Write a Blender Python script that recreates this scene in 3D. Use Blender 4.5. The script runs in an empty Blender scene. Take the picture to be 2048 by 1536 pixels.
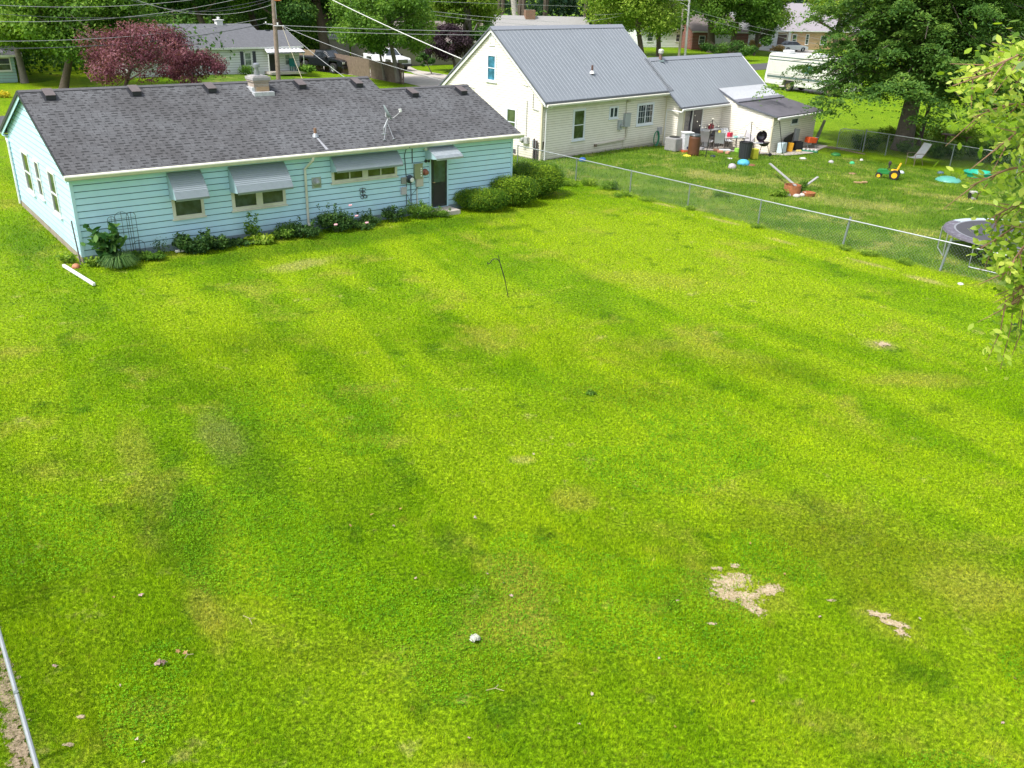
import bpy, bmesh, math, random
import numpy as np
from math import sin, cos, pi, radians, sqrt
from mathutils import Vector, Matrix
R = radians
random.seed(7)
rng = np.random.default_rng(11)
scn = bpy.context.scene
col = scn.collection

# ------------------------------------------------------------------ camera
FPX, PITCH, ROLL, CH = 1757.656, .4317, -.0337, 8.0337
cam = bpy.data.cameras.new('camera'); cam.sensor_width = 36; cam.lens = FPX / 2048 * 36
cam.clip_start = .1; cam.clip_end = 2000
co = bpy.data.objects.new('camera', cam); col.objects.link(co)
co.matrix_world = Matrix.Translation((0, 0, CH)) @ Matrix.Rotation(pi / 2 - PITCH, 4, 'X') @ Matrix.Rotation(-ROLL, 4, 'Z')
scn.camera = co
# ------------------------------------------------------------------ world + sun
SUN_EL, SUN_AZ = R(56), R(-128)          # azimuth of the sun as seen from the scene, measured from +Y clockwise
w = bpy.data.worlds.new("World"); scn.world = w; w.use_nodes = True
nt = w.node_tree; nt.nodes.clear()
wo = nt.nodes.new('ShaderNodeOutputWorld'); bg = nt.nodes.new('ShaderNodeBackground')
sky = nt.nodes.new('ShaderNodeTexSky'); sky.sky_type = 'NISHITA'; sky.sun_disc = False
sky.sun_elevation = SUN_EL; sky.sun_rotation = SUN_AZ; sky.air_density = 1.0; sky.dust_density = 3.0; sky.ozone_density = 1.0
hs = nt.nodes.new('ShaderNodeHueSaturation'); hs.inputs['Saturation'].default_value = .45   # thin bright cloud over blue sky
nt.links.new(sky.outputs[0], hs.inputs['Color']); nt.links.new(hs.outputs[0], bg.inputs[0])
bg.inputs[1].default_value = .145
nt.links.new(bg.outputs[0], wo.inputs[0])
sl = bpy.data.lights.new('sun', 'SUN'); sl.energy = 2.2; sl.angle = R(7); sl.color = (1, .96, .9)
so = bpy.data.objects.new('sun', sl); col.objects.link(so)
sd = Vector((sin(SUN_AZ) * cos(SUN_EL), cos(SUN_AZ) * cos(SUN_EL), sin(SUN_EL)))
so.rotation_euler = sd.to_track_quat('Z', 'Y').to_euler(); so.location = (-20, -20, 40)
scn.view_settings.view_transform = 'Standard'; scn.view_settings.look = 'None'
scn.view_settings.exposure = .9; scn.view_settings.gamma = 1
scn.render.engine = 'CYCLES'

# ------------------------------------------------------------------ where things stand
H2O = (1.0082, 43.5462, .7851)
def gz(x, y):
    a = (x - H2O[0]) * cos(H2O[2]) + (y - H2O[1]) * sin(H2O[2])
    t = min(1, max(0, (a - 5) / 11)); return -.45 * t * t * (3 - 2 * t)
def ray(u, v):
    x = (u - 1024) / FPX; y = (768 - v) / FPX
    cr, sr = cos(-ROLL), sin(-ROLL); x, y = x * cr - y * sr, x * sr + y * cr
    c, s = cos(PITCH), sin(PITCH); return np.array([x, c + y * s, -s + y * c])
def G(u, v, up=None):
    d = ray(u, v); z = 0
    for _ in range(12):
        t = ((z if up is None else up) - CH) / d[2]; p = np.array([0, 0, CH]) + t * d
        if up is not None: break
        z = gz(p[0], p[1])
    return Vector(p)
def D(u, v, Y): d = ray(u, v); return Vector((0, 0, CH)) + Vector(d * (Y / d[1]))
def pxm(p): return FPX / sqrt(p[0] ** 2 + p[1] ** 2 + (CH - p[2]) ** 2)

# ------------------------------------------------------------------ materials
MC = {}
def _mat(name):
    m = bpy.data.materials.new(name); m.use_nodes = True; nt = m.node_tree
    return m, nt, nt.nodes['Principled BSDF']
def N(nt, t, **k):
    n = nt.nodes.new(t)
    for a, b in k.items(): setattr(n, a, b)
    return n
def mix(nt, f, a, b, mode='MIX'):
    n = N(nt, 'ShaderNodeMix', data_type='RGBA', blend_type=mode)
    for s, v in ((0, f), (6, a), (7, b)):
        if hasattr(v, 'is_linked'): nt.links.new(v, n.inputs[s])
        elif isinstance(v, (int, float)): n.inputs[s].default_value = v
        else: n.inputs[s].default_value = (*v, 1)
    return n.outputs[2]
def noise(nt, scale, detail=4, vec=None, rough=.55, dist=0):
    n = N(nt, 'ShaderNodeTexNoise'); n.inputs['Scale'].default_value = scale; n.inputs['Detail'].default_value = detail
    n.inputs['Roughness'].default_value = rough; n.inputs['Distortion'].default_value = dist
    if vec is not None: nt.links.new(vec, n.inputs['Vector'])
    return n.outputs['Fac']
def ramp(nt, f, a, b):
    n = N(nt, 'ShaderNodeMapRange'); n.interpolation_type = 'SMOOTHSTEP'
    n.inputs[1].default_value = a; n.inputs[2].default_value = b
    nt.links.new(f, n.inputs[0]); return n.outputs[0]
def math_(nt, op, a, b=0):
    n = N(nt, 'ShaderNodeMath', operation=op)
    for i, v in enumerate((a, b)):
        if hasattr(v, 'is_linked'): nt.links.new(v, n.inputs[i])
        else: n.inputs[i].default_value = v
    return n.outputs[0]
def objco(nt): return N(nt, 'ShaderNodeTexCoord').outputs['Object']
def mapping(nt, vec, scale=(1, 1, 1), rot=(0, 0, 0), loc=(0, 0, 0)):
    n = N(nt, 'ShaderNodeMapping'); n.inputs['Scale'].default_value = scale; n.inputs['Rotation'].default_value = rot
    n.inputs['Location'].default_value = loc; nt.links.new(vec, n.inputs['Vector']); return n.outputs[0]
def M(name, c, rough=.6, metal=0, var=.12, vs=6, bump=0, spec=.5, dirt=None, dirtamt=.5, ds=1.2, splash=None):
    if name in MC: return MC[name]
    m, nt, b = _mat(name); oc = objco(nt)
    c2 = tuple(max(0, x * (1 - 2 * var)) for x in c); c1 = tuple(min(1, x * (1 + var)) for x in c)
    out = mix(nt, noise(nt, vs, 5, oc), c2, c1)
    if dirt: out = mix(nt, math_(nt, 'MULTIPLY', ramp(nt, noise(nt, ds, 7, oc, .65), .48, .72), dirtamt), out, dirt)
    if splash:      # soil thrown up by the rain stays on the lowest boards
        sp_ = N(nt, 'ShaderNodeSeparateXYZ'); nt.links.new(oc, sp_.inputs[0]); lo = ramp(nt, math_(nt, 'ADD', sp_.outputs[2], math_(nt, 'MULTIPLY', noise(nt, 2.5, 6, oc, .7), .7)), 1.0, .45)
        out = mix(nt, math_(nt, 'MULTIPLY', lo, .45), out, splash)
    nt.links.new(out, b.inputs['Base Color']); b.inputs['Roughness'].default_value = rough
    b.inputs['Metallic'].default_value = metal; b.inputs['Specular IOR Level'].default_value = spec
    if bump:
        bn = N(nt, 'ShaderNodeBump'); bn.inputs['Strength'].default_value = bump; bn.inputs['Distance'].default_value = .02
        nt.links.new(noise(nt, vs * 6, 4, oc), bn.inputs['Height']); nt.links.new(bn.outputs[0], b.inputs['Normal'])
    MC[name] = m; return m
def leafmat(name, cols, trans=.35, rough=.55, spec=.15):
    """cols: dark, mid, light; chosen leaf by leaf through the 'rnd' attribute"""
    if name in MC: return MC[name]
    m, nt, b = _mat(name); at = N(nt, 'ShaderNodeAttribute', attribute_name='rnd')
    cr = N(nt, 'ShaderNodeValToRGB'); e = cr.color_ramp.elements
    e[0].color = (*cols[0], 1); e[0].position = .1; e[1].color = (*cols[2], 1); e[1].position = .95
    k = e.new(.5); k.color = (*cols[1], 1)
    nt.links.new(at.outputs['Fac'], cr.inputs[0]); nt.links.new(cr.outputs[0], b.inputs['Base Color'])
    b.inputs['Roughness'].default_value = rough; b.inputs['Specular IOR Level'].default_value = spec
    if trans:
        tr = N(nt, 'ShaderNodeBsdfTranslucent'); nt.links.new(mix(nt, 1., cr.outputs[0], (1.5, 1.5, .8), 'MULTIPLY'), tr.inputs[0])
        ms = N(nt, 'ShaderNodeMixShader'); ms.inputs[0].default_value = trans
        nt.links.new(b.outputs[0], ms.inputs[1]); nt.links.new(tr.outputs[0], ms.inputs[2])
        nt.links.new(ms.outputs[0], nt.nodes['Material Output'].inputs[0])
    MC[name] = m; return m
def glass(name, c=(.02, .03, .035)):
    if name in MC: return MC[name]
    m, nt, b = _mat(name); oc = objco(nt)
    nt.links.new(mix(nt, ramp(nt, noise(nt, 2.2, 3, oc), .35, .7), c, tuple(x * 2.6 + .01 for x in c)), b.inputs['Base Color'])
    b.inputs['Roughness'].default_value = .06; b.inputs['Specular IOR Level'].default_value = .8; MC[name] = m; return m

def lawn_group():
    g = bpy.data.node_groups.new('lawn_colour', 'ShaderNodeTree')
    g.interface.new_socket('Color', in_out='OUTPUT', socket_type='NodeSocketColor')
    o = g.nodes.new('NodeGroupOutput'); geo = N(g, 'ShaderNodeNewGeometry').outputs['Position']
    flat = mapping(g, geo, (1, 1, 0))
    big = noise(g, .11, 3, flat); medn = noise(g, .55, 5, flat, .6, .3); fine = noise(g, 3.2, 5, flat, .65)
    # mowing passes run towards the blue house
    mow = noise(g, 1, 3, mapping(g, mapping(g, flat, rot=(0, 0, R(-32))), (.5, .07, 1)), .5, .6)
    c = mix(g, ramp(g, medn, .32, .68), LAWN['dark'], LAWN['mid'])
    c = mix(g, math_(g, 'ADD', math_(g, 'MULTIPLY', ramp(g, mow, .38, .62), .74), .14), c, LAWN['bright'])
    c = mix(g, math_(g, 'MULTIPLY', ramp(g, noise(g, .38, 6, mapping(g, flat, loc=(31, 7, 0)), .68, .4), .52, .70), .75), c, LAWN['dry'])
    c = mix(g, math_(g, 'MULTIPLY', ramp(g, noise(g, 1.3, 5, mapping(g, flat, loc=(3, 17, 0)), .7), .6, .72), .6), c, LAWN['straw'])
    c = mix(g, math_(g, 'MULTIPLY', ramp(g, noise(g, .8, 4, mapping(g, flat, loc=(9, 4, 0)), .6), .58, .7), .55), c, LAWN['deep'])
    for (x, y, rx, ry_, an, am, cc) in SPOTS[:-4]:      # worn, dry or deeper green places known in this yard
        mp_ = mapping(g, mapping(g, mapping(g, flat, loc=(-x, -y, 0)), rot=(0, 0, -an)), (1 / rx, 1 / ry_, 1)); ln = N(g, 'ShaderNodeVectorMath', operation='LENGTH'); g.links.new(mp_, ln.inputs[0])
        f = ramp(g, math_(g, 'ADD', ln.outputs['Value'], math_(g, 'MULTIPLY', math_(g, 'SUBTRACT', noise(g, 1.6, 6, flat, .7), .5), 1.6)), 1.15, .35)
        c = mix(g, math_(g, 'MULTIPLY', f, am), c, LAWN[cc])
    # nearer the camera the sward is denser and darker green; beyond the wire fence it is unmown
    sep = N(g, 'ShaderNodeSeparateXYZ'); g.links.new(geo, sep.inputs[0]); X, Y = sep.outputs[0], sep.outputs[1]
    s = math_(g, 'ADD', math_(g, 'MULTIPLY', math_(g, 'ADD', X, -2.52), .741), math_(g, 'MULTIPLY', math_(g, 'ADD', Y, -39.27), .671))
    far_a = math_(g, 'ADD', math_(g, 'MULTIPLY', math_(g, 'ADD', X, -17.7), .62), math_(g, 'MULTIPLY', math_(g, 'ADD', Y, -50.5), .78))
    rough_ = mix(g, ramp(g, noise(g, .5, 5, flat, .65), .35, .65), LAWN['rough1'], LAWN['rough2'])
    for (x, y, rx, ry_, an, am, cc) in SPOTS[-4:]:
        mp_ = mapping(g, mapping(g, mapping(g, flat, loc=(-x, -y, 0)), rot=(0, 0, -an)), (1 / rx, 1 / ry_, 1)); ln = N(g, 'ShaderNodeVectorMath', operation='LENGTH'); g.links.new(mp_, ln.inputs[0])
        f = ramp(g, math_(g, 'ADD', ln.outputs['Value'], math_(g, 'MULTIPLY', math_(g, 'SUBTRACT', noise(g, 2.2, 6, flat, .75), .5), 2.4)), 1.1, .4); rough_ = mix(g, math_(g, 'MULTIPLY', f, am), rough_, LAWN[cc])
    rough_ = mix(g, math_(g, 'MULTIPLY', ramp(g, noise(g, .5, 6, mapping(g, flat, loc=(5, 55, 0)), .75), .5, .66), .62), rough_, LAWN['straw'])
    c = mix(g, ramp(g, math_(g, 'ADD', s, math_(g, 'MULTIPLY', math_(g, 'SUBTRACT', noise(g, 2.2, 5, flat, .7), .5), 1.4)), -.3, .3), c, rough_)
    fl = mix(g, ramp(g, noise(g, .35, 6, flat, .7), .3, .7), LAWN['far1'], LAWN['far2'])
    c = mix(g, ramp(g, far_a, -.3, .6), c, fl)
    cl = noise(g, 19, 6, flat, .8); c = mix(g, 1., c, mix(g, ramp(g, cl, .34, .66), (.42, .52, .45), (1.5, 1.42, 1.4)), 'MULTIPLY')
    hu = noise(g, 4.5, 6, mapping(g, flat, loc=(40, 3, 0)), .75)
    c = mix(g, math_(g, 'MULTIPLY', ramp(g, hu, .56, .68), .45), c, (.27, .22, .04)); c = mix(g, math_(g, 'MULTIPLY', ramp(g, hu, .44, .32), .45), c, (.07, .24, .02))
    g.links.new(c, o.inputs[0]); return g
LAWN = dict(dark=(.130, .28, .003), mid=(.222, .40, .004), bright=(.35, .49, .012), dry=(.41, .42, .055), straw=(.50, .46, .15),
            deep=(.062, .17, .008), olive=(.19, .26, .012), rough1=(.10, .21, .016), rough2=(.19, .31, .03), far1=(.19, .35, .006), far2=(.28, .44, .012))
SPOTS = []
for (u, v, rx, ry_, an, am, cc) in ((1800, 1130, 2.6, 1.5, -.3, .6, 'olive'), (1640, 1040, 2.0, 1.2, -.3, .4, 'olive'), (1500, 1190, .8, .7, 0, .5, 'dry'), (1780, 1250, .6, .5, -.4, .45, 'dry'), (1950, 1180, 1.0, .8, 0, .6, 'dry'), (415, 1230, .25, 1.1, .55, .75, 'dry'), (445, 870, .5, 1.2, .5, .5, 'straw'), (270, 900, .4, 1.6, .5, .5, 'dry'), (600, 530, 1.3, .5, .67, .6, 'straw'), (1150, 1000, .5, .5, 0, .7, 'dry'), (1045, 920, .3, .2, 0, .6, 'straw'),
    (220, 1020, .35, .3, 0, .5, 'deep'), (730, 860, .6, .4, 0, .4, 'deep'), (350, 1050, .9, 2.2, .55, .45, 'deep'), (480, 900, .7, 2.6, .55, .45, 'deep'), (500, 690, .9, 1.2, .55, .35, 'deep'), (1550, 740, 1.6, .8, 0, .4, 'olive'), (1250, 790, 1.6, .8, 0, .35, 'olive'), (1760, 690, .5, .4, 0, .7, 'straw'), (1850, 760, 1.4, .6, 0, .5, 'dry'), (1170, 440, 2.2, 1.0, -.8, .5, 'bright'), (1300, 560, 2.6, 1.0, -.3, .45, 'dry'), (700, 650, 2.0, 1.4, .5, .4, 'bright'), (1020, 455, 1.0, .4, .6, .5, 'deep'), (1400, 700, 2.2, .6, -.3, .4, 'dry'), (60, 480, 1.2, 3.2, .67, .55, 'deep'), (1330, 410, .7, .2, -.83, .8, 'straw'), (1445, 442, .9, .22, -.83, .8, 'straw'), (1560, 482, .7, .2, -.83, .7, 'straw'), (1740, 528, .9, .2, -.83, .8, 'straw'), (1850, 560, .8, .25, -.83, .8, 'straw'), (1000, 1350, 1.6, .5, .1, .35, 'olive'), (700, 1300, 1.2, .4, .2, .3, 'olive')):
    q = G(u, v); SPOTS.append((q.x, q.y, rx, ry_, an, am, cc))
SPOTS.append((-5.5, 28.6, 9.5, 1.0, .672, .6, 'deep'))
for (x, y, rx, ry_, am) in ((9.5, 41, 2.6, 1.1, .55), (12.5, 40.5, 1.8, .8, .5), (14, 36.5, 3, 1.2, .45), (19, 39, 2.5, 1, .45)): SPOTS.append((x, y, rx, ry_, -.4, am, 'straw'))
LG = lawn_group()
def grassmat(name, blade):
    m, nt, b = _mat(name); g = N(nt, 'ShaderNodeGroup'); g.node_tree = LG; c = g.outputs[0]
    if blade:
        at = N(nt, 'ShaderNodeAttribute', attribute_name='rnd')
        cr = N(nt, 'ShaderNodeValToRGB'); e = cr.color_ramp.elements
        e[0].color = (.30, .40, .28, 1); e[0].position = 0; e[1].color = (2.4, 1.8, 4, 1); e[1].position = 1
        k = e.new(.55); k.color = (.98, 1.02, .9, 1); k = e.new(.88); k.color = (1.6, 1.42, .95, 1)
        nt.links.new(at.outputs['Fac'], cr.inputs[0]); c = mix(nt, 1., c, cr.outputs[0], 'MULTIPLY')
    else:
        geo = N(nt, 'ShaderNodeNewGeometry').outputs['Position']
        sp = ramp(nt, noise(nt, 14, 6, geo, .75), .33, .68)
        c = mix(nt, 1., c, mix(nt, sp, (.22, .25, .28), (1.0, 1.0, .95)), 'MULTIPLY')
        c = mix(nt, math_(nt, 'MULTIPLY', ramp(nt, noise(nt, 30, 3, geo, .7), .60, .70), .35), c, (.30, .24, .10))
        bn = N(nt, 'ShaderNodeBump'); bn.inputs['Strength'].default_value = .6; bn.inputs['Distance'].default_value = .03
        nt.links.new(noise(nt, 22, 6, geo, .8), bn.inputs['Height']); nt.links.new(bn.outputs[0], b.inputs['Normal'])
    nt.links.new(c, b.inputs['Base Color']); b.inputs['Roughness'].default_value = .7; b.inputs['Specular IOR Level'].default_value = .05
    if blade:
        tr = N(nt, 'ShaderNodeBsdfTranslucent'); nt.links.new(c, tr.inputs[0])
        ms = N(nt, 'ShaderNodeMixShader'); ms.inputs[0].default_value = .3
        nt.links.new(b.outputs[0], ms.inputs[1]); nt.links.new(tr.outputs[0], ms.inputs[2])
        nt.links.new(ms.outputs[0], nt.nodes['Material Output'].inputs[0])
    return m
def shinglemat(name, base, rowh, bw, contrast=1., rot=0):
    """architectural shingles: courses with printed dark bands, laid in the roof object's own coordinates"""
    m, nt, b = _mat(name); oc = objco(nt); v = mapping(nt, oc, (1, 1, 0), (0, 0, rot))
    br = N(nt, 'ShaderNodeTexBrick'); br.inputs['Scale'].default_value = 1; br.offset = .37; br.squash = .8; br.squash_frequency = 3
    br.inputs['Brick Width'].default_value = bw; br.inputs['Row Height'].default_value = rowh
    br.inputs['Mortar Size'].default_value = .007; br.inputs['Mortar Smooth'].default_value = .2
    br.inputs['Color1'].default_value = (*[x * 1.12 for x in base], 1); br.inputs['Color2'].default_value = (*[x * .88 for x in base], 1)
    br.inputs['Mortar'].default_value = (*[x * .55 for x in base], 1); nt.links.new(v, br.inputs['Vector'])
    # the dark printed dash along the foot of most tabs
    sep = N(nt, 'ShaderNodeSeparateXYZ'); nt.links.new(v, sep.inputs[0]); q = math_(nt, 'DIVIDE', sep.outputs[1], rowh); row = math_(nt, 'FLOOR', q); fr = math_(nt, 'FRACT', q)
    wn = N(nt, 'ShaderNodeTexWhiteNoise', noise_dimensions='1D'); nt.links.new(row, wn.inputs['W'])
    xx = math_(nt, 'ADD', math_(nt, 'DIVIDE', sep.outputs[0], bw * 1.25), math_(nt, 'MULTIPLY', wn.outputs['Value'], 7.3)); cell = math_(nt, 'FLOOR', xx); fx = math_(nt, 'FRACT', xx)
    cv = N(nt, 'ShaderNodeCombineXYZ'); nt.links.new(cell, cv.inputs[0]); nt.links.new(row, cv.inputs[1]); w2 = N(nt, 'ShaderNodeTexWhiteNoise', noise_dimensions='2D'); nt.links.new(cv.outputs[0], w2.inputs['Vector'])
    wd = math_(nt, 'MULTIPLY', w2.outputs['Value'], .75); on = ramp(nt, math_(nt, 'SUBTRACT', wd, fx), -.04, .04)
    band = math_(nt, 'MULTIPLY', ramp(nt, fr, .50, .40), on)
    c = mix(nt, math_(nt, 'MULTIPLY', band, min(1, .72 * contrast)), br.outputs['Color'], tuple(x * .25 for x in base))
    c = mix(nt, 1., c, mix(nt, noise(nt, 60, 3, oc, .8), (.75, .75, .75), (1.25, 1.25, 1.25)), 'MULTIPLY')
    c = mix(nt, 1., c, mix(nt, ramp(nt, noise(nt, .5, 6, oc, .6), .3, .7), (.82, .80, .80), (1.15, 1.16, 1.18)), 'MULTIPLY')
    nt.links.new(c, b.inputs['Base Color']); b.inputs['Roughness'].default_value = .9; b.inputs['Specular IOR Level'].default_value = .2
    return m
def soilmat(name, c1, c2, thr=.52):
    m, nt, b = _mat(name); geo = N(nt, 'ShaderNodeNewGeometry').outputs['Position']
    nt.links.new(mix(nt, ramp(nt, noise(nt, 26, 6, geo, .75), .35, .65), c2, c1), b.inputs['Base Color']); b.inputs['Roughness'].default_value = .95
    at = N(nt, 'ShaderNodeAttribute', attribute_name='edge')
    f = math_(nt, 'ADD', at.outputs['Fac'], math_(nt, 'MULTIPLY', math_(nt, 'SUBTRACT', noise(nt, 9, 8, geo, .78), .5), 3.6))
    a = ramp(nt, f, thr, thr + .10); tr = N(nt, 'ShaderNodeBsdfTransparent'); ms = N(nt, 'ShaderNodeMixShader')
    nt.links.new(a, ms.inputs[0]); nt.links.new(b.outputs[0], ms.inputs[1]); nt.links.new(tr.outputs[0], ms.inputs[2]); nt.links.new(ms.outputs[0], nt.nodes['Material Output'].inputs[0])
    bn = N(nt, 'ShaderNodeBump'); bn.inputs['Strength'].default_value = .8; bn.inputs['Distance'].default_value = .02; nt.links.new(noise(nt, 30, 6, geo, .8), bn.inputs['Height']); nt.links.new(bn.outputs[0], b.inputs['Normal'])
    return m
def setedge(o, vals):
    a = o.data.attributes.new('edge', 'FLOAT', 'POINT'); a.data.foreach_set('value', np.array(vals, np.float32))
def brickmat(name, c1, c2, mort, bw=.2, rh=.075, vert='xz'):
    m, nt, b = _mat(name); oc = objco(nt); sep = N(nt, 'ShaderNodeSeparateXYZ'); nt.links.new(oc, sep.inputs[0])
    cm = N(nt, 'ShaderNodeCombineXYZ'); nt.links.new(math_(nt, 'ADD', sep.outputs[0], sep.outputs[1]), cm.inputs[0]); nt.links.new(sep.outputs[2], cm.inputs[1])
    br = N(nt, 'ShaderNodeTexBrick'); br.inputs['Scale'].default_value = 1; br.inputs['Brick Width'].default_value = bw; br.inputs['Row Height'].default_value = rh
    br.inputs['Mortar Size'].default_value = .008; br.inputs['Color1'].default_value = (*c1, 1); br.inputs['Color2'].default_value = (*c2, 1); br.inputs['Mortar'].default_value = (*mort, 1)
    nt.links.new(cm.outputs[0], br.inputs['Vector'])
    nt.links.new(mix(nt, 1., br.outputs['Color'], mix(nt, noise(nt, 4, 6, oc, .7), (.6, .6, .6), (1.35, 1.35, 1.35)), 'MULTIPLY'), b.inputs['Base Color'])
    b.inputs['Roughness'].default_value = .9; return m

# ------------------------------------------------------------------ mesh helpers
class MB:
    def __init__(s): s.v = []; s.f = []; s.mi = {}
    def quad(s, *p):
        n = len(s.v); s.v += [tuple(q) for q in p]; s.f.append(tuple(range(n, n + len(p)))); return s
    def box(s, x0, x1, y0, y1, z0, z1):
        n = len(s.v); s.v += [(x, y, z) for z in (z0, z1) for y in (y0, y1) for x in (x0, x1)]
        s.f += [tuple(n + i for i in q) for q in ((0, 2, 3, 1), (4, 5, 7, 6), (0, 1, 5, 4), (2, 6, 7, 3), (0, 4, 6, 2), (1, 3, 7, 5))]; return s
    def cbox(s, c, d, m=None):
        n = len(s.v); h = [q / 2 for q in d]
        for z in (-1, 1):
            for y in (-1, 1):
                for x in (-1, 1):
                    p = Vector((x * h[0], y * h[1], z * h[2]))
                    if m: p = m @ p
                    s.v.append(tuple(p + Vector(c)))
        s.f += [tuple(n + i for i in q) for q in ((0, 2, 3, 1), (4, 5, 7, 6), (0, 1, 5, 4), (2, 6, 7, 3), (0, 4, 6, 2), (1, 3, 7, 5))]; return s
    def tube(s, pts, r, n=8, cap=True, up=None):
        pts = [Vector(p) for p in pts]; rs = r if isinstance(r, (list, tuple)) else [r] * len(pts); base = len(s.v); prev = None
        for i, p in enumerate(pts):
            d = (pts[min(i + 1, len(pts) - 1)] - pts[max(i - 1, 0)]); d = d.normalized() if d.length > 1e-9 else Vector((0, 0, 1))
            if prev is None: a = d.orthogonal().normalized()
            else:
                a = prev - d * prev.dot(d); a = a.normalized() if a.length > 1e-6 else d.orthogonal().normalized()
            prev = a; b = d.cross(a)
            for k in range(n):
                t = 2 * pi * k / n; s.v.append(tuple(p + (a * cos(t) + b * sin(t)) * rs[i]))
        for i in range(len(pts) - 1):
            for k in range(n):
                a0 = base + i * n + k; a1 = base + i * n + (k + 1) % n; s.f.append((a0, a1, a1 + n, a0 + n))
        if cap:
            s.f.append(tuple(base + k for k in range(n))[::-1]); s.f.append(tuple(base + (len(pts) - 1) * n + k for k in range(n)))
        return s
    def lathe(s, prof, n=20, c=(0, 0, 0), m=None, cap=True):
        base = len(s.v); c = Vector(c)
        for r, z in prof:
            for k in range(n):
                t = 2 * pi * k / n; p = Vector((r * cos(t), r * sin(t), z))
                if m: p = m @ p
                s.v.append(tuple(p + c))
        for i in range(len(prof) - 1):
            for k in range(n):
                a0 = base + i * n + k; a1 = base + i * n + (k + 1) % n; s.f.append((a0, a1, a1 + n, a0 + n))
        if cap:
            s.f.append(tuple(base + k for k in range(n))[::-1]); s.f.append(tuple(base + (len(prof) - 1) * n + k for k in range(n)))
        return s
    def prism(s, poly, vec):
        n = len(s.v); k = len(poly); vec = Vector(vec)
        s.v += [tuple(p) for p in poly] + [tuple(Vector(p) + vec) for p in poly]
        s.f.append(tuple(range(n, n + k))[::-1]); s.f.append(tuple(range(n + k, n + 2 * k)))
        for i in range(k): j = (i + 1) % k; s.f.append((n + i, n + j, n + k + j, n + k + i))
        return s
    def build(s, name, m, parent=None, smooth=False, loc=None, rz=0, bevel=0):
        me = bpy.data.meshes.new(name); me.from_pydata(s.v, [], s.f)
        bm = bmesh.new(); bm.from_mesh(me); bmesh.ops.recalc_face_normals(bm, faces=bm.faces); bm.to_mesh(me); bm.free()
        me.materials.append(m)
        if s.mi:
            me.materials.append(s.m2)
            for k in s.mi: me.polygons[k].material_index = 1
        if smooth: me.polygons.foreach_set('use_smooth', [True] * len(me.polygons))
        o = bpy.data.objects.new(name, me); col.objects.link(o)
        if parent: o.parent = parent
        if loc is not None: o.location = loc; o.rotation_euler = (0, 0, rz)
        if bevel:
            b = o.modifiers.new('b', 'BEVEL'); b.width = bevel; b.segments = 2; b.limit_method = 'ANGLE'
        return o
def split_build(mb, name, m, parent, **k):
    """every separate piece becomes a part of its own"""
    n = len(mb.v); par = list(range(n))
    def fd(i):
        while par[i] != i: par[i] = par[par[i]]; i = par[i]
        return i
    for f in mb.f:
        for a in f[1:]: par[fd(a)] = fd(f[0])
    isl = {}
    for i, f in enumerate(mb.f): isl.setdefault(fd(f[0]), []).append(f)
    items = []
    for fs in isl.values():
        P = [mb.v[i] for f in fs for i in f]; items.append([fs, [min(p[j] for p in P) - .012 for j in range(3)], [max(p[j] for p in P) + .012 for j in range(3)]])
    ch = True
    while ch:
        ch = False
        for i in range(len(items)):
            for j in range(i + 1, len(items)):
                A, B = items[i], items[j]
                if all(A[1][q] < B[2][q] and B[1][q] < A[2][q] for q in range(3)):
                    items[i] = [A[0] + B[0], [min(A[1][q], B[1][q]) for q in range(3)], [max(A[2][q], B[2][q]) for q in range(3)]]; items.pop(j); ch = True; break
            if ch: break
    out = []
    for fs, _, _ in items:
        b = MB(); mp = {}
        for f in fs:
            for i in f:
                if i not in mp: mp[i] = len(b.v); b.v.append(mb.v[i])
            b.f.append(tuple(mp[i] for i in f))
        out.append(b.build(name, m, parent, **k))
    return out
def tag(o, label, cat=None, group=None, kind=None):
    if label: o['label'] = label
    if cat: o['category'] = cat
    if group: o['group'] = group
    if kind: o['kind'] = kind
    return o
def thing(name, label, cat, loc=(0, 0, 0), rz=0, group=None):
    o = bpy.data.objects.new(name, None); col.objects.link(o); o.location = loc; o.rotation_euler = (0, 0, rz)
    o.empty_display_size = .1; return tag(o, label, cat, group)
def dup(root, loc, rz, label, s=1):
    r = root.copy(); col.objects.link(r); r.location = loc; r.rotation_euler = (0, 0, rz); r.scale = (s, s, s); r['label'] = label
    for ch in list(root.children):
        c = ch.copy(); col.objects.link(c); c.parent = r
        for g in list(ch.children):
            d = g.copy(); col.objects.link(d); d.parent = c
    return r

def polymesh(name, V, nper, m, rnd=None, parent=None, loc=None):
    """V: (n*nper,3) float array of equal-sided polygons"""
    n = len(V) // nper; me = bpy.data.meshes.new(name)
    me.vertices.add(n * nper); me.vertices.foreach_set('co', V.astype(np.float32).ravel())
    me.loops.add(n * nper); me.loops.foreach_set('vertex_index', np.arange(n * nper, dtype=np.int32))
    me.polygons.add(n); me.polygons.foreach_set('loop_start', np.arange(0, n * nper, nper, dtype=np.int32))
    try: me.polygons.foreach_set('loop_total', np.full(n, nper, dtype=np.int32))
    except Exception: pass
    me.update(calc_edges=True)
    if rnd is not None:
        a = me.attributes.new('rnd', 'FLOAT', 'POINT'); a.data.foreach_set('value', np.repeat(rnd, nper).astype(np.float32))
    me.materials.append(m); o = bpy.data.objects.new(name, me); col.objects.link(o)
    if parent: o.parent = parent
    if loc is not None: o.location = loc
    return o
def unit(a): return a / np.maximum(np.linalg.norm(a, axis=-1, keepdims=True), 1e-9)
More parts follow.
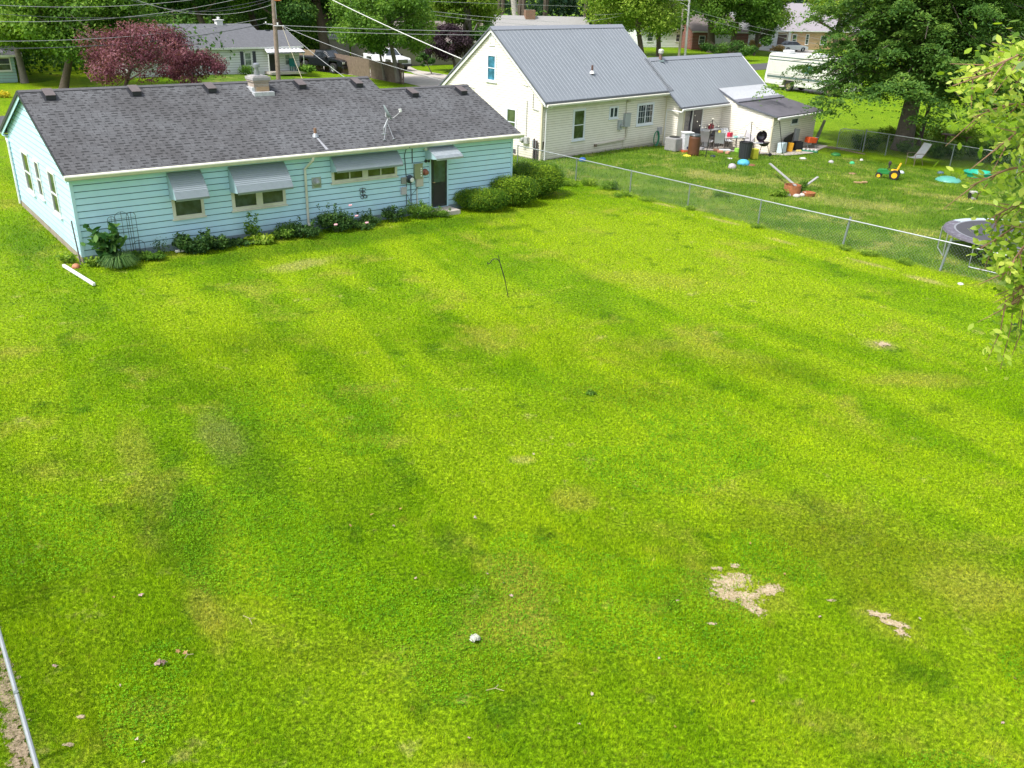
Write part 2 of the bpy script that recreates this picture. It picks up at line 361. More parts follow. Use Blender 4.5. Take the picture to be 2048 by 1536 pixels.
def leafverts(c, n, size, aspect=.5, droop=0, six=False):
    """diamond (or six-sided) leaves at c with normals n"""
    k = len(c); r = unit(rng.normal(size=(k, 3))); t = unit(np.cross(n, r)); t[:, 2] -= droop; t = unit(t); b = unit(np.cross(n, t))
    L = size[:, None]; W = L * aspect
    if six:
        q = [c - t * L * .5, c - t * L * .15 + b * W * .5, c + t * L * .2 + b * W * .4, c + t * L * .5, c + t * L * .2 - b * W * .4, c - t * L * .15 - b * W * .5]
    else: q = [c - t * L * .5, c + b * W * .5, c + t * L * .5, c - b * W * .5]
    return np.stack(q, 1).reshape(-1, 3), len(q)
def blobleaves(blobs, nleaf, size, up=.5, shell=.5, aspect=.55, droop=0, lightup=.25, six=False):
    B = np.array(blobs, float); wgt = (B[:, 3] * B[:, 4] * B[:, 5]) ** .667; wgt /= wgt.sum()
    idx = rng.choice(len(B), nleaf, p=wgt); d = unit(rng.normal(size=(nleaf, 3)))
    rr = (shell + (1 - shell) * rng.random(nleaf)) * (1 + .12 * rng.normal(size=nleaf))
    c = B[idx, :3] + d * B[idx, 3:6] * rr[:, None]
    n = unit(d * .7 + unit(rng.normal(size=(nleaf, 3))) * .8 + np.array([0, 0, up]))
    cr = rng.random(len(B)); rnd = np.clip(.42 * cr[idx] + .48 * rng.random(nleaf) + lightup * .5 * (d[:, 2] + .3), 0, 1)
    V, k = leafverts(c, n, size * (.6 + .8 * rng.random(nleaf)), aspect, droop, six); return V, k, rnd
def clumps(c, r, n, cr=(.16, .34), flat=1., low=-.75, sq=.8):
    out = []
    for i in range(n):
        for _ in range(30):
            d = unit(rng.normal(size=3)); 
            if d[2] > low: break
        q = rng.uniform(.35, 1.) ** .6; k = rng.uniform(*cr)
        q *= rng.uniform(.82, 1.05)
        s = k * (r[0] + r[1] + r[2]) / 3
        out.append((c[0] + d[0] * r[0] * q * sq, c[1] + d[1] * r[1] * q * sq, c[2] + d[2] * r[2] * q * sq, s * 1.1, s * 1.1, s * flat * .8))
    return out
def trunk(parent, base, top, r0, r1, crown, m, nb=6, rad=1., lean=(0, 0), name='trunk', depth=.5):
    mb = MB(); b = Vector(base); t = Vector(top); pts = []
    for i in range(6):
        k = i / 5; p = b.lerp(t, k); p.x += lean[0] * sin(k * 2.5) ; p.y += lean[1] * sin(k * 2.2); pts.append(p)
    mb.tube([b + Vector((0, 0, -.1))] + pts, [r0 * 1.35, r0 * 1.15] + [r0 + (r1 - r0) * i / 5 for i in range(1, 6)], 10)
    for i in range(nb):
        k = random.uniform(.45, 1.); p = pts[0].lerp(pts[-1], k) if k < .98 else pts[-1]
        j = min(4, int(k * 5)); p = pts[j].lerp(pts[j + 1], k * 5 - j)
        an = 2 * pi * i / nb + random.uniform(-.4, .4); L = rad * random.uniform(.5, .85)
        q = p + Vector((cos(an) * L * .5, sin(an) * L * .5, L * .22)); e = p + Vector((cos(an) * L, sin(an) * L, L * random.uniform(.25, .7)))
        mb.tube([p, q, e], [r1 * .8, r1 * .5, r1 * .15], 6)
        for s in range(2):
            e2 = q + Vector((cos(an + random.uniform(-1, 1)) * L * .45, sin(an + random.uniform(-1, 1)) * L * .45, L * random.uniform(.1, .5)))
            mb.tube([q, e2], [r1 * .35, r1 * .1], 5)
    return mb.build(name, m, parent, smooth=True)
BARK = M('bark', (.12, .095, .07), .9, var=.3, vs=9, bump=.8)
BARKG = M('bark_grey', (.19, .17, .145), .9, var=.3, vs=7, bump=.8)
BARKP = M('bark_pale', (.5, .47, .42), .85, var=.3, vs=5, bump=.4)
FOL = dict(
    mid=leafmat('leaves_mid', ((.04, .10, .014), (.11, .23, .028), (.25, .38, .055))),
    light=leafmat('leaves_light', ((.06, .14, .014), (.17, .29, .028), (.36, .46, .07))),
    dark=leafmat('leaves_dark', ((.022, .065, .014), (.06, .145, .026), (.16, .28, .05))),
    deep=leafmat('leaves_deep', ((.012, .035, .02), (.03, .065, .034), (.06, .11, .05))),
    big=leafmat('leaves_big', ((.028, .08, .014), (.075, .165, .026), (.20, .32, .05))),
    red=leafmat('leaves_red', ((.055, .016, .028), (.15, .048, .07), (.34, .16, .19)), .3),
    purple=leafmat('leaves_purple', ((.02, .012, .018), (.05, .03, .042), (.11, .075, .09)), .2),
    hedge=leafmat('leaves_hedge', ((.02, .07, .008), (.07, .17, .012), (.30, .42, .02)), .25),
    shrub=leafmat('leaves_shrub', ((.015, .045, .012), (.04, .10, .022), (.12, .22, .04)), .25),
    near=leafmat('leaves_near', ((.09, .18, .015), (.27, .40, .03), (.56, .62, .13)),   .45, .4, .3))

# ------------------------------------------------------------------ ground
def build_ground():
    xs = np.concatenate([np.linspace(-700, -70, 10), np.linspace(-60, 80, 71), np.linspace(95, 700, 9)])
    ys = np.concatenate([np.linspace(-60, -2, 4), np.linspace(0, 170, 86), np.linspace(190, 1500, 10)])
    V = [(x, y, gz(x, y) + (.03 * sin(x * .7 + y * .3) * sin(y * .45) * (8 < y < 60))*.5) for y in ys for x in xs]; nx = len(xs)
    F = [(j * nx + i, j * nx + i + 1, (j + 1) * nx + i + 1, (j + 1) * nx + i) for j in range(len(ys) - 1) for i in range(nx - 1)]
    mb = MB(); mb.v = V; mb.f = F; o = mb.build('ground', grassmat('lawn_ground', False), smooth=True); tag(o, 'bright green mown lawns and yards', kind='structure')
build_ground()
def strip(name, pts, m, label, lift=.006, kind='structure', cat=None, sub=6):
    """flat sheet following the ground: pts = two edges as lists of equal length"""
    A, B = pts; mb = MB()
    def fine(L):
        out = []
        for i in range(len(L) - 1):
            for k in range(sub): out.append(Vector(L[i]).lerp(Vector(L[i + 1]), k / sub))
        out.append(Vector(L[-1])); return out
    A, B = fine(A), fine(B); rows = []
    for a, b in zip(A, B):
        rows.append([a.lerp(b, k / 3) for k in range(4)])
    for r0, r1 in zip(rows, rows[1:]):
        for k in range(3):
            mb.quad(*[(p.x, p.y, gz(p.x, p.y) + lift + .022) for p in (r0[k], r0[k + 1], r1[k + 1], r1[k])])
    o = mb.build(name, m)
    if m.name in ('dirt',):
        ed = []
        for i in range(len(rows) - 1):
            for k in range(3): ed += [abs(k / 1.5 - 1), abs((k + 1) / 1.5 - 1), abs((k + 1) / 1.5 - 1), abs(k / 1.5 - 1)]
        setedge(o, ed)
    tag(o, label, cat, kind=kind); return o
ASPH = M('asphalt', (.085, .087, .095), .9, var=.2, vs=3)
CONC = M('concrete', (.50, .46, .41), .9, var=.15, vs=2, dirt=(.3, .27, .22), dirtamt=.4)
DIRT = soilmat('dirt', (.36, .28, .19), (.13, .10, .055), .45)
STRAWD = soilmat('bare_soil', (.54, .43, .30), (.30, .23, .12))
# the street behind both houses, running parallel to them
da, db = Vector((.683, .730, 0)), Vector((-.730, .683, 0)); P0 = Vector((-27.2, 47.6, 0))
def st(a, b): return P0 + da * a + db * b
strip('road', ([st(-40, 0), st(20, 0), st(60, 0), st(120, 0), st(170, 0)], [st(-40, 4.6), st(20, 4.6), st(60, 4.6), st(120, 4.6), st(170, 4.6)]), ASPH, 'grey asphalt street running behind the houses', .004)
strip('driveway', ([G(965, 178), G(905, 163), G(820, 148), G(640, 128)], [G(720, 163) + Vector((6, 5, 0)) * .0 + Vector((7.2, -4.6, 0)), G(800, 164), G(700, 150), G(605, 139)]), CONC, 'pale concrete drive beside the white house', .006)
strip('driveway', ([G(915, 168), G(905, 163), G(830, 149), G(808, 138)], [G(915, 158), G(905, 152), G(835, 141), G(815, 131)]), CONC, 'pale concrete drive in front of the tan bungalow', .012)
strip('driveway', ([G(1535, 152), G(1560, 174), G(1640, 190)], [G(1570, 150), G(1600, 160), G(1660, 175)]), CONC, 'pale concrete pad under the motorhome', .006)
strip('driveway', ([G(1490, 97), G(1545, 104), G(1600, 112)], [G(1490, 92), G(1560, 97), G(1640, 101)]), CONC, 'distant pale drive in front of the brick house', .006)

# ------------------------------------------------------------------ grass
def vnoise(x, y, s, seed):
    r = np.random.default_rng(seed); o = np.zeros_like(x); a = 1.
    for i in range(9):
        th = r.uniform(0, 2 * pi); k = s * r.uniform(.6, 2.6); o += np.sin((x * cos(th) + y * sin(th)) * k + r.uniform(0, 6)) * (1 + .5 * np.sin((x * sin(th) - y * cos(th)) * k * .7 + r.uniform(0, 6)))
    return o / 5
BARE = []   # (x, y, rx, ry, angle)
def bare(u, v, rx, ry, an=0): p = G(u, v); BARE.append((p.x, p.y, rx, ry, an))
for q in ((1462, 1165, .34, .22, .3), (1455, 1190, .28, .16, -.2), (1490, 1195, .3, .14, .1), (1535, 1182, .24, .12, .4), (1505, 1218, .22, .1, -.8), (1470, 1133, .1, .07, 0), (1432, 1138, .08, .05, 0),
          (1757, 1232, .2, .08, -.3), (1785, 1248, .2, .09, -.5), (1800, 1268, .12, .09, -1), (1660, 1203, .07, .03, 0), (1423, 1250, .08, .03, 0), 
          (1765, 690, .2, .18, 1), (162, 1436, .06, .035, 0), (138, 1492, .06, .03, 0)): bare(*q)
def bare_mask(x, y):
    m = np.zeros(len(x), bool)
    wob = .5 * vnoise(x, y, 9, 5) + .35 * vnoise(x, y, 30, 6) + .45 * rng.normal(size=len(x))
    for (cx, cy, rx, ry, an) in BARE:
        dx, dy = x - cx, y - cy; a = dx * cos(an) + dy * sin(an); b = -dx * sin(an) + dy * cos(an)
        m |= (a / rx) ** 2 + (b / ry) ** 2 < 1.0 + wob
    return m
def bare_patches():
    for i, (cx, cy, rx, ry, an) in enumerate(BARE):
        mb = MB(); n = 24; z0 = .014 + .0010 * i; mb.v.append((cx, cy, gz(cx, cy) + z0)); ed = [0]
        for r in (.7, 1.4):
            for k in range(n):
                t = 2 * pi * k / n; a, b = rx * r * cos(t), ry * r * sin(t); x, y = cx + a * cos(an) - b * sin(an), cy + a * sin(an) + b * cos(an)
                mb.v.append((x, y, gz(x, y) + z0)); ed.append(r / 1.4)
        for k in range(n): q = (k + 1) % n; mb.f += [(0, 1 + k, 1 + q), (1 + k, 1 + n + k, 1 + n + q, 1 + q)]
        o = mb.build('bare_soil', STRAWD); setedge(o, ed); tag(o, 'bare pinkish soil showing through the lawn', kind='structure')
bare_patches()
def blades(name, label, n, dmin, dmax, wid, hgt, mat, keep=None, power=1., clover=0, lean=.7, half=.66):
    d = np.sqrt(rng.random(n) * (dmax ** 2 - dmin ** 2) + dmin ** 2); d = d * (1 + .16 * (rng.random(n) - .3)); th = rng.uniform(-half, half, n)
    x, y = d * np.sin(th), d * np.cos(th); ok = ~bare_mask(x, y)
    ok |= rng.random(len(x)) < .16
    # nothing grows under the blue house
    a = (x + 12.7746) * cos(.6721) + (y - 24.9316) * sin(.6721); b = -(x + 12.7746) * sin(.6721) + (y - 24.9316) * cos(.6721)
    ok &= ~((a > 0) & (a < 15.93) & (b > 0) & (b < 8.4))
    a = (x - H2O[0]) * cos(H2O[2]) + (y - H2O[1]) * sin(H2O[2]); b = -(x - H2O[0]) * sin(H2O[2]) + (y - H2O[1]) * cos(H2O[2])
    ok &= ~((a > 0) & (a < 10) & (b > 0) & (b < 7.2)); ok &= ~((a >= 10) & (a < 19) & (b > -4.2) & (b < 7))
    if keep is not None: ok &= keep(x, y)
    x, y = x[ok], y[ok]; n = len(x); dd = np.sqrt(x * x + y * y)
    cl = vnoise(x, y, 2.1, 3); cf = vnoise(x, y, 7, 8)
    z = np.array([gz(a, b) for a, b in zip(x, y)]) if x.max() > 6 and y.max() > 44 else np.zeros(n)
    z = z + .015 * np.sin(x * .7 + y * .3) * np.sin(y * .45)
    if clover:
        c = np.stack([x, y, z + hgt * (.5 + .5 * rng.random(n))], 1); nn = unit(np.stack([rng.normal(size=n) * .35, rng.normal(size=n) * .35, np.ones(n)], 1))
        V, k = leafverts(c, nn, wid * (.7 + .6 * rng.random(n)), .95); rnd = np.clip(.35 + .22 * cf + .35 * rng.random(n), 0, .97)
        return polymesh(name, V, k, mat, rnd)
    h = hgt * (.55 + .7 * rng.random(n)) * np.clip(1 + .28 * cf + .15 * cl, .4, 1.7); w = wid * (.7 + .6 * rng.random(n))
    an = rng.uniform(0, 2 * pi, n); ax, ay = np.cos(an), np.sin(an); la = rng.uniform(0, 2 * pi, n); ll = h * lean * rng.random(n)
    v0 = np.stack([x - ax * w / 2, y - ay * w / 2, z - .005], 1); v1 = np.stack([x + ax * w / 2, y + ay * w / 2, z - .005], 1)
    v2 = np.stack([x + np.cos(la) * ll, y + np.sin(la) * ll, z + h], 1)
    V = np.stack([v0, v1, v2], 1).reshape(-1, 3); rnd = np.clip(.32 + .13 * cf + .1 * cl + .42 * rng.random(n) + .25 * (rng.random(n) > .985), 0, 1)
    return polymesh(name, V, 3, mat, rnd)
GB = grassmat('grass_blades', True); GC = leafmat('clover', ((.05, .17, .006), (.13, .34, .008), (.30, .54, .02)), .3, .6, .08)
def yard(x, y): return ((x - 2.52) * .741 + (y - 39.27) * .671) < 0
def beyond(x, y): return (((x - 2.52) * .741 + (y - 39.27) * .671) > 0) & (((x - 17.7) * .62 + (y - 50.5) * .78) < 0)
GRASS = []
GRASS.append(blades('lawn_grass', '', 520000, 5.8, 12.5, .0085, .042, GB, half=.8))
GRASS.append(blades('lawn_grass', '', 350000, 12.5, 21, .015, .046, GB, yard, half=.78))
GRASS.append(blades('lawn_grass', '', 260000, 21, 42, .026, .05, GB, yard, half=.76))
GRASS.append(blades('lawn_grass', '', 150000, 24, 58, .032, .10, GB, beyond))
GRASS.append(blades('lawn_grass', '', 190000, 5.8, 17, .021, .042, GC, lambda x, y: vnoise(x, y, .9, 21) > .15, clover=1, half=.78))
for o, l in zip(GRASS, ('short lawn grass nearest the camera', 'lawn grass across the middle of the yard', 'lawn grass up to the blue house', 'taller rough grass beyond the wire fence', 'clover leaves scattered through the near lawn')):
    tag(o, l, kind='stuff')
# ------------------------------------------------------------------ building helpers
def siding(mb, P, u, n, span, z0, z1, e, t=.018, shade_h=.027):
    """lapped boards: span(z) -> (s0, s1) along u; each course leans out to a lip at its foot"""
    P, u, n = Vector(P), Vector(u), Vector(n); k = 0; z = z0; up = Vector((0, 0, 1))
    while z < z1 - 1e-4:
        zt = min(z + e, z1); a0, a1 = span(z); b0, b1 = span(zt)
        if a1 - a0 > .02:
            q = lambda s, zz, o: P + u * s + up * zz + n * o
            if b1 - b0 < .01: b0 = b1 = (a0 + a1) / 2 if b1 <= b0 else b0
            mb.quad(q(a0, z, t), q(a1, z, t), q(b1, zt, .001), q(b0, zt, .001))
            if shade_h and zt < z1 - .01:      # shadow below the next lip, painted as a dark strip
                k_ = shade_h / e; c0, c1 = b0 + (a0 - b0) * k_, b1 + (a1 - b1) * k_; o = t * k_ + .003; mb.mi[len(mb.f)] = 1
                mb.quad(q(c0, zt - shade_h, o), q(c1, zt - shade_h, o), q(b1, zt, .004), q(b0, zt, .004))
            mb.quad(q(a0, z, 0), q(a1, z, 0), q(a1, z, t), q(a0, z, t))
        z = zt
    return mb
def wallbox(mb, P, u, n, span, z0, z1, th=.12):
    P, u, n = Vector(P), Vector(u), Vector(n)
    return mb
def frame4(P, u, n, s0, s1, z0, z1, w, d0, d1, mb):
    """rectangular frame standing d1 proud of the wall"""
    P, u, n, up = Vector(P), Vector(u), Vector(n), Vector((0, 0, 1))
    def bx(a0, a1, c0, c1):
        p = [P + u * a0 + up * c0 + n * d0, P + u * a1 + up * c0 + n * d0, P + u * a1 + up * c1 + n * d0, P + u * a0 + up * c1 + n * d0]
        mb.prism(p, n * (d1 - d0))
    bx(s0, s1, z0, z0 + w); bx(s0, s1, z1 - w, z1); bx(s0, s0 + w, z0 + w, z1 - w); bx(s1 - w, s1, z0 + w, z1 - w)
def slab(mb, P, u, n, s0, s1, z0, z1, d0, d1):
    P, u, n, up = Vector(P), Vector(u), Vector(n), Vector((0, 0, 1))
    p = [P + u * s0 + up * z0 + n * d0, P + u * s1 + up * z0 + n * d0, P + u * s1 + up * z1 + n * d0, P + u * s0 + up * z1 + n * d0]
    mb.prism(p, n * (d1 - d0)); return mb
def window(parent, wall, s0, s1, z0, z1, fm, gm, w=.07, mull=(), rails=(), sill=True, label=None, proud=.05, grid=None):
    P, u, n = wall; mb = MB(); frame4(P, u, n, s0, s1, z0, z1, w, .0, proud, mb)
    if sill: slab(mb, P, u, n, s0 - .04, s1 + .04, z0 - .045, z0 - .002, 0, proud + .03)
    f = mb.build('window', fm, parent)
    if label: f['label'] = label
    sb = MB(); slab(sb, P, u, n, s0 + w, s1 - w, z0 + w, z1 - w, .006, .02); sb.build('pane', gm, f)
    if mull or rails or grid:
        b = MB()
        for m_ in mull: slab(b, P, u, n, m_[0], m_[1], z0 + w, z1 - w, .021, proud - .004)
        for r_ in rails: slab(b, P, u, n, s0 + w, s1 - w, r_ - .02, r_ + .02, .021, proud - .008)
        if grid:
            nx, nz = grid
            for i in range(1, nx): s = s0 + w + (s1 - s0 - 2 * w) * i / nx; slab(b, P, u, n, s - .008, s + .008, z0 + w, z1 - w, .021, .027)
            for i in range(1, nz): z = z0 + w + (z1 - z0 - 2 * w) * i / nz; slab(b, P, u, n, s0 + w, s1 - w, z - .008, z + .008, .0275, .030)
        split_build(b, 'mullion', fm, f)
    return f
GLS = glass('window_glass'); GLB = glass('window_glass_blue', (.02, .10, .16)); GLG = glass('window_glass_green', (.03, .045, .02)); GLC = glass('window_curtain', (.12, .15, .14))
WHITE = M('white_trim', (.76, .77, .76), .5, var=.05, dirt=(.5, .5, .46), dirtamt=.35)
CREAMT = M('cream_trim', (.68, .68, .58), .55, var=.08, dirt=(.35, .36, .24), dirtamt=.4)
GALV = M('galvanised_steel', (.42, .45, .47), .45, .6, var=.12, vs=9)
BLK = M('black_paint', (.018, .018, .02), .5, var=.2)
GREYP = M('grey_plastic', (.35, .36, .37), .6, var=.1)
LBLUE = M('blue_siding', (.50, .775, .90), .5, splash=(.30, .42, .47), var=.06, vs=2.5, dirt=(.52, .74, .83), dirtamt=.5, ds=2.2, spec=.4)
LBLUET = M('blue_trim', (.48, .72, .82), .5, var=.06, vs=4)

# ------------------------------------------------------------------ the blue ranch house
H1 = thing('ranch_house', 'long pale blue clapboard ranch house with grey shingle roof and metal awnings', 'house', (-12.7746, 24.9316, 0), .6721)
L1, D1, D1R, LM, EB, EZ, SL = 15.93, 8.434, 6.578, 12.04, -.337, 2.67, .3878
def rz1(b): return EZ + SL * (b + .337)
HR, HRS = rz1(D1 / 2), rz1(D1R / 2); OG = .16
def backz(b, D): return EZ + SL * (D + .337 - b)
mb = MB()
FRW = ((0, 0, 0), (1, 0, 0), (0, -1, 0)); LFW = ((0, D1, 0), (0, -1, 0), (-1, 0, 0)); RTW = ((L1, 0, 0), (0, 1, 0), (1, 0, 0)); BKW = ((LM, D1, 0), (-1, 0, 0), (0, 1, 0))
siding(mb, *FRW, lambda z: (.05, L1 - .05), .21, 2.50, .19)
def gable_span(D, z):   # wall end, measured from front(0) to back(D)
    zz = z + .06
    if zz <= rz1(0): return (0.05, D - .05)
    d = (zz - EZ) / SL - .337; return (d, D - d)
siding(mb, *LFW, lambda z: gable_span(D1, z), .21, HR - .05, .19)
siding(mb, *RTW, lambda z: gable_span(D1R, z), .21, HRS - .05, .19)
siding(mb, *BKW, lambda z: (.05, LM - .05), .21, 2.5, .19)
mb.m2 = M('blue_lap_shade', (.07, .16, .20), .8); mb.build('wall', LBLUE, H1)  # second material: painted lap shadow lines of the blue boards
core = MB()
core.prism([(.01, .01, .1), (.01, D1 - .01, .1), (.01, D1 - .01, 2.72), (.01, D1 / 2, HR - .08), (.01, .01, 2.72)], (LM - .02, 0, 0))
core.prism([(LM, .012, .1), (LM, D1R - .01, .1), (LM, D1R - .01, 2.7), (LM, D1R / 2, HRS - .08), (LM, .012, 2.7)], (L1 - LM - .01, 0, 0))
core.build('sheathing', LBLUET, H1)
f = MB(); f.box(.0, L1 + .02, -.02, D1R, -.3, .205); f.box(.0, LM, D1R, D1 + .02, -.3, .205); f.build('foundation', M('painted_blocks', (.22, .30, .35), .9, var=.2, bump=.5, dirt=(.15, .16, .14)), H1); f = MB(); f.box(-.025, -.002, -.02, D1 + .02, -.3, .205); f.build('foundation', M('block_foundation', (.34, .29, .23), .9, var=.2, bump=.6, dirt=(.14, .12, .09)), H1)
f = MB()
for x, y in ((-.03, -.03), (L1 - .06, -.03), (-.03, D1 - .06)): f.box(x, x + .09, y, y + .09, .2, 2.5)
split_build(f, 'corner_trim', LBLUET, H1)
SH = shinglemat('grey_shingles', (.108, .111, .116), .138, .24, 1.1)
def roofslab(mb, a0, a1, pts, th=.09):
    """pts: (b, z) profile of the top surface"""
    n = len(pts)
    top = [(b, z) for b, z in pts]; bot = [(b, z - th) for b, z in pts][::-1]
    mb.prism([(a0, b, z) for b, z in top + bot], (a1 - a0, 0, 0))
r = MB()
roofslab(r, -OG, LM + OG * .0, [(EB, EZ), (D1 / 2, HR), (D1 + .337, EZ)])
roofslab(r, LM, L1 + OG, [(EB, EZ), (D1R / 2, HRS), (D1R + .337, EZ)])
rf = r.build('roof', SH, H1)
c = MB(); c.prism([(-OG, D1 / 2 - .14, HR - .03), (-OG, D1 / 2, HR + .022), (-OG, D1 / 2 + .14, HR - .03)], (LM + OG, 0, 0)); c.prism([(LM, D1R / 2 - .14, HRS - .03), (LM, D1R / 2, HRS + .022), (LM, D1R / 2 + .14, HRS - .03)], (L1 - LM + OG, 0, 0))
c.build('ridge_cap', M('ridge_shingle', (.10, .10, .107), .9, var=.25, vs=9), rf)
# dark metal rake edge on the left gable, pale barge boards and soffit
g = MB()
for a in (-OG - .012,):
    g.prism([(a, EB, EZ - .10), (a, EB, EZ + .012), (a, D1 / 2, HR + .012), (a, D1 / 2, HR - .10)], (-.02, 0, 0)); g.prism([(a, D1 + .337, EZ - .10), (a, D1 + .337, EZ + .012), (a, D1 / 2, HR + .012), (a, D1 / 2, HR - .10)], (-.02, 0, 0))
split_build(g, 'rake_edge', M('dark_drip_edge', (.03, .035, .045), .5), H1)
g = MB()
for a in (-OG + .01, L1 + OG - .03):
    D_, H_ = (D1, HR) if a < 0 else (D1R, HRS)
    for b0, b1 in ((EB, D_ / 2), (D_ + .337, D_ / 2)): g.prism([(a, b0, EZ - .22), (a, b0, EZ - .092), (a, b1, H_ - .092), (a, b1, H_ - .22)], (.02, 0, 0))
g.box(-OG, L1 + OG, EB + .01, -.02, 2.475, 2.49); g.box(-OG, LM, D1 + .02, D1 + .33, 2.475, 2.49)
split_build(g, 'barge_board', LBLUET, H1)
g = MB()
g.prism([(-.2, EB, EZ - .015), (-.2, EB - .115, EZ - .03), (-.2, EB - .125, EZ - .06), (-.2, EB - .075, EZ - .155), (-.2, EB, EZ - .165)], (L1 + .45, 0, 0))
gt = g.build('gutter', CREAMT, H1)
g = MB(); g.box(-.2, LM, D1 + .337, D1 + .45, EZ - .15, EZ - .03); g.build('gutter', CREAMT, H1)
d = MB(); d.tube([(7.36, EB - .05, 2.53), (7.36, EB - .05, 2.44), (7.19, -.07, 2.1), (7.19, -.07, .3), (7.19, -.16, .2)], .045, 8); d.build('downspout', CREAMT, H1)
d = MB(); d.tube([(-.07, D1 + .2, 2.5), (-.07, D1 - .05, 2.3), (-.07, D1 - .05, .1)], .04, 8); d.build('downspout', WHITE, H1)
# windows, front
window(H1, FRW, 2.75, 3.73, .98, 2.15, CREAMT, GLS, .09)
window(H1, FRW, 4.63, 6.46, 1.01, 2.15, CREAMT, GLS, .10, mull=((5.44, 5.66),))
window(H1, FRW, 8.17, 10.73, 1.52, 2.25, CREAMT, GLG, .09, mull=((9.34, 9.56), (8.83, 8.87), (10.05, 10.09)))
# windows, left gable wall: s runs from the back corner
wl = lambda b0, b1, z0, z1, r_: window(H1, LFW, D1 - b1, D1 - b0, z0, z1, WHITE, GLS, .08, rails=(r_,))
wl(5.42, 6.48, .95, 2.33, 1.62); wl(3.9, 4.55, 1.1, 2.33, 1.7); wl(1.8, 2.7, .97, 2.34, 1.62)
# awnings
AWN = M('awning_metal', (.33, .385, .425), .45, .35, var=.08, vs=3, dirt=(.22, .26, .28), dirtamt=.4, ds=3)
def awning(s0, s1, zt, zb, out, zg, worn=False):
    pts = [(-.01, zt), (-out * .45, zt - (zt - zb) * .33), (-out * .85, zt - (zt - zb) * .74), (-out, zb), (-out * .99, zb - .05)]
    mb = MB(); tot = 26 if out > .55 else 18
    for i in range(tot):      # narrow interlocking slats running along the wall
        def at_(k): k = k * (len(pts) - 1.001); q = int(k); w_ = k - q; return (pts[q][0] * (1 - w_) + pts[q + 1][0] * w_, pts[q][1] * (1 - w_) + pts[q + 1][1] * w_)
        (b0, z0), (b1, z1) = at_(i / tot), at_((i + 1) / tot)
        mb.quad((s0, b0, z0 + .003), (s1, b0, z0 + .003), (s1, b1 - .006, z1 + .013), (s0, b1 - .006, z1 + .013)); mb.quad((s0, b1 - .006, z1 + .013), (s1, b1 - .006, z1 + .013), (s1, b1, z1), (s0, b1, z1))
    for (b0, z0), (b1, z1) in zip(pts, pts[1:]):
        mb.prism([(s0, b0, z0), (s0, b1, z1), (s0, b1, z1 - .008), (s0, b0, z0 - .008)], (s1 - s0, 0, 0))
    aw = mb.build('awning', AWN, H1); sd_ = MB()
    for a in (s0 + .004, s1 - .012): sd_.prism([(a, -.01, zt - .02)] + [(a, b, z - .015) for b, z in pts[1:4]] + [(a, -.03, zg)], (.008, 0, 0))
    split_build(sd_, 'side_panel', M('awning_side', (.36, .52, .57), .5), aw); return aw
awning(2.70, 3.72, 2.46, 1.70, .66, 1.60); awning(4.60, 6.46, 2.46, 1.70, .70, 1.60); awning(8.14, 10.72, 2.47, 2.0, .50, 1.88)
a4 = awning(11.92, 13.08, 2.46, 2.12, .80, 2.0); a4['label'] = 'worn white awning over the back door'
a4.data.materials[0] = M('awning_worn', (.45, .50, .54), .6, .1, var=.2, vs=9, dirt=(.3, .36, .40), dirtamt=.8, ds=5)
# back door with its storm door
d = MB(); slab(d, *FRW, 12.17, 12.86, .2, 2.1, .01, .05); dr = d.build('door', M('black_storm_door', (.012, .022, .028), .35, var=.4, vs=7, dirt=(.09, .1, .09), dirtamt=.5, ds=9), H1)
d = MB(); slab(d, *FRW, 12.27, 12.77, 1.12, 1.95, .051, .056); d.build('pane', glass('door_glass', (.01, .03, .035)), dr)
d = MB(); slab(d, *FRW, 12.27, 12.77, .32, 1.02, .051, .06); slab(d, *FRW, 12.2, 12.84, 1.05, 1.08, .051, .065); split_build(d, 'kick_panel', BLK, dr)
d = MB(); d.tube([(12.24, -.05, 1.13), (12.24, -.10, 1.13), (12.30, -.10, 1.13)], .018, 6); d.build('handle', M('brass', (.5, .4, .18), .35, .8), dr)
d = MB(); frame4(*FRW, 12.10, 12.93, .18, 2.17, .07, .0, .045, d); d.build('door_frame', LBLUET, H1)
d = MB(); d.box(12.05, 13.0, -.75, -.02, -.05, .16); d.build('door_step', CONC, H1)
# meters, boxes and conduit beside the door
def box_on(name, a0, a1, z0, z1, dep, m, lid=True):
    b = MB(); b.box(a0, a1, -dep, -.012, z0, z1)
    if lid: b.box(a0 - .012, a1 + .012, -dep - .012, -dep + .02, z1 - .04, z1 + .012)
    return b.build(name, m, H1, bevel=.008)
pn = box_on('breaker_box', 11.43, 11.76, 1.34, 1.88, .13, M('meter_box_olive', (.27, .30, .17), .5, var=.1))
b = MB(); [b.box(11.66, 11.72, -.137, -.13, z, z + .05) for z in (1.42, 1.51, 1.60, 1.68)]; split_build(b, 'sticker', WHITE, pn)
b = MB(); b.lathe([(.0, 0), (.12, 0), (.12, .06), (.09, .10), (.085, .16), (.05, .18), (0, .18)], 18, (11.9, -.02, 1.54), Matrix.Rotation(R(90), 3, 'X')); b.build('electric_meter', M('copper_red', (.35, .13, .09), .4, .3), H1, smooth=False)
b = MB(); b.lathe([(.0, 0), (.15, 0), (.15, .06), (.11, .08), (.10, .17), (.07, .19), (0, .19)], 20, (11.25, -.02, 1.35), Matrix.Rotation(R(90), 3, 'X')); em = b.build('electric_meter', M('meter_dark', (.06, .08, .1), .4, .3), H1)
b = MB(); b.lathe([(0, 0), (.085, 0), (.07, .02), (0, .022)], 18, (11.25, -.215, 1.35), Matrix.Rotation(R(90), 3, 'X')); b.build('dial', WHITE, em)
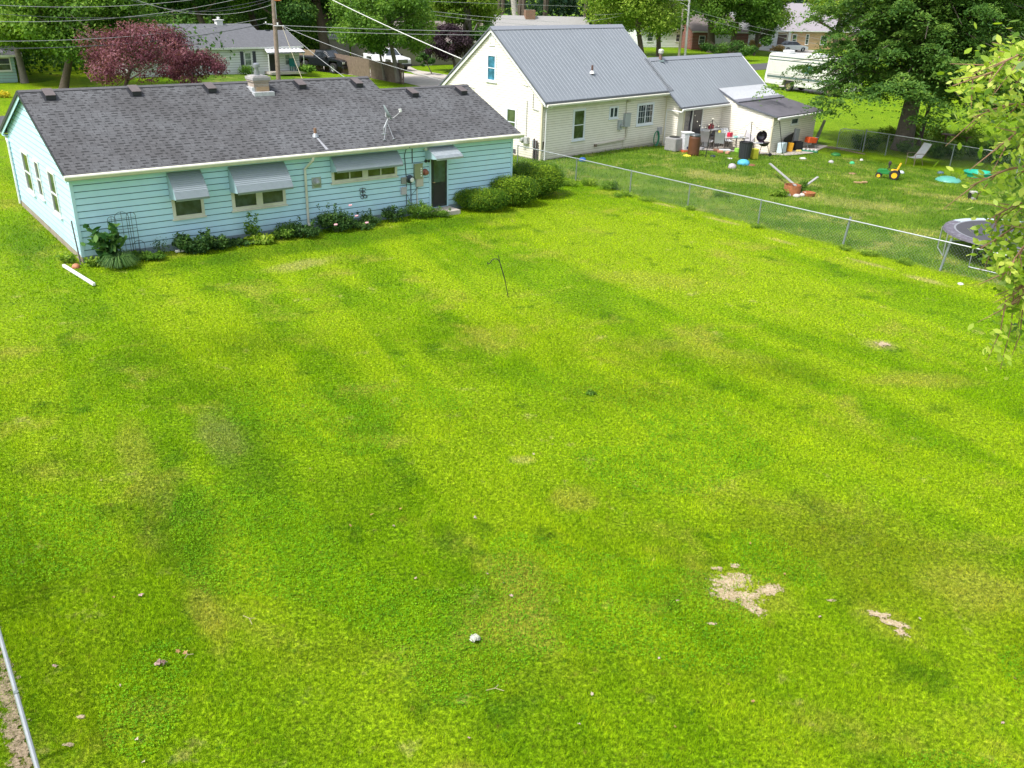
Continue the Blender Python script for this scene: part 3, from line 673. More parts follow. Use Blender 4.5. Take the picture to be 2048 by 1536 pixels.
box_on('junction_box', 10.89, 11.08, 1.21, 1.44, .10, M('box_grey', (.28, .29, .28), .6)); box_on('junction_box', 11.5, 11.79, 1.05, 1.36, .11, M('box_beige', (.52, .49, .42), .6)); box_on('junction_box', 10.87, 11.08, .83, 1.09, .10, M('box_lilac', (.50, .48, .50), .6))
b = MB(); b.tube([(11.02, -.46, 2.56), (11.06, -.12, 2.42), (11.06, -.03, 2.2), (11.12, -.03, 1.4), (11.10, -.03, .4)], .014, 6); b.tube([(11.3, -.03, 1.2), (11.3, -.03, .3)], .018, 6); b.tube([(11.55, -.03, 1.05), (11.55, -.03, .3)], .014, 6)
b.tube([(11.38, -.03, 2.46), (11.38, -.03, 1.9)], .018, 6); b.tube([(11.1, -.05, .85), (11.2, -.08, .6), (11.33, -.06, .8), (11.5, -.07, .95), (11.62, -.05, 1.05)], .008, 5); split_build(b, 'conduit', M('cable_grey', (.1, .12, .14), .6), H1)
b = MB(); b.tube([(11.55, -.045, 1.0), (11.55, -.045, .25)], .016, 6); split_build(b, 'conduit', CREAMT, H1)
b = MB(); b.lathe([(.0, 0), (.06, 0), (.05, .05), (.02, .1), (.03, .2), (.05, .22), (0, .23)], 12, (11.95, -.03, 1.93), Matrix.Rotation(R(80), 3, 'X')); b.build('porch_light', BLK, H1)
b = MB(); b.lathe([(0, 0), (.05, 0), (.07, .06), (.055, .12), (0, .15)], 12, (11.9, -.07, 2.42), Matrix.Rotation(R(120), 3, 'X')); b.build('flood_light', WHITE, H1)
# round dryer vent and the wrought ornament
b = MB(); slab(b, *FRW, 7.43, 7.77, 1.42, 1.78, .012, .03); b.lathe([(.15, 0), (.14, .03), (.11, .035), (.11, .07), (.075, .075), (.075, .12), (.03, .14), (0, .14)], 22, (7.6, -.03, 1.6), Matrix.Rotation(R(90), 3, 'X')); b.build('exhaust_vent', GALV, H1)
b = MB()
for cx, cz, rr in ((9.27, 1.17, .06), (9.38, 1.17, .06), (9.27, 1.05, .05), (9.38, 1.05, .05), (9.3, .92, .06), (9.42, .93, .06), (9.48, .9, .03)):
    b.tube([(cx + rr * cos(t), -.035, cz + rr * sin(t)) for t in np.linspace(0, 5.4, 10)], .010, 5, False)
b.tube([(9.32, -.035, 1.25), (9.34, -.035, .86)], .010, 5); b.build('wall_ornament', M('wrought_iron', (.09, .09, .10), .6, .4), H1)
# roof: vents, chimney, pipe
for a, bb in ((.63, 3.88), (3.2, 3.88), (5.69, 3.86), (9.01, 3.84), (11.28, 3.76), (13.19, 2.88), (15.43, 2.84)):
    z = rz1(bb); b = MB()
    b.prism([(a - .14, bb - .30, rz1(bb - .3) + .02), (a - .14, bb - .30, rz1(bb - .3) + .15), (a - .14, bb + .16, rz1(bb + .16) + .11), (a - .14, bb + .16, rz1(bb + .16) + .02)], (.28, 0, 0))
    b.prism([(a - .20, bb - .34, rz1(bb - .34) + .01), (a - .20, bb + .2, rz1(bb + .2) + .012), (a - .20, bb + .2, rz1(bb + .2) + .004), (a - .20, bb - .34, rz1(bb - .34) + .003)], (.40, 0, 0))
    v = b.build('roof_vent', M('vent_black', (.02, .022, .028), .5), rf)
    b = MB(); b.prism([(a - .15, bb - .32, rz1(bb - .32) + .152), (a - .15, bb - .32, rz1(bb - .32) + .168), (a - .15, bb + .18, rz1(bb + .18) + .125), (a - .15, bb + .18, rz1(bb + .18) + .112)], (.30, 0, 0)); b.build('cap', M('vent_lid', (.13, .11, .11), .8, var=.2), v)
CHB = brickmat('chimney_brick', (.30, .24, .18), (.38, .32, .26), (.35, .33, .30), .2, .07)
b = MB(); b.box(7.12, 7.66, 3.42, 3.98, 3.7, 4.50); b.box(7.08, 7.70, 3.38, 4.02, 4.50, 4.56); ch = b.build('chimney', CHB, rf)
b = MB(); b.prism([(7.06, 3.36, 4.56), (7.72, 3.36, 4.56), (7.72, 4.04, 4.56), (7.06, 4.04, 4.56)], (0, 0, .09)); b.box(7.12, 7.66, 3.42, 3.98, 4.65, 4.69); b.build('cap', M('chimney_cap', (.40, .39, .38), .9, var=.2, bump=.8, dirt=(.25, .24, .22)), ch)
b = MB(); b.lathe([(.10, 4.69), (.10, 4.84), (.075, 4.84), (.075, 4.95), (.12, 4.96), (.12, 5.06), (.05, 5.1), (0, 5.1)], 16, (7.36, 3.68, 0)); b.build('flue', M('flue_metal', (.34, .36, .40), .35, .6), ch)
b = MB(); b.box(7.02, 7.76, 3.2, 3.42, rz1(3.2) - .0, rz1(3.42) + .05); b.box(7.04, 7.12, 3.42, 4.0, 4.0, 4.32); b.build('flashing', M('flashing_white', (.62, .64, .66), .5, .2, var=.25, vs=12), ch)
b = MB(); b.box(7.2, 7.66, 3.405, 3.42, 4.08, 4.34); b.build('patched_bricks', M('patched_brick', (.42, .30, .18), .9, var=.2), ch)
b = MB(); b.tube([(7.94, .55, rz1(.55) - .05), (7.94, .55, rz1(.55) + .27)], .05, 10); b.build('vent_pipe', M('rusty_pipe', (.26, .15, .09), .8, var=.3, vs=20), rf)
b = MB(); b.lathe([(.12, 0), (.08, .10), (.055, .12)], 12, (7.94, .55, rz1(.55) - .02)); b.build('pipe_flashing', GALV, rf)
b = MB(); b.quad((7.92, .5, rz1(.5) + .004), (7.98, .5, rz1(.5) + .004), (8.0, -.26, rz1(-.26) + .004), (7.9, -.26, rz1(-.26) + .004)); b.build('tar_streak', M('pale_streak', (.36, .37, .40), .8, var=.3, vs=20), rf)

# ------------------------------------------------------------------ satellite dish bolted to the shingles
def Lw(a, b, z): c_, s_ = cos(.6721), sin(.6721); return Vector((-12.7746 + a * c_ - b * s_, 24.9316 + a * s_ + b * c_, z))
sdh = thing('satellite_dish', 'small grey satellite dish on strut legs near the roof eave', 'satellite dish', Lw(10.45, .35, rz1(.35)), .6721)
sdh.scale = (.88, .88, .88)
b = MB(); b.tube([(0, 0, 0), (.02, -.02, .25), (.22, .0, .58), (.22, 0, .78)], .024, 8); b.box(-.09, .09, -.07, .07, -.02, .02); b.build('mast', GALV, sdh)
for q in ((-.22, -.42), (.22, -.42)):
    b = MB(); b.tube([(.16, 0, .5), (q[0], q[1], SL * q[1] + .02)], .012, 6); b.cbox((q[0], q[1], SL * q[1] + .02), (.1, .1, .02)); b.build('strut', GALV, sdh)
mm = Matrix.Rotation(R(205), 3, 'Z') @ Matrix.Rotation(R(65), 3, 'Y')
b = MB(); b.lathe([(0, 0), (.12, .008), (.25, .035), (.33, .065), (.33, .058), (.24, .025), (.12, -.004), (0, -.012)], 26, (.16, 0, .80), Matrix.Rotation(R(-20), 3, 'Z') @ Matrix.Rotation(R(62), 3, 'Y'), False)
b.build('dish', M('dish_grey', (.24, .30, .30), .5, var=.08), sdh, smooth=True)
b = MB(); b.tube([(.22, -.02, .58), (.42, -.10, .62), (.70, -.14, .82)], .016, 6); ar = b.build('feed_arm', M('dish_arm', (.42, .42, .44), .5), sdh)
b = MB(); b.cbox((.72, -.14, .87), (.09, .10, .09)); b.cbox((.70, -.14, .93), (.12, .05, .05)); b.build('receiver', WHITE, ar, bevel=.01)
b = MB(); b.cbox((.18, .02, .74), (.10, .10, .16)); b.build('bracket', GREYP, sdh)

# ------------------------------------------------------------------ the cream house with metal roofs
CREAM = M('cream_siding', (.83, .79, .69), .55, splash=(.5, .46, .36), var=.05, vs=2, dirt=(.68, .62, .48), dirtamt=.4, ds=1.5)
H2 = thing('cream_house', 'cream clapboard house with steep grey ribbed metal roof and low wing', 'house', (H2O[0], H2O[1], 0), H2O[2])
LY, DY, EY = 9.85, 7.18, 2.80; SY = (5.884 - 2.80) / (3.59 + .3)
def ry(b): return EY + SY * (b + .3)
HY = ry(DY / 2)
F2 = ((0, 0, 0), (1, 0, 0), (0, -1, 0)); Lf2 = ((0, DY, 0), (0, -1, 0), (-1, 0, 0)); R2 = ((LY, 0, 0), (0, 1, 0), (1, 0, 0)); B2 = ((LY, DY, 0), (-1, 0, 0), (0, 1, 0))
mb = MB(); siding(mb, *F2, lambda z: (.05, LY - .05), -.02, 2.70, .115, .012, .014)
def gs2(z):
    zz = z + .05
    if zz <= ry(0): return (.05, DY - .05)
    d_ = (zz - EY) / SY - .3; return (d_, DY - d_)
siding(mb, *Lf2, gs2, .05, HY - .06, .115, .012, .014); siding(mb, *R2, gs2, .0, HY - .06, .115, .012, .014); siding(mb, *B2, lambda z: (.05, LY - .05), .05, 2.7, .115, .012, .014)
# wing (porch bay): left wall, front wall, shed walls
WB = -.9; SB = -4.25; XA, XS, XE = 9.85, 14.1, 18.9
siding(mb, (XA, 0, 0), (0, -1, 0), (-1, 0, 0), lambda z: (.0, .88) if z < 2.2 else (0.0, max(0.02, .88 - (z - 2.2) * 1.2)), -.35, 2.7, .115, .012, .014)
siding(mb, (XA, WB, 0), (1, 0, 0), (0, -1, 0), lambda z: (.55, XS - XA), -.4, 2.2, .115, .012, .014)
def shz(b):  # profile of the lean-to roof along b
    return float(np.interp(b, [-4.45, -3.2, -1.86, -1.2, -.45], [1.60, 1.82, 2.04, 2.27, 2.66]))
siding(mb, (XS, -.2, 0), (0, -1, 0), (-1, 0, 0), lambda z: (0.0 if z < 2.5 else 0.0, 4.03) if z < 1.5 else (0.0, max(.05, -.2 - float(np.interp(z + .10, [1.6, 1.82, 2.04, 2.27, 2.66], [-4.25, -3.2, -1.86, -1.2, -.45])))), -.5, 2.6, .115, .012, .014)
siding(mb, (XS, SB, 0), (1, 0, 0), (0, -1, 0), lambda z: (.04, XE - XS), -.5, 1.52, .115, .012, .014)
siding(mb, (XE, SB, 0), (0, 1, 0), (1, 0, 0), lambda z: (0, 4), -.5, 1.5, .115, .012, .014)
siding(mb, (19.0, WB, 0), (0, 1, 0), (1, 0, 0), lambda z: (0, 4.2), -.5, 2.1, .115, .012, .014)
mb.m2 = M('cream_lap_shade', (.30, .26, .18), .8); mb.build('wall', CREAM, H2)  # second material paints the shadow under each cream lap
core = MB(); core.prism([(.01, .01, -.3), (.01, DY - .01, -.3), (.01, DY - .01, 2.9), (.01, DY / 2, HY - .12), (.01, .01, 2.9)], (LY - .02, 0, 0))
core.prism([(XA + .01, WB + .01, -.5), (XA + .01, 4.2, -.5), (XA + .01, 4.2, 2.1), (XA + .01, 1.55, 4.12), (XA + .01, WB + .01, 2.18)], (XS + 4.85 - XA, 0, 0))
core.prism([(XS + .01, SB + .01, -.6), (XS + .01, -.5, -.6), (XS + .01, -.5, 2.5), (XS + .01, -1.86, 1.95), (XS + .01, SB + .01, 1.52)], (XE - XS - .02, 0, 0))
core.build('sheathing', CREAM, H2)
f = MB(); f.box(-.01, LY, -.01, DY, -.5, .045); f.build('foundation', M('stone_foundation', (.30, .27, .22), .9, var=.3, vs=5, bump=.8, dirt=(.12, .11, .09)), H2)
f = MB(); f.box(-.03, .07, -.03, .07, 0, 2.72); f.box(LY - .06, LY + .03, -.035, .05, -.25, 2.72); f.box(XA + .47, XA + .56, WB - .035, WB + .0, -.4, 2.12); f.box(XS - .03, XS + .06, SB - .03, SB + .06, -.55, 1.5); split_build(f, 'corner_trim', M('cream_corner', (.70, .64, .47), .6), H2)
f = MB(); slab(f, *F2, 0.02, 7.1, 2.42, 2.62, .013, .03); f.build('frieze_board', CREAMT, H2)
# the grey brick facing between bay corner and door
f = MB(); f.box(XA + .56, XA + 1.15, WB - .02, WB + .03, -.4, 2.12); f.build('brick_panel', brickmat('grey_brick', (.22, .19, .20), (.30, .26, .26), (.4, .38, .36), .2, .075), H2)
ROOFM = M('metal_roof', (.215, .24, .27), .55, 0, var=.05, vs=1.2, spec=.5, dirt=(.18, .20, .225), dirtamt=.35, ds=.8)
RIDM = M('metal_ridge', (.28, .30, .34), .5, .1, var=.06)
def metalroof(mb, a0, a1, prof, pitch=.27, th=.05, rib=.014):
    mb.prism([(a0, b, z) for b, z in prof] + [(a0, b, z - th) for b, z in prof][::-1], (a1 - a0, 0, 0))
    n = int((a1 - a0) / pitch)
    for i in range(n + 1):
        a = a0 + .02 + (a1 - a0 - .04) * i / n
        for (b0, z0), (b1, z1) in zip(prof, prof[1:]):
            mb.quad((a - .016, b0, z0), (a - .008, b0, z0 + rib), (a - .008, b1, z1 + rib), (a - .016, b1, z1)); mb.quad((a - .008, b0, z0 + rib), (a + .008, b0, z0 + rib), (a + .008, b1, z1 + rib), (a - .008, b1, z1 + rib))
            mb.quad((a + .008, b0, z0 + rib), (a + .016, b0, z0), (a + .016, b1, z1), (a + .008, b1, z1 + rib))
mb = MB(); metalroof(mb, -.14, LY + .03, [(-.3, EY), (DY / 2, HY)]); metalroof(mb, -.14, LY + .03, [(DY / 2, HY), (DY + .3, EY)])
mrf = mb.build('roof', ROOFM, H2)
mb = MB(); WR = 1.57; WZ = ry(WR)
metalroof(mb, 9.46, XS - .02, [(-1.27, ry(-1.27)), (WR, WZ)]); metalroof(mb, XS - .02, 19.15, [(-.45, ry(-.45)), (WR, WZ)]); metalroof(mb, LY + .03, 19.15, [(WR, WZ), (4.6, ry(-1.4))])
mb.build('wing_roof', ROOFM, H2)
mb = MB(); metalroof(mb, XS - .04, 19.15, [(-1.86, 2.05), (-1.5, 2.17), (-1.2, 2.29), (-.8, 2.47), (-.45, ry(-.45) - .004)], .13, .04, .02); mb.build('lean_to_roof', M('corrugated_white', (.40, .42, .45), .5, .0, var=.06), H2)
mb = MB(); mb.prism([(XS - .1, -4.5, 1.585), (XS - .1, -3.2, 1.81), (XS - .1, -1.84, 2.04), (XS - .1, -1.84, 1.97), (XS - .1, -3.2, 1.74), (XS - .1, -4.5, 1.52)], (XE - XS + .4, 0, 0)); mb.build('shed_roof', M('dark_roll_roofing', (.12, .115, .135), .9, var=.2, vs=2, bump=.3), H2)
mb = MB(); mb.prism([(XS - .06, -1.9, 2.06), (XS - .06, -1.6, 2.16), (XS - .06, -1.6, 2.19), (XS - .06, -1.9, 2.10)], (5.1, 0, 0)); mb.build('flashing', M('flash_dark', (.22, .22, .26), .6, var=.3, vs=12), H2)
mb = MB()
for a0, a1, b, z in ((-.16, LY + .05, DY / 2, HY), (LY + .05, 19.17, WR, WZ)):
    mb.prism([(a0, b - .2, z - .2 * SY + .035), (a0, b, z + .045), (a0, b + .2, z - .2 * SY + .035)], (a1 - a0, 0, 0))
split_build(mb, 'ridge_cap', RIDM, H2)
# rake trims (dark) and bargeboards (white)
mb = MB(); dk = M('dark_metal_trim', (.14, .15, .18), .5, .2)
def rake(mb, a, b0, z0, b1, z1, h=.07, w=.03, o=.0): mb.prism([(a, b0, z0 - h + o), (a, b0, z0 + .02 + o), (a, b1, z1 + .02 + o), (a, b1, z1 - h + o)], (w, 0, 0))
rake(mb, -.17, -.32, EY, DY / 2, HY, .06); rake(mb, -.17, DY + .32, EY, DY / 2, HY, .06); rake(mb, LY + .02, -.32, EY + .01, .0, ry(0) + .01, .06)
rake(mb, 9.44, -1.3, ry(-1.3), -.2, ry(-.2), .07); rake(mb, XS - .13, -4.5, 1.59, -1.84, 2.05, .07); rake(mb, XS - .07, -1.86, 2.06, -.45, ry(-.45), .07)
mb.box(-.16, LY + .04, -.36, -.29, EY - .10, EY - .01); mb.box(9.46, XS - .02, -1.33, -1.27, ry(-1.27) - .09, ry(-1.27) - .0)
split_build(mb, 'rake_trim', dk, H2)
mb = MB(); rake(mb, -.12, -.3, EY - .1, DY / 2, HY - .1, .14, .03); rake(mb, -.12, DY + .3, EY - .1, DY / 2, HY - .1, .14, .03); rake(mb, 19.1, -.45, ry(-.45), WR, WZ, .14, .08); split_build(mb, 'barge_board', WHITE, H2)
mb = MB(); mb.prism([(-.1, -.36, EY - .11), (-.1, -.48, EY - .13), (-.1, -.47, EY - .20), (-.1, -.42, EY - .24), (-.1, -.36, EY - .24)], (LY - .2, 0, 0)); mb.box(0, LY, -.35, -.02, EY - .24, EY - .22); split_build(mb, 'gutter', CREAMT, H2)
mb = MB(); z = ry(-1.27); mb.prism([(9.5, -1.34, z - .09), (9.5, -1.44, z - .10), (9.5, -1.40, z - .2), (9.5, -1.34, z - .2)], (XS - 9.5, 0, 0)); mb.box(XA, XS, -1.3, WB - .02, z - .12, z - .10)
mb.prism([(XS - .05, SB - .27, 1.53), (XS - .05, SB - .36, 1.51), (XS - .05, SB - .33, 1.42), (XS - .05, SB - .27, 1.42)], (XE - XS + .2, 0, 0)); split_build(mb, 'gutter', WHITE, H2)
mb = MB(); mb.tube([(.22, -.42, 2.6), (.22, -.40, 2.55), (.22, -.06, 2.4), (.22, -.06, .0)], .04, 8); mb.build('downspout', WHITE, H2)
mb = MB(); mb.tube([(9.6, -1.38, z - .18), (9.55, -1.30, z - .26), (9.85, -.1, z - .28), (9.85, -.08, z - .5), (9.86, -.08, .0), (9.86, -.3, -.12)], .045, 8); mb.build('downspout', WHITE, H2)
# windows
WF = M('white_window_frame', (.74, .78, .84), .4, var=.04)
window(H2, F2, 2.2, 3.12, .76, 2.28, WF, GLG, .10, rails=(1.5,)); window(H2, F2, 4.97, 5.68, 1.62, 2.22, WF, GLS, .08, mull=((5.29, 5.36),)); window(H2, F2, 7.28, 8.72, 1.08, 2.22, WF, GLS, .11, mull=((7.97, 8.03),), grid=(6, 3))
at = window(H2, Lf2, DY - 3.92, DY - 3.24, 3.36, 4.65, WF, GLB, .09, rails=(4.0,)); at['label'] = 'attic window with bright blue curtain'
window(H2, Lf2, DY - 2.44, DY - 1.70, 1.05, 2.27, WF, GLG, .09, rails=(1.6,))
mb = MB(); frame4(*Lf2, DY - 3.78, DY - 3.38, 5.02, 5.55, .04, .0, .04, mb)
for i in range(7): slab(mb, *Lf2, DY - 3.75, DY - 3.41, 5.06 + i * .066, 5.10 + i * .066, .012, .03)
mb.build('gable_vent', WHITE, H2)
W3 = ((XS, SB, 0), (1, 0, 0), (0, -1, 0)); window(H2, W3, 1.92, 2.72, .98, 1.33, WHITE, GLS, .05)
# patio door
W4 = ((XA, WB, 0), (1, 0, 0), (0, -1, 0))
mb = MB(); slab(mb, *W4, 1.28, 2.15, -.35, 1.98, .01, .05); pd = mb.build('door', M('dark_screen_door', (.012, .014, .02), .3, var=.3), H2)
mb = MB(); frame4(*W4, 1.2, 2.24, -.38, 2.06, .08, .0, .07, mb); mb.build('door_frame', WHITE, H2)
mb = MB(); mb.tube([XA + 1 and (XA + 1.12, WB - .05, -.3), (XA + 1.05, WB - .05, 1.0), (XA + 1.18, WB - .05, 1.95)], .05, 6); mb.build('door_curtain', M('dark_cloth', (.05, .045, .06), .9), H2)
# pipes, boxes, vents on walls and roof
def b2(name, a0, a1, z0, z1, dep, m): b = MB(); b.box(a0, a1, -dep, -.012, z0, z1); b.box(a0 - .01, a1 + .01, -dep - .01, -dep + .02, z1 - .04, z1 + .01); return b.build(name, m, H2, bevel=.006)
MG = M('meter_grey', (.40, .44, .46), .5, .2, var=.06)
b2('meter_box', 6.16, 6.62, 1.12, 1.80, .16, MG); b2('meter_box', 5.72, 5.98, 1.02, 1.50, .14, MG); b2('junction_box', 6.38, 6.58, 2.36, 2.58, .1, M('beige_box', (.6, .56, .44), .6)); b2('hose_box', 9.2, 9.5, .45, .85, .14, M('lilac_box', (.42, .42, .45), .6))
b = MB(); b.tube([(5.88, -.07, 1.12), (5.88, -.07, .95)], .02, 6); b.lathe([(0, 0), (.09, 0), (.08, .08), (0, .1)], 14, (5.87, -.15, 1.22), Matrix.Rotation(R(90), 3, 'X')); b.build('meter_dial', GALV, H2)
b = MB(); b.tube([(3.99, -.07, .40), (6.30, -.07, .46), (6.45, -.07, .55), (6.47, -.07, 1.12)], .045, 8); b.tube([(6.3, -.05, 2.62), (6.33, -.05, 1.8)], .025, 6); b.tube([(6.25, -.05, .45), (6.25, -.05, -.05)], .015, 6); split_build(b, 'conduit', M('cream_pipe', (.55, .52, .42), .6), H2)
b = MB(); b.cbox((3.99, -.08, .38), (.12, .12, .12)); b.build('pipe_end', M('brownish', (.2, .16, .12), .8), H2)
b = MB(); b.lathe([(.0, 0), (.05, 0), (.08, .08), (0, .12)], 10, (5.1, -.1, 2.55), Matrix.Rotation(R(110), 3, 'X')); b.build('flood_light', WHITE, H2)
b = MB(); b.tube([(-.05, 1.0, 2.75), (-.05, 1.0, 1.05)], .018, 6); b.tube([(-.05, .6, 3.1), (-.05, .6, 2.4), (-.05, .2, 2.35)], .018, 6); split_build(b, 'conduit', GREYP, H2)
b = MB(); b.box(-.2, -.012, .78, 1.2, .72, 1.04); b.lathe([(0, 0), (.12, 0), (.1, .12), (0, .13)], 14, (-.2, 1.1, .9), Matrix.Rotation(R(-90), 3, 'Y')); b.build('gas_meter', M('gas_meter_grey', (.42, .43, .42), .6, var=.1), H2, bevel=.02)
b = MB(); b.box(-.13, -.012, .22, .5, .60, .95); b.build('junction_box', MG, H2, bevel=.01)
b = MB(); b.box(-.02, -.011, 1.7, 2.3, .1, .32); b.build('crawl_vent', M('crawl_dark', (.08, .08, .09), .8), H2)
b = MB(); b.tube([(4.49, .91, ry(.91) - .1), (4.49, .91, ry(.91) + .42)], .055, 10); b.build('vent_pipe', M('rust_dark', (.13, .07, .055), .8, var=.2), H2)
b = MB(); b.lathe([(.14, 0), (.08, .12), (.06, .14)], 12, (4.49, .91, ry(.91) + .02)); b.build('pipe_flashing', WHITE, H2)
b = MB(); b.tube([(10.86, 1.45, ry(1.45) - .05), (10.86, 1.45, ry(1.45) + .35)], .09, 10); fl = b.build('flue', M('copper_flue', (.25, .16, .12), .6, .3), H2)
b = MB(); b.lathe([(.09, .3), (.15, .36), (.16, .5), (.1, .56), (0, .58)], 12, (10.86, 1.45, ry(1.45))); b.build('cap', M('flue_cap', (.62, .62, .55), .5, .3), fl)
b = MB(); b.lathe([(0.25, -.05), (.25, .03), (0, .03)], 4, (10.86, 1.42, ry(1.40))); b.build('flashing', M('teal_flash', (.2, .27, .28), .6), fl)
# ------------------------------------------------------------------ other houses
def house(name, label, P, yaw, L, Dp, hw, hr, wallm, roofm, wins=(), doors=(), oh=.3, trimm=None, e=.2, base=-.2, chim=None, roof2=None, garage=()):
    """gabled house, P = front left corner; wins: (a0, a1, z0, z1, glass); front faces -b"""
    trimm = trimm or WHITE; h = thing(name, label, 'house', (P[0], P[1], gz(P[0], P[1])), yaw)
    mb = MB(); F = ((0, 0, 0), (1, 0, 0), (0, -1, 0)); sl_ = (hr - hw) / (Dp / 2 + oh)
    def gs(z): 
        if z < hw - .05: return (.02, Dp - .02)
        d_ = max(0, (z + .06 - hw) / sl_ - oh); return (d_, Dp - d_)
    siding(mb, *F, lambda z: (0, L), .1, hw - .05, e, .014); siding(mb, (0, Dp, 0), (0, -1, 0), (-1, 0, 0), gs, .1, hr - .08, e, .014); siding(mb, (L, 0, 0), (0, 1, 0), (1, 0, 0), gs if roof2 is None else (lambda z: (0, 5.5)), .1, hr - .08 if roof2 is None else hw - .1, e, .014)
    mb.m2 = M('lap_shade_grey', (.3, .3, .29), .8); mb.build('wall', wallm, h)  # grey strips paint the lap shadows on the other houses
    Lc = L if roof2 is None else roof2[0]
    c = MB(); c.prism([(.01, .01, base), (.01, Dp - .01, base), (.01, Dp - .01, hw), (.01, Dp / 2, hr - .1), (.01, .01, hw)], (Lc - .02, 0, 0))
    if roof2 is not None: c.box(Lc - .01, L - .01, .012, 5.5, base, hw - .1)
    c.build('sheathing', wallm, h)
    r = MB(); L2 = L if roof2 is None else roof2[0]
    r.prism([(-oh, -oh, hw), (-oh, Dp / 2, hr), (-oh, Dp + oh, hw), (-oh, Dp + oh, hw - .1), (-oh, Dp / 2, hr - .1), (-oh, -oh, hw - .1)], (L2 + oh * 2 * (roof2 is None) + oh * (roof2 is not None), 0, 0))
    if roof2 is not None:
        k = roof2[1]; bb = (k - hw) / sl_ - oh; r.prism([(L2, -oh, hw), (L2, bb, k), (L2, 2 * bb + oh, hw), (L2, 2 * bb + oh, hw - .1), (L2, bb, k - .1), (L2, -oh, hw - .1)], (L - L2 + oh, 0, 0))
    rr = r.build('roof', roofm, h)
    f = MB(); f.box(-oh, L + oh, -oh - .06, -oh - .002, hw - .16, hw - .01); f.build('fascia', trimm, h)
    for q in wins: window(h, F, q[0], q[1], q[2], q[3], trimm, q[4] if len(q) > 4 else GLS, .08, rails=((q[2] + q[3]) / 2,) if q[1] - q[0] < 1.2 else (), mull=(((q[0] + q[1]) / 2 - .03, (q[0] + q[1]) / 2 + .03),) if q[1] - q[0] >= 1.2 else ())
    for q in doors:
        d = MB(); slab(d, *F, q[0], q[1], .08, q[2], .0, .05); d.build('door', q[3] if len(q) > 3 else BLK, h)
        d = MB(); frame4(*F, q[0] - .08, q[1] + .08, .0, q[2] + .08, .08, .0, .06, d); d.build('door_frame', trimm, h)
    if chim:
        d = MB(); d.box(*chim[0:6]); d.build('chimney', chim[6], rr)
    return h
SHG = M('far_grey_shingle', (.135, .14, .155), .9, var=.25, vs=5)
WS = M('white_siding', (.76, .78, .80), .55, var=.03)
WH = house('white_house', 'white cottage with grey roof, dark shutters and metal porch awning', (-31.1, 72.9), .714, 14.9, 8, 2.1, 3.72, WS, SHG,
           wins=((9.74, 10.42, .55, 1.68, GLC), (5.2, 5.9, .55, 1.68, GLC), (13.45, 14.02, .5, 1.45, GLC)), doors=((12.0, 12.6, 1.5),), roof2=(12.4, 3.24))
F3 = ((0, 0, 0), (1, 0, 0), (0, -1, 0))
for a in (9.4, 10.52, 4.86, 5.98):
    b = MB(); slab(b, *F3, a, a + .28, .52, 1.74, .02, .05); b.build('shutter', M('dark_shutter', (.05, .055, .08), .6), WH)
b = MB(); b.prism([(11.6, 0, 1.98), (11.3, -1.25, 1.70), (14.85, -1.25, 1.70), (14.95, 0, 1.98)], (0, 0, -.05)); aw = b.build('awning', M('awning_pale', (.62, .6, .66), .5), WH)
b = MB()
for i in range(0, 18, 2): b.prism([(11.6 + i * .186, 0, 2.0), (11.3 + i * .197, -1.26, 1.71), (11.3 + i * .197 + .197, -1.26, 1.71), (11.6 + (i + 1) * .186, 0, 2.0)], (0, 0, .012))
b.build('stripes', M('awning_stripe', (.75, .76, .78), .5), aw)
b = MB(); b.prism([(11.3, -1.25, 1.70), (14.85, -1.25, 1.70), (14.85, -1.25, 1.58), (11.3, -1.25, 1.58)], (0, .02, 0)); b.build('valance', M('valance_grey', (.3, .29, .33), .6), aw)
for a in (11.4, 14.7):
    b = MB(); b.tube([(a, -1.2, 0), (a, -1.2, 1.68)], .04, 6); b.build('porch_post', WHITE, WH)
b = MB(); b.box(11.5, 14.9, -1.3, -.02, -.1, .1); b.build('porch_floor', CONC, WH)
b = MB(); b.box(9.2, 9.75, 3.7, 4.2, 3.4, 4.0); b.box(9.1, 9.85, 3.6, 4.3, 4.0, 4.06); b.lathe([(.12, 4.06), (.12, 4.2), (.16, 4.24), (0, 4.28)], 10, (9.47, 3.95, 0)); b.build('chimney', WHITE, WH)
b = MB(); b.prism([(13.0, 2.55, 2.98), (13.7, 2.55, 2.98), (13.55, 2.55, 3.25), (13.15, 2.55, 3.25)], (0, .3, .0)); b.build('roof_patch', M('dark_hole', (.03, .035, .05), .8), WH)
AQ = M('aqua_siding', (.36, .55, .53), .6, var=.05)
house('aqua_house', 'pale aqua house with grey roof at the far left edge', (-47.0, 59.2), .714, 13.0, 8, 1.95, 5.0, AQ, M('roof_lilac', (.26, .255, .30), .9, var=.2), wins=((11.7, 12.75, .80, 1.75), (10.2, 11.5, .80, 1.75)), oh=.5)
house('beige_roofed_house', 'low house with pale speckled shingle roof and brick chimney behind the metal roof', (-3.4, 99), .30, 11.5, 7, 2.6, 4.9, M('tan_siding', (.42, .38, .31), .7), M('pale_shingle', (.34, .335, .33), .9, var=.22, vs=14),
      chim=(4.6, 5.7, 2.9, 3.6, 4.2, 5.5, brickmat('red_brown_brick', (.28, .13, .08), (.22, .14, .08), (.25, .22, .18), .3, .1)))
house('tan_garage', 'small tan garage with shallow roof behind the black pickup', (-21.9, 101.5), .25, 3.0, 5, 2.1, 2.35, M('tan_garage_siding', (.46, .42, .36), .7), M('garage_roof', (.35, .35, .37), .6), oh=.15, wins=())
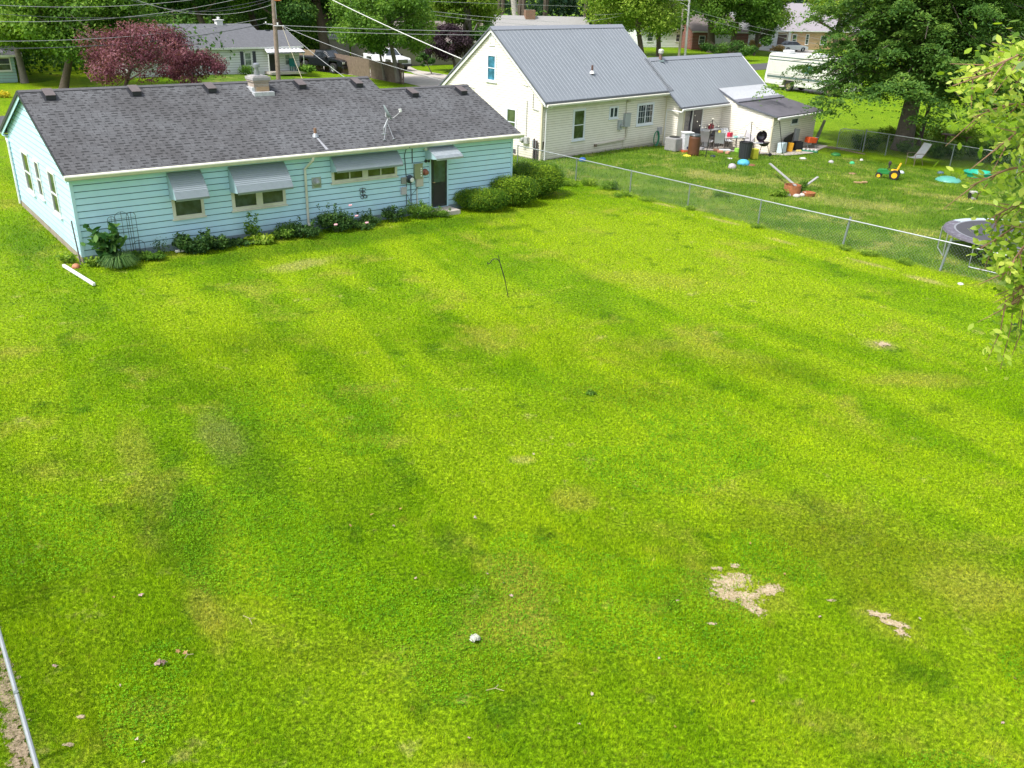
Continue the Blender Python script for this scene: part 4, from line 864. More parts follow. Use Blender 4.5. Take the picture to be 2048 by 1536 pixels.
house('tan_bungalow', 'shaded tan bungalow hidden by the dark purple tree', (-13.5, 94.5), .68, 11, 8, 2.3, 4.1, M('bungalow_siding', (.30, .27, .22), .8), M('bungalow_roof', (.24, .2, .19), .9), wins=((6.2, 7.2, .8, 1.9),), doors=((4.2, 5.0, 1.9),))
house('long_white_house', 'long white house across the street behind the poles', (17.0, 137.4), .30, 9.2, 8, 2.6, 5.0, WS, M('white_house_roof', (.3, .3, .32), .9), wins=((1.0, 2.0, .8, 1.9), (5.6, 6.6, .8, 1.9)))
RB = brickmat('red_brick', (.20, .06, .045), (.27, .09, .06), (.25, .2, .18), .4, .14)
house('red_brick_house', 'red brick and white garage house behind the street trees', (24.3, 136.0), .30, 9.0, 8, 2.5, 4.6, RB, M('brown_roof', (.2, .17, .16), .9), wins=((1.0, 2.0, .8, 1.9),), doors=((3.6, 6.2, 2.0, WHITE),))
house('white_gabled_house', 'white house with pale garage seen between the street trees', (32.0, 139.0), .30, 6.0, 8, 2.8, 5.0, WS, M('pale_roof2', (.30, .30, .31), .9), doors=((1.6, 4.2, 2.1, WHITE),))
OB = brickmat('orange_brick', (.50, .30, .14), (.58, .38, .2), (.45, .38, .3), .4, .14)
BH = house('orange_brick_house', 'orange brick house with mauve roof at the far right behind the motorhome', (36.2, 142.5), .33, 17, 10, 2.7, 6.4, OB, M('mauve_roof', (.34, .31, .34), .9, var=.12), wins=((4.9, 5.7, .7, 2.2), (10, 11.2, .7, 2.0), (7.3, 7.9, .7, 2.2)), doors=((1.6, 3.9, 2.1, M('garage_dark', (.10, .07, .06), .8)),))
b = MB(); b.box(-.3, .6, -.3, .3, -.3, 2.6); b.box(1.1, 1.5, -.2, .2, -.3, 2.6); b.box(4.1, 4.6, -.1, .02, -.3, 2.6); split_build(b, 'pillar', WHITE, BH)
b = MB(); b.prism([(-.6, -.6, 2.6), (-.6, 3, 3.9), (-.6, 3, 3.7), (-.6, -.6, 2.45)], (4.6, 0, 0)); b.build('porch_roof', M('pale_porch_roof', (.45, .46, .46), .9), BH)
house('mauve_roofed_house', 'distant house with grey roof above the orange brick house', (47, 168), .3, 16, 10, 3, 6.2, WS, M('grey_roof4', (.36, .36, .40), .9), wins=((3, 4.4, .8, 2), (8, 9.4, .8, 2)))

# ------------------------------------------------------------------ wooden fences
def plank_fence(name, label, A, B, hA, hB, m, posts=4, w=.14):
    A, B = Vector((A[0], A[1], 0)), Vector((B[0], B[1], 0)); L = (B - A).length; an = math.atan2(B.y - A.y, B.x - A.x)
    t = thing(name, label, 'fence', (A.x, A.y, gz(A.x, A.y)), an); mb = MB(); n = int(L / w)
    for i in range(n):
        h = hA + (hB - hA) * i / n + random.uniform(-.015, .015); mb.box(i * w + .004, (i + 1) * w - .004, random.uniform(0, .006), .022, .02, h)
    mb.build('boards', m, t)
    for z in (.35, 1.3):
        b = MB(); b.box(0, L, .023, .065, z, z + .08); b.build('rail', m, t)
    for i in range(posts + 1):
        b = MB(); x = L * i / posts; b.box(x - .05, x + .05, .0655, .165, -.1, min(hA, hB) + .05); b.build('post', m, t)
    return t
plank_fence('board_fence', 'weathered brown board fence beside the concrete drive', (-13.6, 82.9), (-10.25, 78.9), 1.55, 1.7, M('fence_brown', (.17, .125, .10), .9, var=.3, vs=4), 3)
plank_fence('board_fence', 'reddish brown board fence rising behind the black pickup', (-18.9, 88.6), (-13.6, 82.9), 1.7, 1.6, M('fence_red', (.21, .155, .115), .9, var=.3, vs=4), 4)
plank_fence('board_fence', 'pale tan fence panel between the white cottage and the pickup', (-22.5, 88.5), (-18.9, 88.6), 1.8, 1.8, M('fence_pale', (.42, .32, .20), .9, var=.2, vs=4), 2)

# ------------------------------------------------------------------ vehicles
RUB = M('rubber', (.02, .02, .021), .85, var=.2); CHR = M('chrome', (.55, .56, .58), .2, .9, var=.03)
def wheel(parent, x, y, r, wd, side, rimm=None):
    b = MB(); m = Matrix.Rotation(R(90), 3, 'X')
    b.lathe([(r * .58, -wd / 2), (r * .92, -wd / 2), (r, -wd * .32), (r, wd * .32), (r * .92, wd / 2), (r * .58, wd / 2)], 22, (x, y, r), m, False); w_ = b.build('wheel', RUB, parent, smooth=False)
    b = MB(); b.lathe([(0, wd * .30 * side), (r * .2, wd * .36 * side), (r * .25, wd * .2 * side), (r * .5, wd * .15 * side), (r * .6, wd * .42 * side), (r * .62, wd * .3 * side), (r * .6, -wd * .4 * side), (0, -wd * .4 * side)], 14, (x, y, r), m)
    b.build('rim', rimm or CHR, w_); return w_
def pickup(label, P, yaw, paint):
    t = thing('pickup_truck', label, 'pickup truck', P, yaw)     # +x is forward
    W = .96; b = MB()
    b.prism([(2.95, -W, .62), (2.95, -W, 1.10), (2.75, -W, 1.22), (1.35, -W, 1.34), (-.75, -W, 1.32), (-.80, -W, 1.30), (-2.85, -W, 1.30), (-2.85, -W, .70), (-2.3, -W, .62), (-2.2, -W, 1.05), (-1.35, -W, 1.05), (-1.2, -W, .55), (1.2, -W, .55), (1.35, -W, 1.05), (2.25, -W, 1.05), (2.4, -W, .62)], (0, 2 * W, 0))
    b.build('body', paint, t, bevel=.05)
    b = MB(); lo = [(1.30, 1.33), (-.72, 1.31)]; hi = [(.62, 1.93), (-.55, 1.94)]
    V = [(lo[0][0], -.90, lo[0][1]), (lo[0][0], .90, lo[0][1]), (lo[1][0], .90, lo[1][1]), (lo[1][0], -.90, lo[1][1]), (hi[0][0], -.72, hi[0][1]), (hi[0][0], .72, hi[0][1]), (hi[1][0], .72, hi[1][1]), (hi[1][0], -.72, hi[1][1])]
    b.v = V; b.f = [(0, 1, 5, 4), (1, 2, 6, 5), (2, 3, 7, 6), (3, 0, 4, 7), (4, 5, 6, 7), (0, 3, 2, 1)]; b.build('cab', paint, t, bevel=.04)
    GLv = glass('car_glass', (.02, .025, .03))
    def inset(p, k, o, nm):
        c = sum((Vector(q) for q in p), Vector()) / 4; n = (Vector(p[1]) - Vector(p[0])).cross(Vector(p[3]) - Vector(p[0])).normalized(); q = [c + (Vector(x) - c) * k + n * o for x in p]
        m_ = MB(); m_.prism(q, n * .006); m_.build(nm, GLv, t)
    inset([V[0], V[1], V[5], V[4]], .86, .003, 'windshield'); inset([V[2], V[3], V[7], V[6]], .8, .003, 'rear_window'); inset([V[3], V[0], V[4], V[7]], .8, .003, 'side_window'); inset([V[1], V[2], V[6], V[5]], .8, .003, 'side_window')
    b = MB(); b.box(2.955, 3.0, -.55, .55, .80, 1.12); g = b.build('grille', M('grille_dark', (.06, .06, .065), .4, .5), t)
    b = MB(); [b.box(3.001, 3.012, -.5, .5, z, z + .025) for z in (.85, .94, 1.03)]; split_build(b, 'grille_bar', CHR, g)
    b = MB(); b.box(2.9, 3.12, -.95, .95, .48, .70); b.build('bumper', BLK, t, bevel=.03)
    b = MB(); b.box(-3.0, -2.86, -.9, .9, .55, .70); b.build('bumper', CHR, t, bevel=.03)
    for s in (-1, 1):
        b = MB(); b.box(2.84, 2.965, s * .75 - .17, s * .75 + .17, .88, 1.08); b.build('headlight', M('headlamp', (.7, .72, .74), .15), t, bevel=.02)
        b = MB(); b.box(-2.87, -2.80, s * .86 - .07, s * .86 + .07, .85, 1.2); b.build('tail_light', M('tail_red', (.3, .02, .02), .3), t)
        b = MB(); b.box(.95, 1.12, s * 1.06 - .1, s * 1.06 + .1, 1.28, 1.48); b.build('mirror', BLK, t, bevel=.02)
        for x in (1.80, -1.78): wheel(t, x, s * .88, .46, .30, -s)
    b = MB(); b.box(-2.8, -.85, -.8, .8, 1.301, 1.315); b.build('bed', M('bed_liner', (.05, .05, .055), .8), t)
    return t
gp = G(655, 145)
pickup('lifted black pickup truck on the drive by the white cottage', (gp.x - .3, gp.y + .9, gp.z), R(-32), M('black_car_paint', (.012, .015, .018), .18, .1, var=.1, spec=.7))
wp = G(822, 143); pickup('white pickup truck mostly hidden behind the tree and board fence', (wp.x - 2.6, wp.y + 1.7, wp.z), R(-50), M('white_car_paint', (.7, .72, .75), .2, var=.03))
def sedan(label, P, yaw, paint):
    t = thing('parked_car', label, 'car', P, yaw); W = .88; b = MB()
    b.prism([(2.25, -W, .35), (2.28, -W, .62), (2.1, -W, .76), (1.1, -W, .92), (-1.5, -W, .95), (-2.2, -W, .88), (-2.25, -W, .4), (-1.75, -W, .32), (-1.6, -W, .6), (-1.1, -W, .6), (-.95, -W, .28), (.95, -W, .28), (1.1, -W, .6), (1.6, -W, .6), (1.75, -W, .32)], (0, 2 * W, 0)); b.build('body', paint, t, bevel=.05)
    V = [(1.05, -.8, .92), (1.05, .8, .92), (-1.75, .8, .94), (-1.75, -.8, .94), (.25, -.6, 1.42), (.25, .6, 1.42), (-1.05, .6, 1.42), (-1.05, -.6, 1.42)]
    b = MB(); b.v = V; b.f = [(0, 1, 5, 4), (1, 2, 6, 5), (2, 3, 7, 6), (3, 0, 4, 7), (4, 5, 6, 7), (0, 3, 2, 1)]; b.build('cabin', glass('car_glass', (.02, .025, .03)), t, bevel=.03)
    b = MB(); b.prism([(.22, -.62, 1.40), (.22, .62, 1.40), (-1.08, .62, 1.40), (-1.08, -.62, 1.40)], (0, 0, .035)); b.build('roof', paint, t, bevel=.015)
    for s in (-1, 1):
        b = MB(); b.box(2.15, 2.27, s * .65 - .15, s * .65 + .15, .6, .72); b.build('headlight', M('headlamp', (.7, .72, .74), .15), t)
        for x in (1.35, -1.35): wheel(t, x, s * .78, .33, .2, -s)
    return t
p = G(1583, 103); sedan('white sedan parked before the orange brick house', (p.x, p.y, p.z), R(22), MC['white_car_paint'])
p = G(1558, 94); sedan('dark car in the shade of the brick carport', (p.x, p.y + 2, p.z), R(110), M('dark_car', (.02, .02, .03), .25, spec=.6))

# motorhome, long axis along -b
ra = .7; RVt = thing('motorhome', 'white motorhome parked on the grass, half hidden by the big tree', 'motorhome', (25.6, 83.6, -.42), R(-50))
WR_ = M('rv_white', (.68, .67, .65), .35, var=.04, dirt=(.5, .48, .44), dirtamt=.4); b = MB()      # +x is the nose; near side is -y
b.prism([(-3.6, -1.2, .45), (-3.75, -1.2, .8), (-3.55, -1.2, 2.95), (-3.35, -1.2, 3.12), (3.2, -1.2, 3.12), (4.3, -1.2, 2.5), (4.4, -1.2, 1.9), (3.6, -1.2, 1.8), (4.9, -1.2, 1.1), (4.9, -1.2, .5), (3.8, -1.2, .45), (3.6, -1.2, .95), (2.7, -1.2, .95), (2.5, -1.2, .42), (-.4, -1.2, .42), (-.6, -1.2, .95), (-1.6, -1.2, .95), (-1.8, -1.2, .42)], (0, 2.4, 0)); b.build('body', WR_, RVt, bevel=.08)
for z0, z1, c in ((2.78, 2.86, 'dark'), (2.52, 2.60, 'dark'), (1.04, 1.22, 'dark'), (.92, .98, 'grey'), (1.28, 1.33, 'grey')):
    b = MB(); b.box(-3.45, 3.1, -1.215, -1.205, z0, z1); b.build('stripe', M('rv_' + c, (.10, .14, .14) if c == 'dark' else (.4, .36, .35), .5), RVt)
b = MB(); b.box(-3.42, 1.3, -1.22, -1.204, 1.45, 2.45); b.build('side_panel', M('rv_panel', (.60, .60, .58), .5), RVt)
b = MB(); b.box(.15, 1.15, -1.235, -1.222, 1.65, 2.3); b.build('window', glass('rv_glass', (.02, .06, .06)), RVt)
b = MB(); b.box(-.1, 1.6, -1.19, 1.1, 3.121, 3.25); b.box(-2.6, -1.9, -.5, .3, 3.121, 3.38); split_build(b, 'roof_unit', WHITE, RVt, bevel=.03)
b = MB(); b.tube([(-3.5, -1.15, 3.2), (-1.9, -1.1, 3.22), (-1.5, -1.1, 3.17), (-.4, -1.1, 3.2)], .03, 6); b.build('awning_roll', M('awning_grey', (.22, .26, .28), .6), RVt)
for i in range(4):
    b = MB(); b.box(-3.76, -3.66, -1.14, -1.0, .85 + i * .17, .95 + i * .17); b.build('tail_light', M('rv_light', (.10, .16, .17), .4), RVt)
b = MB(); b.box(-3.95, -3.7, -1.15, 1.15, .38, .5); b.build('bumper', M('bumper_dark', (.12, .1, .12), .6), RVt)
for x in (-1.1, 3.15):
    for s in (-1, 1): wheel(RVt, x, s * 1.0, .44, .32, -s, M('rim_brassy', (.45, .38, .25), .35, .6))

# ------------------------------------------------------------------ poles and wires
WOOD = M('pole_wood', (.30, .235, .18), .9, var=.3, vs=6, bump=.5)
bp = Vector((-17.45, 66.0, 0)); t = thing('utility_pole', 'leaning weathered wooden utility pole behind the blue house ridge', 'utility pole', bp)
b = MB(); b.tube([(0, 0, -.3), (.05, 0, 4), (.1, .05, 9.5)], [.17, .15, .12], 12); b.build('pole', WOOD, t)
b = MB(); b.cbox((.42, -.1, 6.35), (.42, .3, .36)); b.build('orange_box', M('orange_sign', (.62, .16, .05), .6), t, bevel=.02)
b = MB(); b.tube([(.0, -.2, 4.55), (.75, -.25, 4.58)], .03, 6); b.tube([(.0, .0, 4.62), (-.75, .1, 4.66)], .03, 6); b.build('bracket', GALV, t)
b = MB(); b.cbox((.3, -.2, 4.7), (.09, .09, .16)); b.cbox((-.6, .1, 4.75), (.08, .08, .12)); split_build(b, 'insulator', WHITE, t)
b = MB(); b.tube([(.21, -.05, 5), (.2, -.05, 8)], .022, 6); b.build('conduit', GREYP, t)
q1 = Vector((19.55, 117.6, -.45)); t = thing('street_lamp', 'tall pale metal street lamp pole with curved arm beyond the metal roof', 'street lamp', q1)
q1b = Vector((20.35, 117.8, -.45)); t.location = q1b
b = MB(); b.tube([(0, 0, -.3), (-.15, 0, 5), (-.3, 0, 11)], [.16, .14, .10], 10); b.build('pole', M('lamp_pole_pale', (.52, .52, .54), .5, .3, var=.1), t)
b = MB(); b.tube([(-.2, 0, 6.0), (-.9, -.1, 6.35), (-2.0, -.3, 6.62), (-3.9, -.5, 6.66)], .05, 8); b.tube([(-.22, 0, 6.72), (-2.2, -.2, 6.74), (-3.3, -.4, 6.68)], .03, 6); b.build('arm', M('lamp_arm', (.5, .5, .53), .5, .3), t)
b = MB(); b.lathe([(0, -.08), (.18, -.05), (.16, .06), (0, .1)], 12, (-4.1, -.52, 6.62), Matrix.Scale(2.0, 3, (1, 0, 0))); b.build('lamp_head', M('lamp_head', (.6, .6, .62), .4, .3), t)
t = thing('utility_pole', 'short pale wooden pole standing beside the street lamp', 'utility pole', q1)
b = MB(); b.tube([(0, 0, -.3), (-.05, 0, 3), (-.1, 0, 5.95)], [.16, .15, .13], 10); b.build('pole', M('pole_grey', (.40, .35, .30), .9, var=.2), t)
b = MB(); b.tube([(-.1, 0, 5.5), (.2, .1, 5.75), (.5, .1, 5.6)], .03, 6); b.build('bracket', WHITE, t)
WIRE = M('wire_pale', (.45, .46, .47), .5, .2); WIRED = M('wire_dark', (.10, .11, .12), .6)
def wire(label, A, B, sag, m=WIRE, r=.014, pts=None):
    A, B = Vector(A), Vector(B); L = [A.lerp(B, i / 24) - Vector((0, 0, sag * 4 * (i / 24) * (1 - i / 24))) for i in range(25)]
    b = MB(); n = len(L); c = A; b.tube([p - c for p in L], r, 5); o = b.build('power_line', m, None, loc=c); tag(o, label, 'wire', 'overhead wires'); return o
PT = bp + Vector((.6, -.2, 4.6)); PL = bp + Vector((-.5, .05, 4.7))
def H2w(a, b, z): c_, s_ = cos(H2O[2]), sin(H2O[2]); return Vector((H2O[0] + a * c_ - b * s_, H2O[1] + a * s_ + b * c_, z))
wire('thick white service wire dropping across the trees to the cream gable', bp + Vector((.1, 0, 8.2)), H2w(-.05, 1.0, 3.4), .25, M('wire_white', (.7, .7, .68), .5), .022)
wire('thin wire slung low from the pole to the back of the cream gable', PT, H2w(-.05, 4.8, 2.93), .3)
wire('yellowish wire dropping from the pole behind the blue roof', PT, Lw(11.9, 8.6, 2.6), .15, M('wire_yellow', (.45, .4, .25), .6))
wire('pale wire dropping from the pole towards the concrete drive', PT, Lw(15.2, 7, 2.5), .3)
wire('upper of two level wires right of the wooden pole', PT, D(1100, 63, 78), .12, WIRE, .018); wire('lower of two level wires right of the wooden pole', PT + Vector((0, 0, -.3)), D(1110, 70, 78), .12, WIRE, .018)
wire('highest thin wire crossing above the beige roof', D(600, -8, 70), D(1370, 18, 118), .1); wire('thin wire passing in front of the tall bare trunk', D(870, 30, 80), D(1100, 52, 85), .1); wire('second thin wire crossing the tall bare trunk', D(860, 22, 80), D(1120, 44, 85), .1)
wire('dark wire sagging left of the pole over the white cottage roof', PL, D(-60, 96, 52), .5, WIRED, .022); wire('pale wire above the dark one left of the pole', PL + Vector((0, 0, .35)), D(-60, 82, 52), .45)
wire('upper wire curving down from the left over the dark tree', D(560, -25, 66), D(-40, 42, 52), .7); wire('second wire curving over the broad dark tree', D(560, -8, 66), D(-40, 24, 52), .75, WIRED)
wire('topmost wire at the left edge of the view', D(540, -28, 66), D(-40, 8, 52), .6); wire('wire bowing low beside the maple crown', D(262, 0, 62), D(548, -2, 66), .75, WIRED); wire('second bowing wire beside the maple crown', D(268, -2, 62), D(548, 8, 66), .8)
q2 = q1 + Vector((-.1, 0, 5.5))
wire('wire from the short pale pole to the upper left', q2, D(1230, 44, 100), .15); wire('lower wire from the short pale pole to the left', q2 + Vector((0, 0, -.5)), D(1210, 58, 100), .2)
wire('wire from the street lamp pole falling to the right', q2 + Vector((1, 0, .2)), D(1720, 88, 125), .5); wire('lower wire falling right from the street lamp pole', q2 + Vector((1, 0, -.4)), D(1720, 100, 125), .4); wire('wire climbing left past the street lamp arm', D(1355, -2, 112), D(1180, 42, 95), .3); wire('second wire climbing left under the lamp arm', D(1355, 8, 112), D(1190, 30, 95), .25)
# ------------------------------------------------------------------ wire fences
LINK = M('chain_link', (.40, .44, .44), .5, .5); POSTM = M('fence_post_steel', (.24, .28, .28), .5, .4, var=.15)
def chainlink(name, label, pts, h, lean=None, fat=(), pitch=.11, rail_r=.021, mesh=True, wr=.0015):
    """posts stand at pts; rail, posts and the woven wire are parts"""
    P = [Vector((p[0], p[1], gz(p[0], p[1]))) for p in pts]; t = thing(name, label, 'fence', P[0]); o = P[0]; up = Vector((0, 0, h))
    b = MB(); b.tube([p - o + up for p in P], rail_r, 8); b.build('top_rail', GALV, t)
    for i, p in enumerate(P):
        q = p - o; r = .038 if i in fat else .026; l = Vector((0, 0, 0)) if not lean or i not in lean else Vector(lean[i]); b = MB()
        b.tube([q + Vector((0, 0, -.1)) + l * 0 , q + up * 1.0 + l + Vector((0, 0, .03 if i not in fat else .09))], r, 10); b.build('post', POSTM, t)
    if mesh:
        b = MB()
        for A, B in zip(P, P[1:]):
            L = (B - A).length; n = int(L / pitch); d = (B - A) / L; nz = h - .04; nn = int(round(nz / pitch))
            for i in range(-nn, n + 1):
                for s in (1, -1):
                    a0 = i * pitch if s > 0 else (i + nn) * pitch; x0, z0 = a0, 0.; x1, z1 = a0 + s * nn * pitch, nz
                    # clip to the bay
                    def clipx(xa, za, xb, zb, lim, side):
                        if (xa < lim) == side and (xb < lim) == side: return None
                        if (xa < lim) == side: k = (lim - xa) / (xb - xa); return (lim, za + (zb - za) * k, xb, zb)
                        if (xb < lim) == side: k = (lim - xa) / (xb - xa); return (xa, za, lim, za + (zb - za) * k)
                        return (xa, za, xb, zb)
                    c = clipx(x0, z0, x1, z1, 0., True)
                    if c: c = clipx(*c, L, False)
                    if not c or abs(c[0] - c[2]) < .02: continue
                    p = A - o + d * c[0] + Vector((0, 0, c[1] + .02)); q = A - o + d * c[2] + Vector((0, 0, c[3] + .02)); v = (q - p).normalized(); w1 = v.cross(d.cross(Vector((0, 0, 1)))).normalized() * wr; w2 = d.cross(Vector((0, 0, 1))) * wr * s
                    b.quad(p + w1, p - w1, q - w1, q + w1); b.quad(p + w2, p - w2, q - w2, q + w2)
        b.build('wire_mesh', LINK, t)
    return t
fd_ = Vector((.6717, -.7408, 0)); f0 = Vector((2.5232, 39.2715, 0)); fpost = [f0 + fd_ * a for a in (-3.9, 0, 3.19, 6.24, 9.52, 12.95, 16.35, 19.6, 22.9)]
chainlink('chain_link_fence', 'long galvanised chain link fence dividing the two back yards', fpost, .95, {6: (.16, .05, 0), 5: (.10, .0, 0)}, (5, 6))
g0 = G(1725, 304); g1 = G(1770, 311); g2 = G(1899, 334); g3 = G(2030, 358); g4 = g3 + (g3 - g2)
chainlink('chain_link_fence', 'far chain link fence crossing in front of the big tree trunk', [g0, g1, g2, g3, g4], 1.18, fat=(0,), pitch=.14)
ga = G(1673, 297); gt = thing('fence_gate', 'open pipe gate with one rounded top corner by the cream shed', 'gate', ga); v = (G(1720, 303) - ga); v.z = 0
b = MB(); b.tube([(0, 0, .06), (0, 0, .95), v * .04 + Vector((0, 0, 1.1)), v * .15 + Vector((0, 0, 1.16)), v + Vector((0, 0, 1.16)), v + Vector((0, 0, .06)), (0, 0, .06)], .022, 8); b.build('gate_frame', POSTM, gt)
b = MB(); b.tube([(0, 0, .8), v * .2 + Vector((0, 0, 1.14))], .015, 6); b.build('brace', POSTM, gt)
b = MB(); n = 11
for i in range(n):
    b.tube([v * (i / n) + Vector((0, 0, .06)), v * min(1, (i + 5) / n) + Vector((0, 0, .06 + 1.08 * (min(1, (i + 5) / n) - i / n) * n / 5))], .003, 3); b.tube([v * ((i + 1) / n) + Vector((0, 0, .06)), v * max(0, (i - 4) / n) + Vector((0, 0, .06 + 1.08 * ((i + 1) / n - max(0, (i - 4) / n)) * n / 5))], .003, 3)
b.build('wire_mesh', LINK, gt)
n0 = Vector((-6.6, 9.35, 0)); nd = (Vector((-4.44, 6.07, 0)) - Vector((-5.79, 7.89, 0))).normalized(); n0 = Vector((-5.79, 7.89, 0))
chainlink('chain_link_fence', 'near chain link fence with bright top rail in the lower left corner', [n0 - nd * 4.8, n0 - nd * 1.9, n0 + nd * 1.1, n0 + nd * 4.1], 1.0, pitch=.075, rail_r=.024)
po = G(1636, 290); t = thing('wooden_post', 'grey green wooden post leaning at the corner of the cream shed', 'post', po)
b = MB(); b.tube([(-.25, 0, -.1), (-.1, 0, .5), (.15, 0, 1.45)], [.16, .11, .08], 8); b.build('post', M('old_post', (.22, .23, .17), .9, var=.3, bump=.5), t)
t0 = G(1066, 321); t = thing('bundled_stakes', 'bundle of dark weathered stakes at the corner of the cream house', 'stakes', t0)
for i, (dx, dy, h, l) in enumerate(((0, 0, 1.05, .02), (.14, -.03, .95, 0), (.26, .02, 1.0, .03), (.36, 0, .92, .1), (.08, .08, .9, -.03))):
    b = MB(); b.tube([(dx, dy, -.05), (dx + l, dy, h)], .045, 7); b.build('stake', M('dark_stake', (.09, .07, .07), .9, var=.3), t)

# ------------------------------------------------------------------ things on the near lawn
p = G(1018, 594); t = thing('shepherds_hook', 'thin black shepherds hook leaning in the middle of the lawn', 'garden hook', p)
b = MB(); L = [(-.25, 0, .90), (-.29, 0, 1.02), (-.35, .0, 1.08), (-.43, .0, 1.085), (-.50, 0, 1.04), (-.54, 0, .97), (-.585, 0, .93), (-.62, 0, .95), (-.61, 0, .99)]
b.tube([(0, 0, -.1), (-.14, 0, .55)] + L, .0125, 6); b.tube([(-.15, 0, .55), (-.28, .0, .98), (-.325, 0, 1.19)], .010, 6); b.build('hook', BLK, t)
pa, pb = G(128, 536), G(189, 574); o = MB(); d = pb - pa; L = d.length
o.prism([(0, -.04, .0), (0, .04, .0), (0, .04, .08), (0, -.04, .08)], (L, 0, 0)); o = o.build('downspout_pipe', WHITE, None, loc=pa + Vector((0, 0, .035)), rz=math.atan2(d.y, d.x), bevel=.01); tag(o, 'length of white downspout lying on the grass near the corner', 'downspout')
pa, pb = G(351, 507), G(382, 503); d = pb - pa; o = MB(); o.prism([(0, -.05, 0), (0, .05, 0), (0, .04, .07), (0, -.04, .07)], (d.length, 0, 0)); o = o.build('downspout_pipe', WHITE, None, loc=pa + Vector((0, 0, .04)), rz=math.atan2(d.y, d.x), bevel=.01); tag(o, 'short white pipe lying in the flower bed', 'downspout')
# edging pole leaning on the house corner
t = thing('garden_pole', 'dark pole leaning against the near corner of the blue house', 'pole', G(162, 530)); b = MB(); b.tube([(0, 0, 0), (-.18, .25, 1.25)], .022, 7); b.build('pole', M('pole_dark', (.12, .11, .1), .7), t)
# half buried slab outline in the lawn, patio slab by the back door
o = MB(); q = [G(890, 421), G(906, 430), G(893, 434), G(878, 424)]; o.prism([(a.x, a.y, .02) for a in q], (0, 0, .03)); o = o.build('stepping_slab', M('pinkish_concrete', (.42, .34, .29), .9, var=.15)); tag(o, 'pinkish concrete slab below the back door', 'slab')
# fallen leaves
LFM = [M('dry_leaf_pale', (.46, .38, .29), .8, var=.2, vs=30), M('dry_leaf_pink', (.42, .29, .25), .8, var=.2, vs=30), M('dry_leaf_brown', (.36, .21, .08), .8, var=.2, vs=30)]
def leafmesh(s, m):
    b = MB(); n = 10; r = [1, .55, .95, .5, .85, .45, .8, .5, .95, .55]
    c = len(b.v); b.v.append((0, 0, .012)); 
    for k in range(n): b.v.append((s * r[k] * cos(2 * pi * k / n), s * r[k] * sin(2 * pi * k / n) * .8, .012 * random.uniform(-.2, 2.2)))
    for k in range(n): b.f.append((0, 1 + k, 1 + (k + 1) % n))
    return b.build('fallen_leaf', m, None)
protos = [tag(leafmesh(.062, m), 'x', 'leaf', 'dry leaves fallen on the lawn') for m in LFM for _ in range(2)]
SPOT = [(203, 964), (700, 1055), (744, 1033), (802, 1021), (787, 1055), (831, 1160), (975, 1151), (1067, 911), (950, 1038), (319, 1334), (357, 1307), (371, 1310), (228, 1198), (282, 1194), (110, 1336), (241, 1375), (1007, 1170), (1317, 1320), (1184, 1392), (1455, 1372), (1500, 1090), (1568, 1152), (1639, 1237), (1355, 1205), (1105, 892), (1158, 1452), (289, 1527), (275, 1482), (1350, 1458), (1505, 1407), (2027, 1360), (2005, 1450), (1023, 1195), (938, 1480), (620, 940), (1838, 1240)]
LNAME = ['pale', 'pinkish', 'brown']
used = set(); LV = []
for i, (u, v) in enumerate(SPOT):
    k = (i * 5 + i // 3) % 6; pr = protos[k]
    o = pr if k not in used else pr.copy()
    if k in used: col.objects.link(o)
    used.add(k); p = G(u, v); o.location = (p.x, p.y, p.z + .032); o.rotation_euler = (random.uniform(-.5, .5), random.uniform(-.5, .5), random.uniform(0, 6.28)); o.scale = [random.uniform(.4, .8)] * 3
    LV.append((o, u, v, LNAME[k // 2]))
MARKS = [('the crumpled white clump', 950, 1284), ('the largest bare patch', 1490, 1185), ('the pinkish leaf clump', 320, 1334), ('the long pale twig left of centre', 497, 1245), ('the lone leafy weed', 1182, 789), ('the bottom right corner', 2048, 1536), ('the bottom left corner', 0, 1536), ('the bare patch furthest right', 1785, 1250), ('the left edge of the photo halfway down', 0, 900)]
ORD = ['nearest', 'second nearest', 'third nearest', 'fourth nearest', 'fifth nearest', 'sixth nearest', 'seventh nearest', 'eighth nearest', 'ninth nearest', 'tenth nearest'] + ['%dth nearest' % i for i in range(11, 40)]
BY = {}
for o, u, v, c_ in LV: BY.setdefault(min(MARKS, key=lambda m_: (m_[1] - u) ** 2 + (m_[2] - v) ** 2), []).append((o, u, v, c_))
for m_, L_ in BY.items():
    for i, (o, u, v, c_) in enumerate(sorted(L_, key=lambda q: (q[1] - m_[1]) ** 2 + (q[2] - m_[2]) ** 2)): o['label'] = f'{c_} dry leaf, {ORD[i]} leaf to {m_[0]}'
p = G(950, 1284); b = MB()
for i in range(26):
    d_ = unit(rng.normal(size=3)); d_[2] = abs(d_[2]); c = Vector(d_ * np.array([.05, .045, .025])) + Vector((0, 0, .03)); m_ = Matrix.Rotation(random.uniform(0, 6), 3, Vector(unit(rng.normal(size=3)))); b.cbox(c, (.055, .04, .003), m_)
tag(b.build('dandelion_fluff', M('white_scrap', (.50, .52, .43), .9, var=.2), None, loc=p + Vector((0, 0, .03))), 'crumpled whitish clump on the grass low in the centre', 'litter')
p = G(320, 1334); b = MB()
for i in range(12):
    d_ = unit(rng.normal(size=3)); d_[2] = abs(d_[2]); m_ = Matrix.Rotation(random.uniform(0, 6), 3, Vector(unit(rng.normal(size=3)))); b.cbox(Vector(d_ * np.array([.05, .04, .02])) + Vector((0, 0, .03)), (.06, .04, .003), m_)
tag(b.build('leaf_clump', LFM[1], None, loc=p + Vector((.02, 0, .03))), 'curled pinkish clump of dead leaf at lower left', 'leaf')
